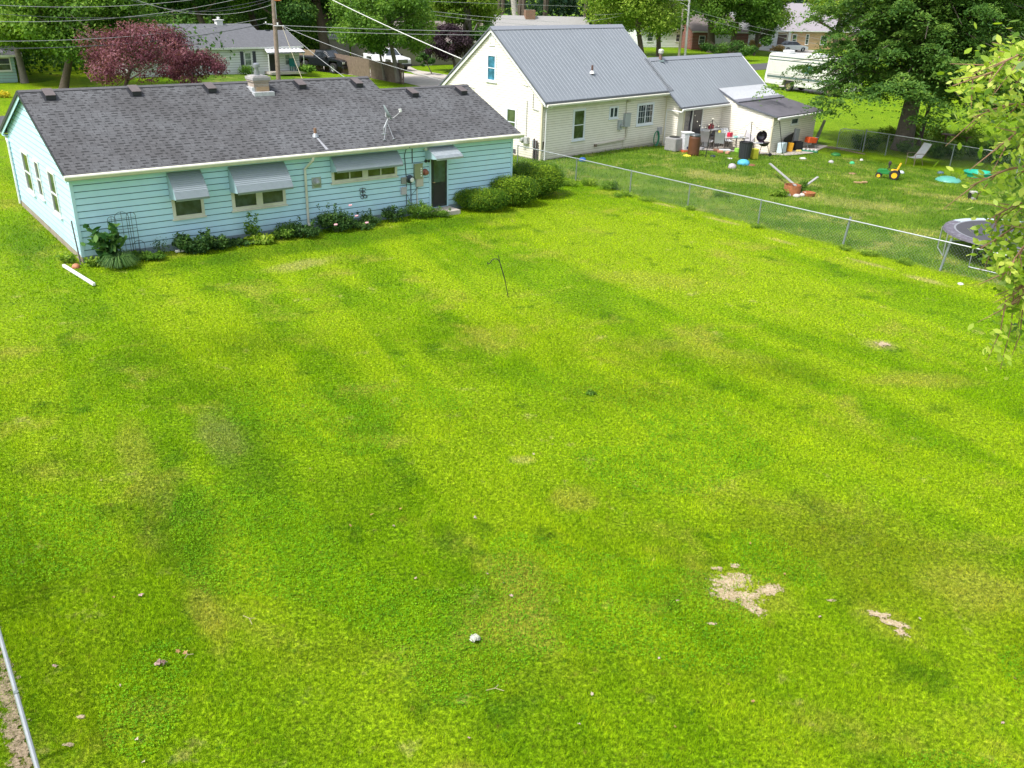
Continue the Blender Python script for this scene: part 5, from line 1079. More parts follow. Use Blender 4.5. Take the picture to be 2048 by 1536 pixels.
for (u, v, L, an, lb) in ((497, 1245, .24, -.7, 'thin pale twig on the grass left of centre'), (990, 1386, .22, .1, 'pale twig near the bottom centre of the lawn'), (378, 1318, .12, 1.0, 'tiny brown twig beside the leaves at lower left')):
    p = G(u, v); b = MB(); b.tube([(-L / 2, 0, .03), (0, .02, .04), (L / 2, -.02, .03)], .0045, 5); b.tube([(0, .02, .04), (L * .2, .08, .035)], .004, 4); tag(b.build('twig', M('twig', (.38, .32, .18), .9), None, loc=p + Vector((0, 0, .02)), rz=an), lb, 'twig')

# ------------------------------------------------------------------ neighbour's yard
c = Vector((16.57, 28.76, 0)); t = thing('trampoline', 'round trampoline with grey mat and torn purple edge pad behind the fence', 'trampoline', c)
TR = 2.2; hz = .82
b = MB(); n = 64; ring = [(TR * cos(2 * pi * k / n), TR * sin(2 * pi * k / n), hz - .02) for k in range(n + 1)]; b.tube(ring, .03, 8, False); b.build('frame_ring', GALV, t)
b = MB(); b.lathe([(1.86, hz + .03), (1.86, hz + .031), (0, hz + .01)], 56, cap=False); b.build('mat', M('trampoline_mat', (.065, .065, .075), .75, var=.12, vs=3), t)
b = MB(); b.lathe([(1.86, hz + .032), (1.925, hz + .036), (1.925, hz - .0), (1.86, hz - .004)], 56, cap=False); b.build('mat_edge', M('mat_edge', (.24, .25, .28), .6), t)
b = MB()
def ringseg(b, r0, r1, a0, a1, z, n=28):
    for k in range(n):
        p, q = a0 + (a1 - a0) * k / n, a0 + (a1 - a0) * (k + 1) / n; b.quad((r0 * cos(p), r0 * sin(p), z), (r1 * cos(p), r1 * sin(p), z - .01), (r1 * cos(q), r1 * sin(q), z - .01), (r0 * cos(q), r0 * sin(q), z)); b.quad((r1 * cos(p), r1 * sin(p), z - .01), (r1 * 1.01 * cos(p), r1 * 1.01 * sin(p), z - .07), (r1 * 1.01 * cos(q), r1 * 1.01 * sin(q), z - .07), (r1 * cos(q), r1 * sin(q), z - .01))
ringseg(b, 1.93, 2.24, R(128), R(340), hz + .035); b.build('edge_pad', M('pad_purple', (.13, .12, .15), .7, var=.25, vs=12, dirt=(.4, .4, .45), dirtamt=.5, ds=6), t)
b = MB(); ringseg(b, 1.93, 2.24, R(-20), R(127), hz + .035); b.build('edge_pad', M('pad_pale', (.46, .54, .60), .6, var=.2, vs=8), t)['label'] = 'faded pale blue part of the edge pad'
for k in range(6):
    an = R(105 + 60 * k); b = MB(); x, y = TR * cos(an), TR * sin(an); dx, dy = -sin(an) * .55, cos(an) * .55
    b.tube([(x + dx, y + dy, hz - .04), (x + dx, y + dy, .04), (x - dx, y - dy, .04), (x - dx, y - dy, hz - .04)], .022, 8); b.build('leg', GALV, t)
# fire ring with planks
p = G(1583, 388); t = thing('fire_ring', 'rusty burn barrel ring on the lawn ringed with stones', 'fire pit', p)
RUST = M('rust', (.42, .16, .06), .9, var=.35, vs=8, bump=.4, dirt=(.16, .06, .03), ds=5)
b = MB(); b.lathe([(.36, 0), (.35, .40), (.33, .40), (.34, .02)], 20, cap=False); b.lathe([(.33, .05), (0, .06)], 20, cap=False); b.build('ring', RUST, t)
for k in range(8):
    an = k * .75 + 2.6; b = MB(); r_ = .50 + .05 * sin(k * 3); b.lathe([(0, -.05), (.11, -.02), (.13, .05), (.07, .11), (0, .12)], 8, (r_ * cos(an), r_ * sin(an), 0), Matrix.Scale(1.3, 3, (cos(k), sin(k), 0))); b.build('stone', M('pit_stone', (.52, .47, .42), .9, var=.2), t, smooth=True)
pp = G(1617, 391); b = MB(); b.lathe([(.24, 0), (.28, .14), (.24, .15), (.2, .04), (0, .04)], 14, cap=False); b.build('tipped_pan', RUST, t, loc=Vector(pp) - Vector(p)); 
PLK = M('grey_plank', (.34, .34, .33), .8, var=.2)
def plank(label, A, B, w=.11, h=.035):
    A, B = Vector(A), Vector(B); d = B - A; q = d.to_track_quat('X', 'Z').to_matrix(); b = MB(); b.cbox(d / 2, (d.length, w, h), q); o = b.build('plank', PLK, None, loc=A); tag(o, label, 'plank'); return o
plank('long grey plank leaning on the left of the rusty ring', G(1537, 346) + Vector((0, 0, .45)), p + Vector((.12, .0, .36))); plank('short grey plank leaning out to the right of the fire ring', G(1603, 382) + Vector((0, 0, .12)), G(1627, 374) + Vector((-.05, -.5, .55)))
# toy tractor
p = G(1773, 357); t = thing('toy_tractor', 'green and yellow ride on toy tractor with yellow seat', 'toy tractor', p, R(155))     # +x forward
GRN = M('toy_green', (.02, .22, .05), .4, var=.05); YEL = M('toy_yellow', (.85, .48, .02), .4, var=.05)
b = MB(); b.prism([(-.25, -.13, .22), (.45, -.11, .22), (.5, -.11, .36), (.42, -.11, .44), (.05, -.12, .46), (-.05, -.13, .36), (-.25, -.13, .34)], (0, .25, 0)); b.build('bonnet', GRN, t, bevel=.02)
b = MB(); b.prism([(-.12, -.17, .40), (-.42, -.17, .36), (-.55, -.17, .78), (-.47, -.17, .80), (-.36, -.17, .46), (-.14, -.17, .47)], (0, .34, 0)); b.build('seat', YEL, t, bevel=.03)
b = MB(); b.box(-.45, -.05, -.24, .24, .30, .35); b.build('fender', M('toy_dark', (.03, .05, .03), .5), t, bevel=.02)
b = MB(); b.tube([(.08, 0, .42), (-.02, 0, .58)], .02, 6); b.tube([(-.02 + .05 * sin(a), .12 * cos(a), .59 + .09 * sin(a)) for a in np.linspace(0, 2 * pi, 14)], .016, 6, False); b.build('steering_wheel', BLK, t)
for x, r_, wd in ((-.33, .24, .16), (.38, .15, .11)):
    for s in (-1, 1): wheel(t, x, s * .27, r_, wd, s, YEL)
b = MB(); b.lathe([(0, 0), (.06, .02), (.08, .12), (.05, .2), (.0, .22)], 10, (-.02, .03, .64)); b.build('toy_pack', M('dark_cloth2', (.04, .03, .035), .9), t)
# reclining lawn chair
def sling_chair(name, label, P, rz, mat, group=None, high=1.02, frame=None, recl=.35):
    fr = frame or M('chair_frame_tan', (.30, .22, .15), .5, .2); t = thing(name, label, 'patio chair', P, rz, group)   # faces -y
    b = MB()
    for x0, x1 in ((-.26, .26),):
        pts = [(-.02, .42), (-.30, .41), (-.46, .44)]; b.prism([(x0, y, z) for y, z in ((.22, .40), (-.05, .385), (-.24, .41), (-.24, .395), (-.05, .37), (.22, .385))], (x1 - x0, 0, 0))
    b.build('seat', mat, t); b = MB(); yb = .22; b.prism([(-.26, yb, .40), (-.26, yb + recl * .6, .78), (-.26, yb + recl, high), (-.26, yb + recl + .015, high), (-.26, yb + recl * .6 + .015, .78), (-.26, yb + .015, .39)], (.52, 0, 0)); b.build('backrest', mat, t)
    for s in (-1, 1):
        x = s * .28; b = MB(); b.tube([(x, -.26, 0), (x, -.24, .40)], .016, 6); b.build('leg', fr, t)
        b = MB(); b.tube([(x, .42, 0), (x, .22, .38)], .016, 6); b.build('leg', fr, t)
        b = MB(); b.tube([(x, -.26, .40), (x, -.27, .58), (x, -.2, .63), (x, .25, .62), (x, .33, .60)], .016, 6); b.build('armrest', fr, t)
        b = MB(); b.tube([(x, -.24, .40), (x, .22, .39), (x, yb + recl * .6, .78), (x, yb + recl, high)], .014, 6); b.build('side_rail', fr, t)
    return t
SLG = M('sling_grey', (.40, .39, .41), .8, var=.1); SLP = M('sling_pale', (.52, .54, .56), .8, var=.1)
sling_chair('lawn_chair', 'grey reclining lawn chair standing alone by the far fence', G(1826, 330), R(-65), SLP, high=1.12, recl=.55)
# sandbox lid, pool, odds and ends
p = G(1896, 362); b = MB(); b.lathe([(.62, 0), (.60, .05), (.5, .13), (.35, .19), (.18, .22), (0, .235)], 26)
o = b.build('sandbox_lid', M('turquoise_plastic', (.10, .36, .29), .4, var=.12, vs=5), None, smooth=True, loc=p); tag(o, 'turquoise domed sandbox lid lying on the rough lawn', 'sandbox lid')
p = G(1955, 352); b = MB(); b.lathe([(.60, 0), (.66, .22), (.70, .22), (.70, .19), (.66, .17), (.62, -.0)], 26, cap=False); b.lathe([(.62, .03), (0, .03)], 26, cap=False); o = b.build('paddling_pool', M('green_plastic', (.02, .40, .26), .4, var=.1), None, smooth=True, loc=p); tag(o, 'round green plastic paddling pool half behind the leaves', 'paddling pool')
def lump(name, label, cat, u, v, r, c, mname, flat=.6, n=12, tilt=0):
    p = G(u, v); b = MB(); prof = [(r * cos(a), r * flat * (sin(a) + .25)) for a in np.linspace(-.6, pi / 2 - .01, 6)] + [(0, r * flat * 1.25)]; b.lathe(prof, n); 
    for i, q in enumerate(b.v): k = 1 + .14 * sin(5 * q[0] / r + 3 * q[1] / r + i); b.v[i] = (q[0] * k, q[1] * k, q[2])
    o = b.build(name, M(mname, c, .6, var=.15, vs=8), None, smooth=True, loc=p, rz=tilt); return tag(o, label, cat)
lump('toy', 'small dark blue toy just left of the turquoise lid', 'toy', 1881, 347, .16, (.08, .13, .18), 'toy_navy')
lump('toy', 'green toy wagon piece near the gate', 'toy', 1672, 311, .26, (.02, .16, .03), 'toy_deep_green', .5)
lump('ball', 'small white ball by the corner post of the far yard', 'ball', 1662, 326, .14, (.45, .44, .42), 'ball_white', .9); lump('ball', 'small bright green ball on the rough lawn', 'ball', 1704, 328, .13, (.05, .5, .2), 'ball_green', .9)
lump('ball', 'tiny white ball nearest the grey lawn chair', 'ball', 1723, 321, .09, (.7, .7, .66), 'ball_white2', .9); lump('ball', 'pale blue white ball right of the toy tractor', 'ball', 1802, 347, .15, (.55, .60, .66), 'ball_bluewhite', .8)
lump('litter', 'crumpled white wrapper in front of the green tray', 'litter', 1606, 318, .18, (.6, .6, .54), 'wrapper', .4); lump('litter', 'brown scrap lying on the far lawn', 'litter', 1705, 348, .2, (.28, .17, .09), 'scrap_brown', .25)
lump('ball', 'white and purple ball on the grass before the patio', 'ball', 1464, 336, .2, (.45, .40, .43), 'ball_lilac', .9, 16); lump('tarp_scrap', 'bright blue crumpled plastic on the grass before the black barrel', 'litter', 1487, 329, .30, (.08, .42, .60), 'blue_plastic', .7)
lump('litter', 'rust brown scrap right of the blue plastic', 'litter', 1503, 331, .2, (.25, .09, .05), 'scrap_red', .25); lump('frisbee', 'yellow frisbee lying in front of the brown barrel', 'frisbee', 1374, 312, .22, (.85, .72, .05), 'yellow_plastic', .25)
lump('litter', 'white crumpled litter near the leaning fence post', 'litter', 1921, 569, .09, (.66, .62, .62), 'litter_white', .5); lump('shoe', 'small black shoe at the edge of the patio', 'shoe', 1426, 314, .15, (.02, .03, .05), 'shoe_black', .6); lump('litter', 'white paper plate at the patio edge', 'litter', 1460, 317, .18, (.7, .68, .66), 'plate', .12)
lump('bucket', 'small blue bin behind the fence by the cream house wall', 'bin', 1165, 322, .18, (.03, .12, .4), 'blue_bin', .8)
p = G(1719, 367); b = MB(); b.cbox((0, 0, .05), (.55, .14, .05)); b.cbox((.2, -.05, .09), (.25, .12, .05), Matrix.Rotation(.3, 3, 'Z')); tag(b.build('wood_scrap', M('scrap_wood', (.48, .30, .16), .8, var=.2), None, loc=p), 'tan piece of scrap wood on the far lawn', 'scrap wood')
p = G(1944, 398); t = thing('toy_stool', 'little grey and black toy stand near the trampoline', 'toy', p); b = MB(); b.cbox((0, 0, .30), (.28, .22, .10)); b.build('top', M('toy_grey', (.42, .42, .38), .6), t, bevel=.02)
for s in (-1, 1): b = MB(); b.cbox((s * .14, 0, .15), (.07, .2, .26)); b.build('leg', BLK, t)
b = MB(); b.cbox((0, -.06, .05), (.2, .16, .08)); b.build('footrest', SLG, t)
# picnic table beyond the fence
p = G(1918, 300); t = thing('picnic_table', 'low brown wooden table among the plants beyond the far fence', 'table', (p.x + .4, p.y + 1.5, p.z), R(-38)); BW = M('brown_wood', (.24, .15, .10), .8, var=.25)
b = MB(); [b.box(-.85, .85, -.3 + i * .155, -.3 + i * .155 + .145, .60, .64) for i in range(4)]; b.build('top', BW, t)
for x in (-.6, .6):
    b = MB(); b.tube([(x, -.25, 0), (x, .22, .6)], .04, 6); b.tube([(x, .25, 0), (x, -.22, .6)], .04, 6); b.build('leg', BW, t)

# ------------------------------------------------------------------ the patio
strip('patio', ([H2w(10.2, -1.95, 0), H2w(12, -2.9, 0), H2w(14.0, -5.3, 0), H2w(16.4, -5.7, 0), H2w(19.5, -5.0, 0)], [H2w(9.85, -.95, 0), H2w(12, -.95, 0), H2w(14.1, -1.1, 0), H2w(14.6, -4.2, 0), H2w(19.5, -4.2, 0)]), M('patio_concrete', (.44, .40, .36), .9, var=.2, vs=2, dirt=(.22, .18, .14), dirtamt=.6, ds=2.5), 'worn concrete patio slab beside the cream house', .012)
strip('dirt_strip', ([G(1640, 297), G(1672, 301), G(1700, 306), G(1730, 312)], [G(1640, 289), G(1672, 293), G(1700, 300), G(1730, 307)]), DIRT, 'bare dirt path beneath the pipe gate', .01)
strip('dirt_strip', ([n0 - nd * 4.5 + Vector((-.20, -.14, 0)), n0 + Vector((-.26, -.2, 0)), n0 + nd * 1 + Vector((-.22, -.16, 0)), n0 + nd * 4 + Vector((-.25, -.2, 0))], [n0 - nd * 4.5 + Vector((-.02, .0, 0)), n0 + Vector((.10, .05, 0)), n0 + nd * 1 + Vector((.04, .02, 0)), n0 + nd * 4 + Vector((.12, .05, 0))]), DIRT, 'bare brown strip of dirt under the near wire fence', .004)
PAT = lambda u, v: G(u, v)
def cyl(name, label, cat, u, v, prof, m, rz=0, parts=(), n=24):
    p = PAT(u, v); t = thing(name, label, cat, p, rz); b = MB(); b.lathe(prof, n); b.build('body', m, t, smooth=False)
    for nm, pr, mm_ in parts: b = MB(); b.lathe(pr, n); b.build(nm, mm_, t)
    return t
p = PAT(1348, 302); t = thing('air_conditioner', 'grey louvred air conditioner unit beside the cream wall', 'air conditioner', p, H2O[2]); b = MB()
b.box(-.36, .36, -.32, .40, .03, .72); b.build('case', M('ac_grey', (.30, .30, .30), .6), t, bevel=.03); b = MB()
for i in range(14): b.box(-.37, .37, -.335, -.322, .08 + i * .044, .10 + i * .044); b.box(-.375, -.362, -.3, .38, .08 + i * .044, .10 + i * .044)
b.build('louvres', M('ac_light', (.46, .45, .44), .6), t); b = MB(); b.lathe([(.28, .725), (.28, .75), (0, .76)], 18, (0, .04, 0)); b.build('fan_guard', BLK, t)
cyl('rain_barrel', 'rust brown plastic barrel with a dark lid on the patio edge', 'barrel', 1386, 311, [(.26, 0), (.30, .1), (.30, .9), (.27, 1.0)], M('barrel_brown', (.13, .05, .022), .5, var=.3, vs=3), 0, (('lid', [(.28, 1.002), (.30, 1.03), (.26, 1.10), (0, 1.12)], M('barrel_lid', (.06, .075, .08), .4)),))
t = thing('storage_bin', 'tall white plastic bin with orange base behind the brown barrel', 'bin', PAT(1371, 304), .3); b = MB(); b.prism([(-.22, -.2, .12), (.22, -.2, .12), (.27, -.22, 1.0), (-.27, -.22, 1.0)], (0, .42, 0)); b.build('body', M('bin_white', (.66, .66, .70), .5), t, bevel=.03); b = MB(); b.box(-.3, .3, -.26, .26, 0, .11); b.build('base', M('orange_red', (.6, .12, .04), .6), t, bevel=.02)
b = MB(); b.box(-.3, .3, -.25, .25, 1.0, 1.05); b.build('lid', WHITE, t, bevel=.02); b = MB(); b.box(-.06, .06, -.215, -.2, .2, .32); b.build('latch', M('navy', (.02, .03, .1), .6), t)
p = PAT(1488, 318); t = thing('trash_barrel', 'black ribbed plastic barrel standing at the edge of the patio', 'barrel', p); b = MB(); n = 36
for z, r_ in ((0, .27), (.85, .33)):
    for k in range(n): rr = r_ + (.018 if k % 2 else 0); b.v.append((rr * cos(2 * pi * k / n), rr * sin(2 * pi * k / n), z))
b.f += [(k, (k + 1) % n, n + (k + 1) % n, n + k) for k in range(n)] + [tuple(range(n))]; b.build('body', M('barrel_black', (.03, .034, .04), .5), t); b = MB(); b.lathe([(.34, .84), (.36, .88), (.31, .88), (.30, .80), (0, .55)], 28, cap=False); b.build('rim', BLK, t)
# patio furniture
GRPC = 'grey sling chairs around the patio table'
for (u, v, rz, lb, mm_) in ((11.6, -1.75, 105, 'grey sling chair behind the pole, seen from its back', SLG), (12.0, -2.3, 120, 'pale grey sling chair nearest the left end of the glass table', SLP), (13.45, -2.0, -20, 'pale sling chair on the far side of the table right of the red box', SLP), (13.2, -1.35, -35, 'darker sling chair half behind the pale one beyond the table', M('sling_dark', (.25, .24, .24), .8)), (13.65, -3.1, -70, 'chair with a wooden topped back at the right end of the table', SLG), (12.35, -1.45, 0, 'white sling chair pushed against the cream wall', SLP)):
    q_ = H2w(u, v, 0); q_.z = gz(q_.x, q_.y); sling_chair('patio_chair', lb, q_, R(rz) + .785, mm_, GRPC, frame=M('chair_frame_bronze', (.10, .08, .07), .5, .3))
p = PAT(1462, 300); t = thing('patio_table', 'oblong glass topped patio table covered with clutter', 'table', p, R(20)); b = MB(); b.box(-.85, .75, -.45, .45, .70, .72); tt = b.build('tabletop', M('table_glass', (.42, .46, .44), .15, spec=.7), t, bevel=.02); b = MB(); frame4((0, 0, 0), (1, 0, 0), (0, 0, 1), -.88, .78, 0, 0, 0, 0, 0, b) if 0 else b.tube([(-.86, -.46, .71), (.76, -.46, .71), (.76, .46, .71), (-.86, .46, .71), (-.86, -.46, .71)], .02, 6); b.build('rim', M('chair_frame_bronze', (.1, .08, .07)), t)
for x in (-.6, .5):
    for y in (-.35, .35): b = MB(); b.tube([(x, y, .7), (x * 1.15, y * 1.1, 0)], .02, 6); b.build('leg', M('chair_frame_bronze', (.1, .08, .07)), t)
T0 = Vector(p) + Vector((0, 0, .725))
def on_table(name, lb, cat, dx, dy, sz, c, mn): b = MB(); b.cbox((0, 0, sz[2] / 2), sz); o = b.build(name, M(mn, c, .5), None, loc=T0 + Vector((dx, dy, 0)), rz=random.random(), bevel=.015); tag(o, lb, cat)
on_table('red_box', 'bright red box standing on the patio table', 'box', -.15, .1, (.30, .2, .22), (.60, .01, .05), 'red_plastic'); on_table('bowl', 'teal dish on the patio table beside the red box', 'dish', .15, -.1, (.2, .16, .05), (.15, .5, .42), 'teal_dish'); on_table('towel', 'white towel bunched on the right end of the table', 'towel', .42, 0, (.3, .22, .10), (.72, .70, .74), 'towel_white'); on_table('bottle', 'yellow jug on the left end of the table', 'jug', -.75, .1, (.12, .12, .3), (.75, .65, .08), 'yellow_jug')
o = MB(); o.cbox((0, 0, .12), (.42, .12, .22)); o.cbox((0, 0, .27), (.3, .04, .06)); o = o.build('radio', M('dark_red_radio', (.30, .015, .03), .5, var=.3), None, loc=H2w(12.75, WB - .25, .62), rz=H2O[2], bevel=.02); tag(o, 'dark red radio on the shelf against the cream wall', 'radio')
t = thing('wall_shelf', 'white storage shelf under the red radio by the wall', 'shelf', H2w(12.7, WB - .3, -.35), H2O[2]); b = MB(); b.box(-.5, .8, -.2, .2, .93, .96); b.build('top', WHITE, t)
for x in (-.47, .75): b = MB(); b.box(x - .02, x + .02, -.19, .19, 0, .928); b.build('leg', WHITE, t)
# light poles with globe string
for (u0, v0, u1, v1, lb) in ((1411, 314, 1426, 238, 'dark pole with a white bulb on top in front of the chairs'), (1497, 319, 1504, 243, 'dark pole rising behind the black barrel'), (1565, 309, 1559, 240, 'dark pole standing in front of the cream shed corner')):
    p = PAT(u0, v0); top = D(u1, v1, p.y); t = thing('light_pole', lb, 'pole', p); b = MB(); b.tube([(0, 0, 0), top - p], .02, 6); b.build('pole', BLK, t); b = MB(); b.lathe([(0, -.05), (.05, 0), (0, .05)], 8, top - p); b.build('bulb', M('bulb', (.75, .72, .6), .3), t)
def lights(label, A, B, sag, n):
    A, B = Vector(A), Vector(B); t = thing('string_lights', label, 'string lights', A); L = [(B - A) * (i / 16) - Vector((0, 0, sag * 4 * (i / 16) * (1 - i / 16))) for i in range(17)]; b = MB(); b.tube(L, .006, 4); b.build('cord', BLK, t)
    for i in range(1, n): k = i / n; q = (B - A) * k - Vector((0, 0, sag * 4 * k * (1 - k) + .05)); b = MB(); b.lathe([(0, -.04), (.035, 0), (.015, .04), (0, .05)], 8, q); b.build('bulb', MC['bulb'], t)
pl = D(1426, 238, PAT(1411, 314).y); pm = D(1504, 243, PAT(1497, 319).y); pr = D(1559, 240, PAT(1565, 309).y)
lights('string of pale bulbs sagging across the dark patio door', H2w(11.0, WB - .1, 1.95), pl, .7, 7); lights('string of bulbs looping between the first two dark poles', pl, pm, .55, 6); lights('string of bulbs running to the pole by the shed', pm, pr, .5, 5)
# kettle grill, bags, toys by the shed
p = PAT(1524, 311); t = thing('kettle_grill', 'black kettle grill with its lid open and a steel side table', 'grill', p, R(15)); b = MB(); b.lathe([(0, .48), (.12, .50), (.25, .58), (.31, .72), (.30, .74), (0, .72)], 24); b.build('bowl', M('grill_enamel', (.03, .02, .03), .2, spec=.7), t, smooth=True)
b = MB(); mr = Matrix.Rotation(R(-80), 3, 'X'); b.lathe([(.31, 0), (.30, .08), (.22, .2), (.1, .26), (0, .27)], 24, (0, .30, .98), mr, False); b.build('lid', M('grill_enamel', (.03, .02, .03)), t, smooth=True)
b = MB(); b.cbox((-.42, -.1, .70), (.42, .4, .03)); b.build('side_table', M('steel_pale', (.6, .62, .68), .3, .4), t, bevel=.01)
for x, y in ((-.3, -.2), (.3, -.2), (0, .3)): b = MB(); b.tube([(x * .6, y * .6, .55), (x * 1.15, y * 1.15, .0)], .016, 6); b.build('leg', BLK, t)
b = MB(); b.lathe([(.09, -.03), (.09, .03)], 14, (.33, -.25, .09), Matrix.Rotation(R(90), 3, 'X')); b.build('wheel', RUB, t)
def boxy(name, label, cat, u, v, sz, c, mn, rz=.3, tilt=0, dz=0):
    b = MB(); b.cbox((0, 0, sz[2] / 2), sz, Matrix.Rotation(tilt, 3, 'Y')); p = PAT(u, v); o = b.build(name, M(mn, c, .6, var=.15, vs=6), None, loc=p + Vector((0, 0, .02 + dz)), rz=rz, bevel=.025); return tag(o, label, cat)
boxy('paint_bucket', 'yellow box with black scribbles between barrel and grill', 'box', 1507, 318, (.36, .30, .52), (.62, .60, .04), 'lime_yellow', .5)
boxy('cooler', 'white and pale blue box in front of the open shed corner', 'box', 1562, 306, (.55, .34, .55), (.55, .68, .72), 'cooler_blue', .9)
boxy('toy_truck', 'yellow plastic toy lying on top of the heap by the shed', 'toy', 1573, 295, (.50, .25, .25), (.85, .66, .03), 'toy_yellow2', -.5, .5, .55); boxy('toy_slide', 'orange yellow toy standing beside the white box', 'toy', 1579, 304, (.26, .22, .50), (.85, .42, .02), 'toy_orange', .2, .1)
b = MB(); b.prism([(-.75, 0, 0), (-.55, 0, .75), (.35, 0, .98), (.15, 0, .35), (.2, 0, 0)], (.1, .12, 0)); tag(b.build('black_panel', M('black_tarp', (.010, .010, .014), .5), None, loc=H2w(15.85, -4.48, -.44), rz=.785), 'black folded panel leaning against the shed front', 'panel')
boxy('folded_chair', 'grey upright folded lounger leaning by the shed front', 'lounger', 1588, 299, (.36, .16, 1.15), (.30, .31, .33), 'lounger_grey', .7, .06); boxy('storage_tote', 'black tote in the clutter left of the orange cart', 'box', 1594, 301, (.5, .3, .5), (.012, .012, .015), 'tote_black')
p = H2w(17.75, -4.75, -.45); t = thing('garden_cart', 'bright orange child seat on a thin metal stand by the shed', 'child seat', p, R(20)); b = MB(); b.prism([(-.28, -.2, .35), (.3, -.2, .32), (.36, -.2, .62), (-.22, -.2, .68)], (0, .42, 0)); b.build('seat', M('orange_plastic', (.70, .10, .02), .5), t, bevel=.04)
for x in (-.25, .3): b = MB(); b.tube([(x, -.25, 0), (x, 0, .35), (x, .25, 0)], .014, 6); b.build('leg', GALV, t)
b = MB(); b.tube([(.36, -.15, .6), (.52, 0, .62), (.36, .15, .6)], .014, 6); b.build('handle', GALV, t)
p = PAT(1619, 304); t = thing('window_box', 'green tray with white flower pots lying by the dirt path', 'planter tray', p, R(-25)); b = MB(); b.box(-.45, .45, -.14, .14, 0, .10); b.build('tray', M('tray_green', (.02, .17, .09), .5), t, bevel=.02)
for x in (-.32, -.1, .12, .34): b = MB(); b.lathe([(.06, .1), (.08, .18), (0, .18)], 10, (x, -.04, 0)); b.build('pot', WHITE, t)
boxy('toy_block', 'small yellow toy on the grass left of the green tray', 'toy', 1597, 304, (.3, .14, .10), (.75, .62, .2), 'toy_sand')
# garden hose on the wall
p = H2w(9.0, -.14, .30); o = MB()
for k in range(4): o.tube([((.20 + .012 * k) * cos(a), -.02 * k, (.36 + .015 * k) * sin(a)) for a in np.linspace(0, 2 * pi, 22)], .016, 6, False)
o.tube([(.2, -.06, -.2), (.35, -.15, -.42), (.1, -.3, -.48), (-.2, -.25, -.46)], .016, 6); tag(o.build('garden_hose', M('hose_green', (.02, .22, .11), .5), None, loc=p, rz=H2O[2]), 'green garden hose coiled on the cream wall', 'hose')
boxy('clutter_box', 'white folded lounger frame under the table', 'lounger', 1448, 303, (.7, .3, .1), (.6, .62, .64), 'lounger_white', .2)
for i, (u, v, c, n_, lb) in enumerate(((1440, 306, (.5, .22, .12), 'toy_coral', 'coral coloured toy scattered on the patio floor'), (1455, 308, (.55, .3, .2), 'toy_peach', 'peach coloured toy near the patio edge'), (1474, 305, (.3, .6, .08), 'toy_lime', 'lime green bucket left of the black barrel'), (1432, 303, (.25, .12, .08), 'toy_maroon', 'dark reddish toy beneath the pale chair'), (1403, 300, (.3, .3, .32), 'toy_grey2', 'grey crate beneath the left hand chairs'))):
    boxy('patio_toy', lb, 'toy', u, v, (.3, .2, .12 + .1 * (i == 2)), c, n_, i)
# trellis by the flower bed
t = thing('garden_trellis', 'dark iron arched trellis against the blue wall', 'trellis', Lw(.95, -.28, 0), .6721); IR = M('iron_green', (.035, .05, .05), .6, .3)
def arch(b, x0, x1, h, y=0, r=.007):
    c_ = (x0 + x1) / 2; w_ = (x1 - x0) / 2; b.tube([(x0, y, 0), (x0, y, h)] + [(c_ - w_ * cos(a), y, h + w_ * .9 * sin(a)) for a in np.linspace(.2, pi - .2, 9)] + [(x1, y, h), (x1, y, 0)], r, 5)
for i, (x0, x1, h) in enumerate(((-.18, .05, 1.25), (.02, .42, 1.28), (.36, .62, 1.3), (.40, .74, .42))):
    b = MB(); arch(b, x0, x1, h, -.1 * (i == 3)); b.tube([((x0 + x1) / 2, -.1 * (i == 3), 0), ((x0 + x1) / 2, -.1 * (i == 3), h + (x1 - x0) * .45)], .006, 5)
    for z in np.arange(.3, h + .1, .32): b.tube([(x0, -.1 * (i == 3), z), (x1, -.1 * (i == 3), z)], .006, 5)
    b.build('arch', IR, t)
# ------------------------------------------------------------------ plants and trees
def plant(name, label, cat, P, blobs, n, size, mat, group=None, stems=6, up=.5, droop=0, aspect=.5, shell=.4, six=False, part='foliage', h=.5, parts=()):
    t = thing(name, label, cat, P, 0, group); V, k, rnd = blobleaves(blobs, n, size, up, shell, aspect, droop, six=six); V[:, 2] = np.maximum(V[:, 2], .01); polymesh(part, V, k, mat, rnd, t)
    if stems:
        b = MB()
        for i in range(stems): q = blobs[i % len(blobs)]; b.tube([(random.uniform(-.06, .06), random.uniform(-.06, .06), 0), (q[0] * .5, q[1] * .5, q[2] * .6), (q[0], q[1], q[2])], [.014, .01, .005], 5)
        b.build('stem', M('stem_green', (.08, .12, .03), .8), t)
    return t
HB = 'clipped boxwoods beside the back door'
def hedge(label, P, r, n):
    blobs = [(0, 0, r[2] * 1.02, r[0], r[1], r[2])] + [(r[0] * .55 * cos(a), r[1] * .55 * sin(a), r[2] * (1.12 + .1 * random.random()), r[0] * .5, r[1] * .5, r[2] * .78) for a in np.linspace(0, 5.6, 8)]
    return plant('boxwood', label, 'bush', P, blobs, n, .048, FOL['hedge'], HB, 4, .9, 0, .6, .88)
hedge('low dark boxwood nearest the back door', Lw(14.0, -.68, 0), (.98, .55, .41), 21000); hedge('middle boxwood of the three, slightly shaggy', Lw(15.6, -.62, 0), (.92, .60, .56), 24000); hedge('tallest rounded boxwood beyond the corner of the blue house', Lw(17.45, .35, 0), (1.12, 1.02, .66), 42000)
PB = 'plants in the bed along the blue wall'
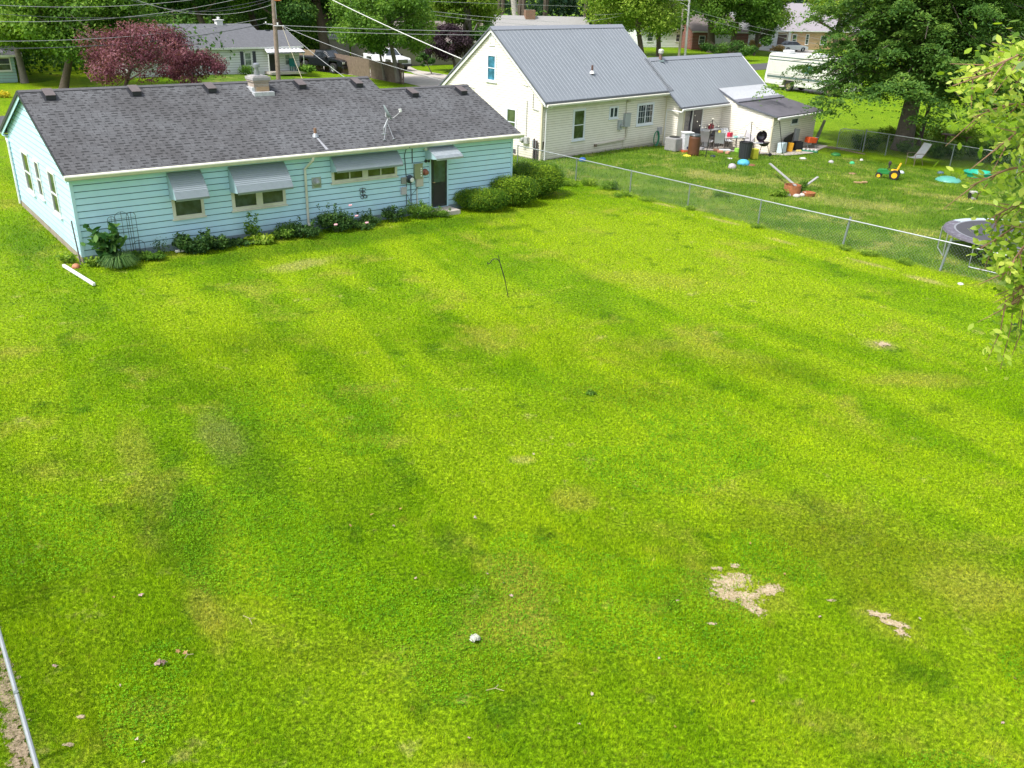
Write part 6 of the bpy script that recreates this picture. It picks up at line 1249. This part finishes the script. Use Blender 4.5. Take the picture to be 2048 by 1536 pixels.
def bed(label, a, b_, r, h, n, size, mat, **k):
    bl = [(random.uniform(-.6, .6) * r, random.uniform(-.35, .35) * r * .6, h * random.uniform(.35, .75), r * .42, r * .34, h * .32) for _ in range(9)] + [(random.uniform(-.9, .9) * r, random.uniform(-.5, .5) * r * .6, h * random.uniform(.7, 1.15), .07, .07, h * .18) for _ in range(7)] + [(0, 0, h * .4, r * .8, r * .4, h * .4)]
    return plant(k.pop('name', 'shrub'), label, k.pop('cat', 'plant'), Lw(a, b_, 0), bl, n, size, mat, PB, **k)
bed('dark green peony bush left of the double window', 3.0, -.62, .62, .62, 2600, .10, FOL['shrub']); bed('peony bush right beside the dark one under the first awning', 3.75, -.6, .48, .5, 1700, .10, FOL['shrub'])
hl = bed('low yellow green hosta clump in the flower bed', 5.2, -.62, .62, .26, 420, .17, FOL['near'], name='hosta', aspect=.6, stems=0); bed('leggy green plant rising behind the hosta', 5.1, -.35, .32, .78, 420, .10, FOL['mid'])
bed('broad rose bush at the foot of the downspout', 6.6, -.6, .85, .50, 2600, .075, FOL['shrub'], name='rose_bush', cat='rose bush'); bed('tallest rose bush with pink blooms below the wall ornament', 7.95, -.62, .80, .78, 3400, .075, FOL['shrub'], name='rose_bush', cat='rose bush'); bed('low bush right of the pink roses', 9.4, -.5, .55, .45, 1300, .07, FOL['shrub'], name='rose_bush', cat='rose bush'); bed('small rounded bush left of the meter boxes', 10.3, -.5, .5, .55, 1400, .07, FOL['shrub'], name='rose_bush', cat='rose bush')
bed('yellowish tall weeds below the meter boxes', 11.3, -.55, .62, .55, 2600, .10, FOL['mid'], name='weeds', aspect=.18, droop=-.6); bed('clump of weeds beside the door step', 12.1, -.75, .5, .32, 1500, .09, FOL['mid'], name='weeds', aspect=.2)
bed('continuous low greenery in front of the windows', 4.3, -.42, .9, .22, 1500, .08, FOL['shrub'], name='groundcover'); bed('trailing greenery under the roses', 8.7, -.42, .9, .25, 1500, .08, FOL['shrub'], name='groundcover'); bed('low green groundcover between trellis and peony', 1.7, -.55, .7, .22, 1500, .08, FOL['mid'], name='groundcover'); bed('sparse spindly weeds in front of the wall', 2.15, -.38, .35, .55, 160, .06, FOL['shrub'], name='weeds'); bed('small leafy plant at the near house corner', .15, -.45, .4, .25, 800, .09, FOL['light'], name='groundcover'); bed('yellow green seedlings left of the house corner', -.35, .25, .32, .28, 300, .10, FOL['light'], name='groundcover'); bed('thin low plants between hosta and roses', 5.95, -.5, .5, .35, 900, .08, FOL['mid'], name='groundcover')
# tall broad leaved plant with big drooping leaves
t = thing('broad_leaved_plant', 'tall plant with large drooping green leaves at the house corner', 'plant', Lw(.58, -.55, 0), 0, PB)
C_ = []; Nn = []; 
b = MB()
for i in range(10):
    an = i * 2.4; hh = random.uniform(.85, 1.3); x, y = .42 * cos(an), .26 * sin(an); b.tube([(0, 0, 0), (x * .6, y * .6, hh * .6), (x, y, hh)], [.016, .012, .006], 6)
    for j in range(20):
        k = .2 + .8 * j / 19; C_.append((x * k + random.gauss(0, .11), y * k + random.gauss(0, .11), hh * k + random.gauss(0, .04)))
b.build('stem', M('stem_green', (.08, .12, .03)), t); C_ = np.array(C_); Nn = unit(np.c_[rng.normal(size=(len(C_), 2)) * .5 - np.array([0, .25]), np.full(len(C_), .8)])
V, k, = leafverts(C_, Nn, .26 + .1 * rng.random(len(C_)), .45, .45, True); polymesh('leaves', V, k, FOL['light'] if 0 else leafmat('leaves_broad', ((.02, .075, .015), (.05, .14, .03), (.12, .24, .05))), rng.random(len(C_)), t)
# arching grass clump
t = thing('ornamental_grass', 'arching clump of long green grass below the broad leaved plant', 'plant', Lw(.75, -.95, 0), 0, PB); k = 420; an = rng.uniform(0, 2 * pi, k); L = rng.uniform(.35, .6, k); V = []
for a_, l_ in zip(an, L):
    d_ = np.array([cos(a_), sin(a_), 0]); s_ = np.array([-sin(a_), cos(a_), 0]) * .010; o_ = d_ * rng.uniform(0, .08); h_ = l_ * rng.uniform(.7, 1.0)
    p0, p1, p2, p3 = o_, o_ + d_ * l_ * .25 + [0, 0, h_ * .75], o_ + d_ * l_ * .6 + [0, 0, h_ * .8], o_ + d_ * l_ * 1.0 + [0, 0, h_ * .35]
    for A, B, w0, w1 in ((p0, p1, 1, 1), (p1, p2, 1, .8), (p2, p3, .8, .1)): V += [A - s_ * w0, A + s_ * w0, B + s_ * w1, B - s_ * w1]
polymesh('blades', np.array(V), 4, leafmat('leaves_grassy', ((.04, .11, .03), (.09, .19, .05), (.2, .32, .1))), np.repeat(rng.random(k), 3), t)
def blooms(label, cat, pts, r, m, grp=None):
    for i, p in enumerate(pts):
        b = MB()
        for j in range(9): a_ = j * 2.4; b.lathe([(0, 0), (r * .45, r * .2), (r * .4, r * .5), (0, r * .4)], 6, (r * .45 * cos(a_) * (j > 0), r * .45 * sin(a_) * (j > 0), r * .1 * (j % 3)), Matrix.Rotation(.6, 3, 'X'))
        tag(b.build('rose_bloom', m, None, loc=p), label[i], cat, grp)
blooms(['pink bloom low on the tallest rose bush', 'large pale pink bloom right of the roses', 'pinkish red bloom at the bush foot', 'pale pink bloom at the top of the rose bush'], 'rose', [Lw(7.75, -.98, .33), Lw(8.75, -.6, .42), Lw(9.0, -.85, .2), Lw(8.55, -.55, .80)], .075, M('rose_pink', (.70, .38, .42), .6), 'blooms on the rose bushes')
tag(lump('clay_pot', 'small terracotta pot by the near house corner', 'pot', 153, 536, .12, (.50, .2, .1), 'terracotta', .9), None)
tag(lump('paper_scrap', 'crumpled cream paper among the weeds by the step', 'litter', 856, 419, .12, (.6, .55, .42), 'paper_cream', .5), None)

# weeds along the fence line
fw = []
for i, (u, v, r, h, n, lb) in enumerate(((1213, 378, .55, .45, 1700, 'dark bluish tuft of grass at the fence foot'), (1178, 370, .5, .38, 1300, 'weedy tuft with white flowers beside the tall boxwood'), (1140, 372, .6, .3, 1200, 'tangle of dry stalks and weeds near the boxwood'), (1250, 392, .6, .25, 900, 'low weeds below the second fence post'), (1300, 403, .5, .22, 700, 'low weeds between the second and third fence posts'), (1380, 420, .3, .2, 500, 'dark tuft at the base of the third fence post'), (1512, 455, .35, .2, 500, 'tuft at the base of the fourth fence post'), (1444, 392, .5, .3, 900, 'dark grass tuft just beyond the fence'), (1690, 500, .3, .2, 500, 'weeds at the foot of the thick fence post'), (1735, 510, .5, .22, 900, 'leafy weeds right of the thick fence post'), (1818, 528, .45, .22, 700, 'dark tuft left of the leaning fence post'))):
    bl = [(random.uniform(-.6, .6) * r, random.uniform(-.4, .4) * r, h * .4, r * .4, r * .4, h * .5) for _ in range(8)]
    plant('weeds', lb, 'weeds', G(u, v), bl, int(n * .8), .09, FOL['mid'] if i in (0, 7) else FOL['light'], 'weeds along the wire fence', stems=0, aspect=.2, droop=-.4)
plant('garden_weed', 'leafy weed growing out of the rusty fire ring', 'weeds', G(1603, 386), [(0, 0, .3, .22, .2, .28), (.1, 0, .5, .12, .12, .2)], 500, .09, FOL['mid'], stems=3)
plant('garden_weed', 'pale bushy weed left of the fire ring', 'weeds', G(1560, 392), [(0, 0, .15, .4, .3, .2), (-.2, 0, .1, .3, .2, .12)], 700, .10, FOL['light'], stems=0)
plant('lawn_weed', 'small leafy weed on its own in the mown lawn', 'weeds', G(1182, 789), [(0, 0, .04, .12, .1, .05)], 120, .07, FOL['mid'], stems=0)
# shrubbery under the big tree along the far fence
sh = [(1745, 304, 1.1, 1.0, 'dark', 'dark bush hugging the far fence left of the trunk'), (1850, 318, 1.3, .9, 'shrub', 'mass of low dark greenery right of the trunk'), (1890, 322, 1.2, .9, 'dark', 'dark undergrowth below the brown table'), (1940, 325, 1.2, 1.0, 'mid', 'leafy green plant at the right of the brown table'), (1980, 330, 1.3, 1.0, 'dark', 'dark undergrowth beside the overhanging branch'), (1880, 285, 1.2, 1.3, 'light', 'tall light green weeds behind the big trunk'), (1828, 283, .8, 1.2, 'light', 'light green sapling leaves just right of the trunk'), (1955, 300, 1.2, 1.2, 'light', 'light green weeds behind the brown table'), (1785, 297, .7, 1.1, 'light', 'thin green shoots just left of the trunk'), (2030, 335, 1.4, 1.1, 'dark', 'dark growth at the right edge beyond the fence')]
for u, v, r, h, m_, lb in sh:
    p = G(u, v); bl = [(random.uniform(-.7, .7) * r, random.uniform(-.5, .5) * r, h * random.uniform(.2, .8), r * .35, r * .35, h * .3) for _ in range(12)]
    plant('undergrowth', lb, 'bush', (p.x, p.y + 1.0, p.z), bl, 1500, .13, FOL[m_], 'bushes under the big tree', stems=5)
# low plants by the white cottage
plant('daylily_clump', 'green daylily clump below the shuttered window of the cottage', 'plant', (-23.3, 78.4, 0), [(0, 0, .35, .8, .5, .45)], 500, .35, FOL['mid'], stems=0, aspect=.12, droop=-.8); plant('shrub', 'round leafy plant at the cottage porch corner', 'plant', (-19.0, 81.7, 0), [(0, 0, .3, .8, .6, .35)], 400, .3, FOL['mid'], stems=0)
plant('yellow_flowers', 'yellow flower patch at the far left behind the blue house', 'plant', G(8, 195), [(0, 0, .2, .5, .4, .25)], 400, .12, leafmat('petals_yellow', ((.3, .3, .03), (.6, .5, .03), (.8, .65, .08))), stems=3)
def chair_simple(label, P, rz, m):
    t = thing('garden_chair', label, 'chair', P, rz); b = MB(); b.box(-.28, .28, -.25, .25, .38, .43); b.build('seat', m, t); b = MB(); b.prism([(-.28, .25, .43), (.28, .25, .43), (.22, .35, 1.0), (-.22, .35, 1.0)], (0, .04, 0)); b.build('backrest', m, t)
    for x in (-.24, .24):
        for y in (-.2, .2): b = MB(); b.box(x - .025, x + .025, y - .025, y + .025, 0, .379); b.build('leg', m, t)
chair_simple('teal plastic chair on the cottage porch', (-31.1 + 14.0 * cos(.714) + .6 * sin(.714), 72.9 + 14.0 * sin(.714) - .6 * cos(.714), .1), .714, M('teal', (.02, .22, .19), .5))

# trees ---------------------------------------------------------------
def tree(label, base, px, mat, n, size, bark=BARK, ncl=34, r0=None, cr=(.16, .34), trunk_top=.55, group='trees behind the houses', name='tree', cat='tree', flat=1., aspect=.6, nb=7, low=-.75, depth=1., Y=None, lean=(0, 0), zmin=None):
    base = Vector(base); Yc = Y or base.y; s = pxm((base.x, Yc, 4)); u0, u1, v0, v1 = px; c = D((u0 + u1) / 2, (v0 + v1) / 2, Yc); rx = (u1 - u0) / 2 / s; rz_ = (v1 - v0) / 2 / s; c = c - base
    t = thing(name, label, cat, base, 0, group); bl = clumps(c, (rx, rx * depth, rz_), ncl, cr, flat, low)
    V, k, rnd = blobleaves(bl, n, size, .4, .45, aspect); ok = (V.reshape(-1, k, 3)[:, :, 2].min(1) > (zmin if zmin is not None else .3)); V = V.reshape(-1, k, 3)[ok].reshape(-1, 3); polymesh('crown', V, k, mat, rnd[ok], t)
    r0 = r0 or max(.16, rx * .06); trunk(t, (0, 0, -.2), (c.x * .85, c.y * .85, max(.6, c.z + rz_ * (trunk_top - .5))), r0, r0 * .45, c, bark, nb, rx, lean); return t
tree('light yellow green tree at the far left edge', G(50, 166), (-90, 120, -90, 140), FOL['light'], 24000, .22, BARKG, 36, .28)
tree('broad dark green tree behind the left end of the blue roof', (-32.4, 64.6, 0), (40, 300, -110, 160), FOL['mid'], 46000, .22, BARK, 76, .30)
mp = Vector((-26.2, 59.5, 0)); t = tree('dark red maple behind the blue house roof', mp, (148, 405, 40, 182), FOL['red'], 17000, .17, BARK, 60, .16, (.14, .26), aspect=.38, name='maple_tree', nb=9); 
tree('smaller dark red maple beside the white cottage', (-22.4, 61.0, 0), (318, 470, 92, 186), FOL['red'], 6500, .17, BARK, 30, .10, (.14, .28), aspect=.35, name='maple_tree')
tree('tall dark tree behind the left of the cottage roof', (-32, 97, 0), (230, 480, -150, 52), FOL['dark'], 26000, .30, BARK, 30, .4, Y=97)
tree('tall tree whose trunk shows above the cottage chimney', (-29, 104, 0), (370, 570, -150, 50), FOL['dark'], 24000, .30, BARK, 30, .45); tree('tall dark tree just behind the cottage roof step', (-24.0, 96, 0), (430, 610, -140, 46), FOL['mid'], 24000, .28, BARK, 30, .42)
tree('large dark tree with thick trunk behind the pickup', (-20.6, 98, 0), (510, 740, -140, 84), FOL['dark'], 40000, .28, BARK, 44, .6)
tree('full green tree overhanging the board fence', (-10.6, 79.2, 0), (660, 870, -70, 134), FOL['mid'], 44000, .20, BARKG, 66, .22, nb=8); tree('slender tree standing in front of the dark boards', (-12.0, 80.6, 0), (700, 800, 20, 120), FOL['mid'], 7000, .19, BARKG, 18, .12)
tree('dark purple leaved tree in front of the tan bungalow', (-6.6, 91.5, 0), (842, 950, 40, 128), FOL['purple'], 14000, .19, BARK, 30, .16, cr=(.18, .32), name='plum_tree'); tree('small green shrub tree beside the white truck', (-8.6, 87.5, 0), (828, 870, 105, 140), FOL['dark'], 2500, .16, BARK, 10, .05, name='bush', cat='bush')
tree('tall yellow green tree with thick pale trunk left of the cream gable', (-5.3, 93.5, 0), (835, 1020, -110, 62), FOL['light'], 34000, .24, BARKG, 36, .62, low=-.9); tree('dark leafy tree behind the peak of the cream house', (-1.8, 92, 0), (930, 1010, 40, 120), FOL['dark'], 4500, .22, BARK, 14, .2)
tree('spreading light green tree right of the metal roof peak', (13.5, 104, -.4), (1140, 1380, -110, 90), FOL['light'], 40000, .25, BARK, 60, .35); tree('dense green street tree left of the lamp pole', (17.5, 121, -.45), (1220, 1410, -100, 92), FOL['mid'], 26000, .30, BARK, 30, .35)
tree('thick trunked street tree right of the lamp pole', (26.3, 131.5, -.45), (1340, 1500, -120, 82), FOL['mid'], 30000, .32, BARK, 34, .62); tree('forked street tree beside the thick trunked one', (28.6, 129.5, -.45), (1400, 1570, -110, 84), FOL['mid'], 28000, .32, BARK, 34, .42); tree('yellowish street tree in front of the orange brick house', (33.5, 136, -.45), (1460, 1600, -110, 72), FOL['light'], 22000, .30, BARK, 28, .4)
tree('small dark tree between the white garage and street', (31.4, 128, -.45), (1490, 1560, 20, 104), FOL['dark'], 5000, .26, BARK, 14, .15); tree('low dark bush mound on the lawn across the street', (25.6, 119, -.45), (1395, 1520, 88, 116), FOL['dark'], 4500, .22, BARK, 12, .08, name='bush', cat='bush')
tree('pale tan ornamental grass across the street', (32.4, 131, -.45), (1490, 1530, 78, 100), leafmat('leaves_tan', ((.2, .14, .06), (.4, .28, .14), (.6, .45, .25))), 900, .3, BARK, 6, .04, name='pampas_grass', cat='plant', aspect=.2); tree('low tawny shrubs before the orange brick house', (35.8, 131.5, -.45), (1530, 1580, 92, 108), leafmat('leaves_tan', ((.2, .14, .06), (.4, .28, .14), (.6, .45, .25))), 900, .25, BARK, 8, .04, name='bush', cat='bush')
tree('bright yellow green tree behind the big dark tree', (31.5, 96, -.45), (1600, 1790, -120, 66), FOL['near'], 22000, .24, BARK, 28, .3); tree('green tree filling the sky behind the big tree crown', (43, 104, -.45), (1750, 1950, -150, 120), FOL['mid'], 14000, .30, BARK, 28, .4); tree('green tree behind the right edge of the view', (52, 100, -.45), (1920, 2140, -150, 140), FOL['dark'], 12000, .30, BARK, 28, .4)
# pale bare trunks behind the beige roof
t = thing('pale_trunk_tree', 'pale forked trunks rising behind the beige roof', 'tree', (-1.0, 118, 0), 0, 'trees behind the houses'); b = MB(); b.tube([(0, 0, 0), (0, 0, 3), (-.9, 0, 9), (-1.2, 0, 16)], [.5, .42, .3, .15], 9); b.tube([(0, 0, 3), (1.0, 0, 8), (1.6, 0, 15)], [.35, .28, .12], 8); b.tube([(-4.2, 0, 0), (-4.0, 0, 5), (-4.9, 0, 11)], [.42, .35, .2], 8); b.build('trunk', BARKP, t, smooth=True)
V, k, rnd = blobleaves(clumps((-.5, 0, 15), (6, 5, 5), 24), 6000, .32, .4); polymesh('crown', V, k, FOL['mid'], rnd, t)

# the big tree: tiers of drooping sprays round a thick trunk
bt = Vector((22.6, 53.4, gz(22.6, 53.4))); t = thing('big_tree', 'big dark green tree with thick trunk and drooping layered foliage', 'tree', bt, 0)
b = MB(); b.tube([(0, 0, -.2), (0, 0, .5), (.02, 0, 2.2), (.05, 0, 5), (0, 0, 9), (0, 0, 13)], [.72, .56, .47, .38, .26, .1], 14)
spr = []; lim = []
for i in range(84):
    z = 2.7 + 9.8 * (i / 84) ** 1.0; an = i * 2.399; Rr = (6.5 - 2.6 * max(0, (z - 4.5) / 8)) * random.uniform(.80, 1.12)
    e = Vector((cos(an) * Rr, sin(an) * Rr * .92, z + .9 - 1.0 * random.random())); m0 = Vector((cos(an) * Rr * .5, sin(an) * Rr * .46, z + 1.3))
    b.tube([(0, 0, z), m0, e], [.08, .05, .012], 6); lim.append((Vector((0, 0, z)), m0, e))
    for k_ in range(15):
        q = random.uniform(.18, 1.08) ** .85; p = Vector((0, 0, z)).lerp(m0, q * 2) if q < .5 else m0.lerp(e, (q - .5) * 2); w_ = .42 * Rr * q
        side = random.uniform(-1, 1) * w_; p = p + Vector((-sin(an), cos(an), 0)) * side + Vector((0, 0, -.25 * abs(side) - random.uniform(0, .5))); spr.append((p.x, p.y, p.z, an + side * .15))
b.build('trunk', M('big_bark', (.15, .125, .10), .9, var=.3, vs=8, bump=1), t, smooth=True)
P_ = []; Nrm = []; rn = []
per = 150
for (x, y, z, an) in spr:
    if z < 1.9: z = 1.9 + random.random() * .4
    s_ = random.uniform(.55, 1.05); u_ = rng.normal(size=per) * .5 * s_; v_ = rng.normal(size=per) * .42 * s_; rr_ = u_ * u_ + v_ * v_
    px_ = x + cos(an) * u_ - sin(an) * v_; py_ = y + sin(an) * u_ + cos(an) * v_; pz_ = z - .55 * rr_ - .22 * np.maximum(u_, 0) + rng.normal(size=per) * .05
    P_.append(np.c_[px_, py_, pz_]); Nrm.append(unit(np.c_[cos(an) * .35 + rng.normal(size=per) * .35, sin(an) * .35 + rng.normal(size=per) * .35, np.full(per, .9)])); rn.append(np.clip(random.random() * .45 + .5 * rng.random(per) + .1 * (pz_ - z + .2), 0, 1))
P_ = np.concatenate(P_); V, k = leafverts(P_, np.concatenate(Nrm), .15 + .10 * rng.random(len(P_)), .44, .35); polymesh('crown', V, k, FOL['big'], np.concatenate(rn), t)
t = thing('sapling', 'thin dark trunked sapling just right of the big trunk', 'tree', (24.3, 55.2, -.45)); b = MB(); b.tube([(0, 0, -.1), (.1, 0, 1.5), (.3, 0, 4)], [.15, .12, .06], 8); b.build('trunk', BARK, t); V, k, rnd = blobleaves([(.3, 0, 3.9, 1.2, 1.2, .7)], 700, .18); polymesh('crown', V, k, FOL['mid'], rnd, t)

# the tree whose branches hang into the right of the view
nb_ = Vector((9.6, 8.4, 0)); t = thing('overhanging_tree', 'near tree with pale green leaves hanging in from the right edge', 'tree', nb_)
b = MB(); b.tube([(0, 0, -.2), (0, 0, 2), (-.3, 0, 5), (-.5, .1, 8), (-.2, .2, 12)], [.34, .27, .22, .17, .08], 12)
hang = [((2075, 90), 6.6, (1945, 150)), ((2080, 140), 6.4, (1905, 172)), ((2080, 210), 6.8, (1945, 235)), ((2090, 330), 6.5, (1940, 372)), ((2090, 400), 6.8, (1975, 440)), ((2100, 380), 7.0, (1985, 492)), ((2100, 430), 6.6, (1960, 498)), ((2100, 520), 6.7, (1990, 540)), ((2085, 120), 6.0, (1990, 130)), ((2080, 250), 6.2, (1990, 300)), ((2080, 460), 6.3, (2000, 560)), ((2060, 560), 6.4, (2035, 610))]
C_ = []; Z_ = []; top = Vector((-1.5, -.4, 9.4)); tw = MB()
b.tube([(-.4, 0, 7.2), (-1.6, -.5, 8.6), (-3.2, -1.0, 8.9), (-4.6, -1.4, 8.4)], [.12, .09, .06, .03], 8)
for (r_, Yb, e_) in hang:
    A = D(r_[0], r_[1], Yb) - nb_; E_ = D(e_[0], e_[1], Yb) - nb_; S_ = Vector((A.x + .6, A.y + .2, max(A.z + .5, 7.0)))
    mid = A.lerp(E_, .5) + Vector((0, 0, .05)); pts = [S_, A, mid, E_]; tw.tube(pts, [.014, .011, .008, .004], 5)
    for i in range(9):
        k_ = i / 9; q = A.lerp(mid, k_ * 2) if k_ < .5 else mid.lerp(E_, k_ * 2 - 1); tw.tube([q, q + Vector((random.uniform(-.22, .05), random.uniform(-.15, .15), random.uniform(-.25, .05)))], [.006, .002], 4)
    for i in range(200):
        k_ = random.uniform(.0, 1.02) ** .9; p = A.lerp(mid, k_ * 2) if k_ < .5 else mid.lerp(E_, k_ * 2 - 1); sp = .12 * (1.25 - k_); C_.append(p + Vector((random.gauss(.05, sp * .8), random.gauss(0, .22), random.gauss(-.03, sp * .9))))
for i in range(1500):     # the body of the crown, mostly outside the view
    C_.append(Vector((-4.9 + random.uniform(.15, 2.6), random.gauss(-1.6, .6), random.uniform(5.6, 8.1))))
for i in range(900):
    C_.append(Vector((random.uniform(-3.0, 1.5), random.gauss(-.6, 1.4), random.uniform(7.4, 10.5))))
# limp twigs trailing down below the leaves
for (u0, v0, u1, v1, Yb) in ((2030, 560, 2000, 740, 6.5), (2045, 620, 2020, 720, 6.6), (2012, 600, 1975, 720, 6.4), (2036, 540, 2030, 700, 6.7)):
    A = D(u0, v0, Yb) - nb_; E_ = D(u1, v1, Yb) - nb_; mid = A.lerp(E_, .5) + Vector((.03, 0, 0)); tw.tube([A, mid, E_], [.006, .004, .002], 4)
    for i in range(34): p = A.lerp(E_, random.random()); C_.append(p + Vector((random.gauss(0, .05), random.gauss(0, .1), random.gauss(0, .04))))
b.build('trunk', BARKG, t, smooth=True); tw.build('twigs', M('twig_red', (.26, .15, .09), .8), t)
C_ = np.array([tuple(c) for c in C_]); kk = len(C_); nn = unit(np.c_[rng.normal(size=kk) * .45, -.35 + rng.normal(size=kk) * .45, np.full(kk, .75)]); V, k = leafverts(C_, nn, .045 + .04 * rng.random(kk), .5, .25, True); polymesh('leaves', V, k, FOL['near'], np.clip(.5 + .28 * rng.normal(size=kk), 0, 1), t)

# far woods that read as one mass
def woods(name, label, a0, a1, d0, d1, h0, h1, nb, n, size, mat, low=.1):
    bl = []
    for i in range(nb):
        an = R(a0 + (a1 - a0) * i / nb) + random.uniform(-.02, .02); d_ = random.uniform(d0, d1); hh = random.uniform(h0, h1); bl.append((d_ * sin(an), d_ * cos(an), hh * random.uniform(low, .9), random.uniform(3.5, 6), random.uniform(3, 5), hh * .5))
    V, k, rnd = blobleaves(bl, n, size, .4, .45, .7, lightup=.15); o = polymesh(name, V, k, mat, rnd); tag(o, label, kind='stuff')
woods('far_woods', 'dark bluish green woods closing off the view behind the houses', -38, 38, 168, 210, 9, 15, 300, 120000, .7, FOL['deep'])
woods('woodland', 'dense dark trees and brush behind the cottages on the left', -36, -5, 112, 140, 5, 12, 190, 90000, .42, FOL['dark'], .05)
woods('woodland_brush', 'mixed lighter brush at the foot of the woods on the left', -36, 3, 108, 122, 2, 4, 120, 32000, .36, FOL['mid'], .1)
woods('woodland_brush', 'dark hedgerow brush beyond the far left trees', -37, -21, 80, 96, 2, 5, 70, 30000, .3, FOL['dark'], .1)
b = MB()
for i in range(90): an = R(random.uniform(-36, 6)); d_ = random.uniform(110, 150); x, y = d_ * sin(an), d_ * cos(an); b.tube([(x, y, -1), (x + random.uniform(-.5, .5), y, 14)], [.3, .2], 6)
o = b.build('woodland_trunks', BARK); tag(o, 'dim trunks standing in the woods', kind='stuff')
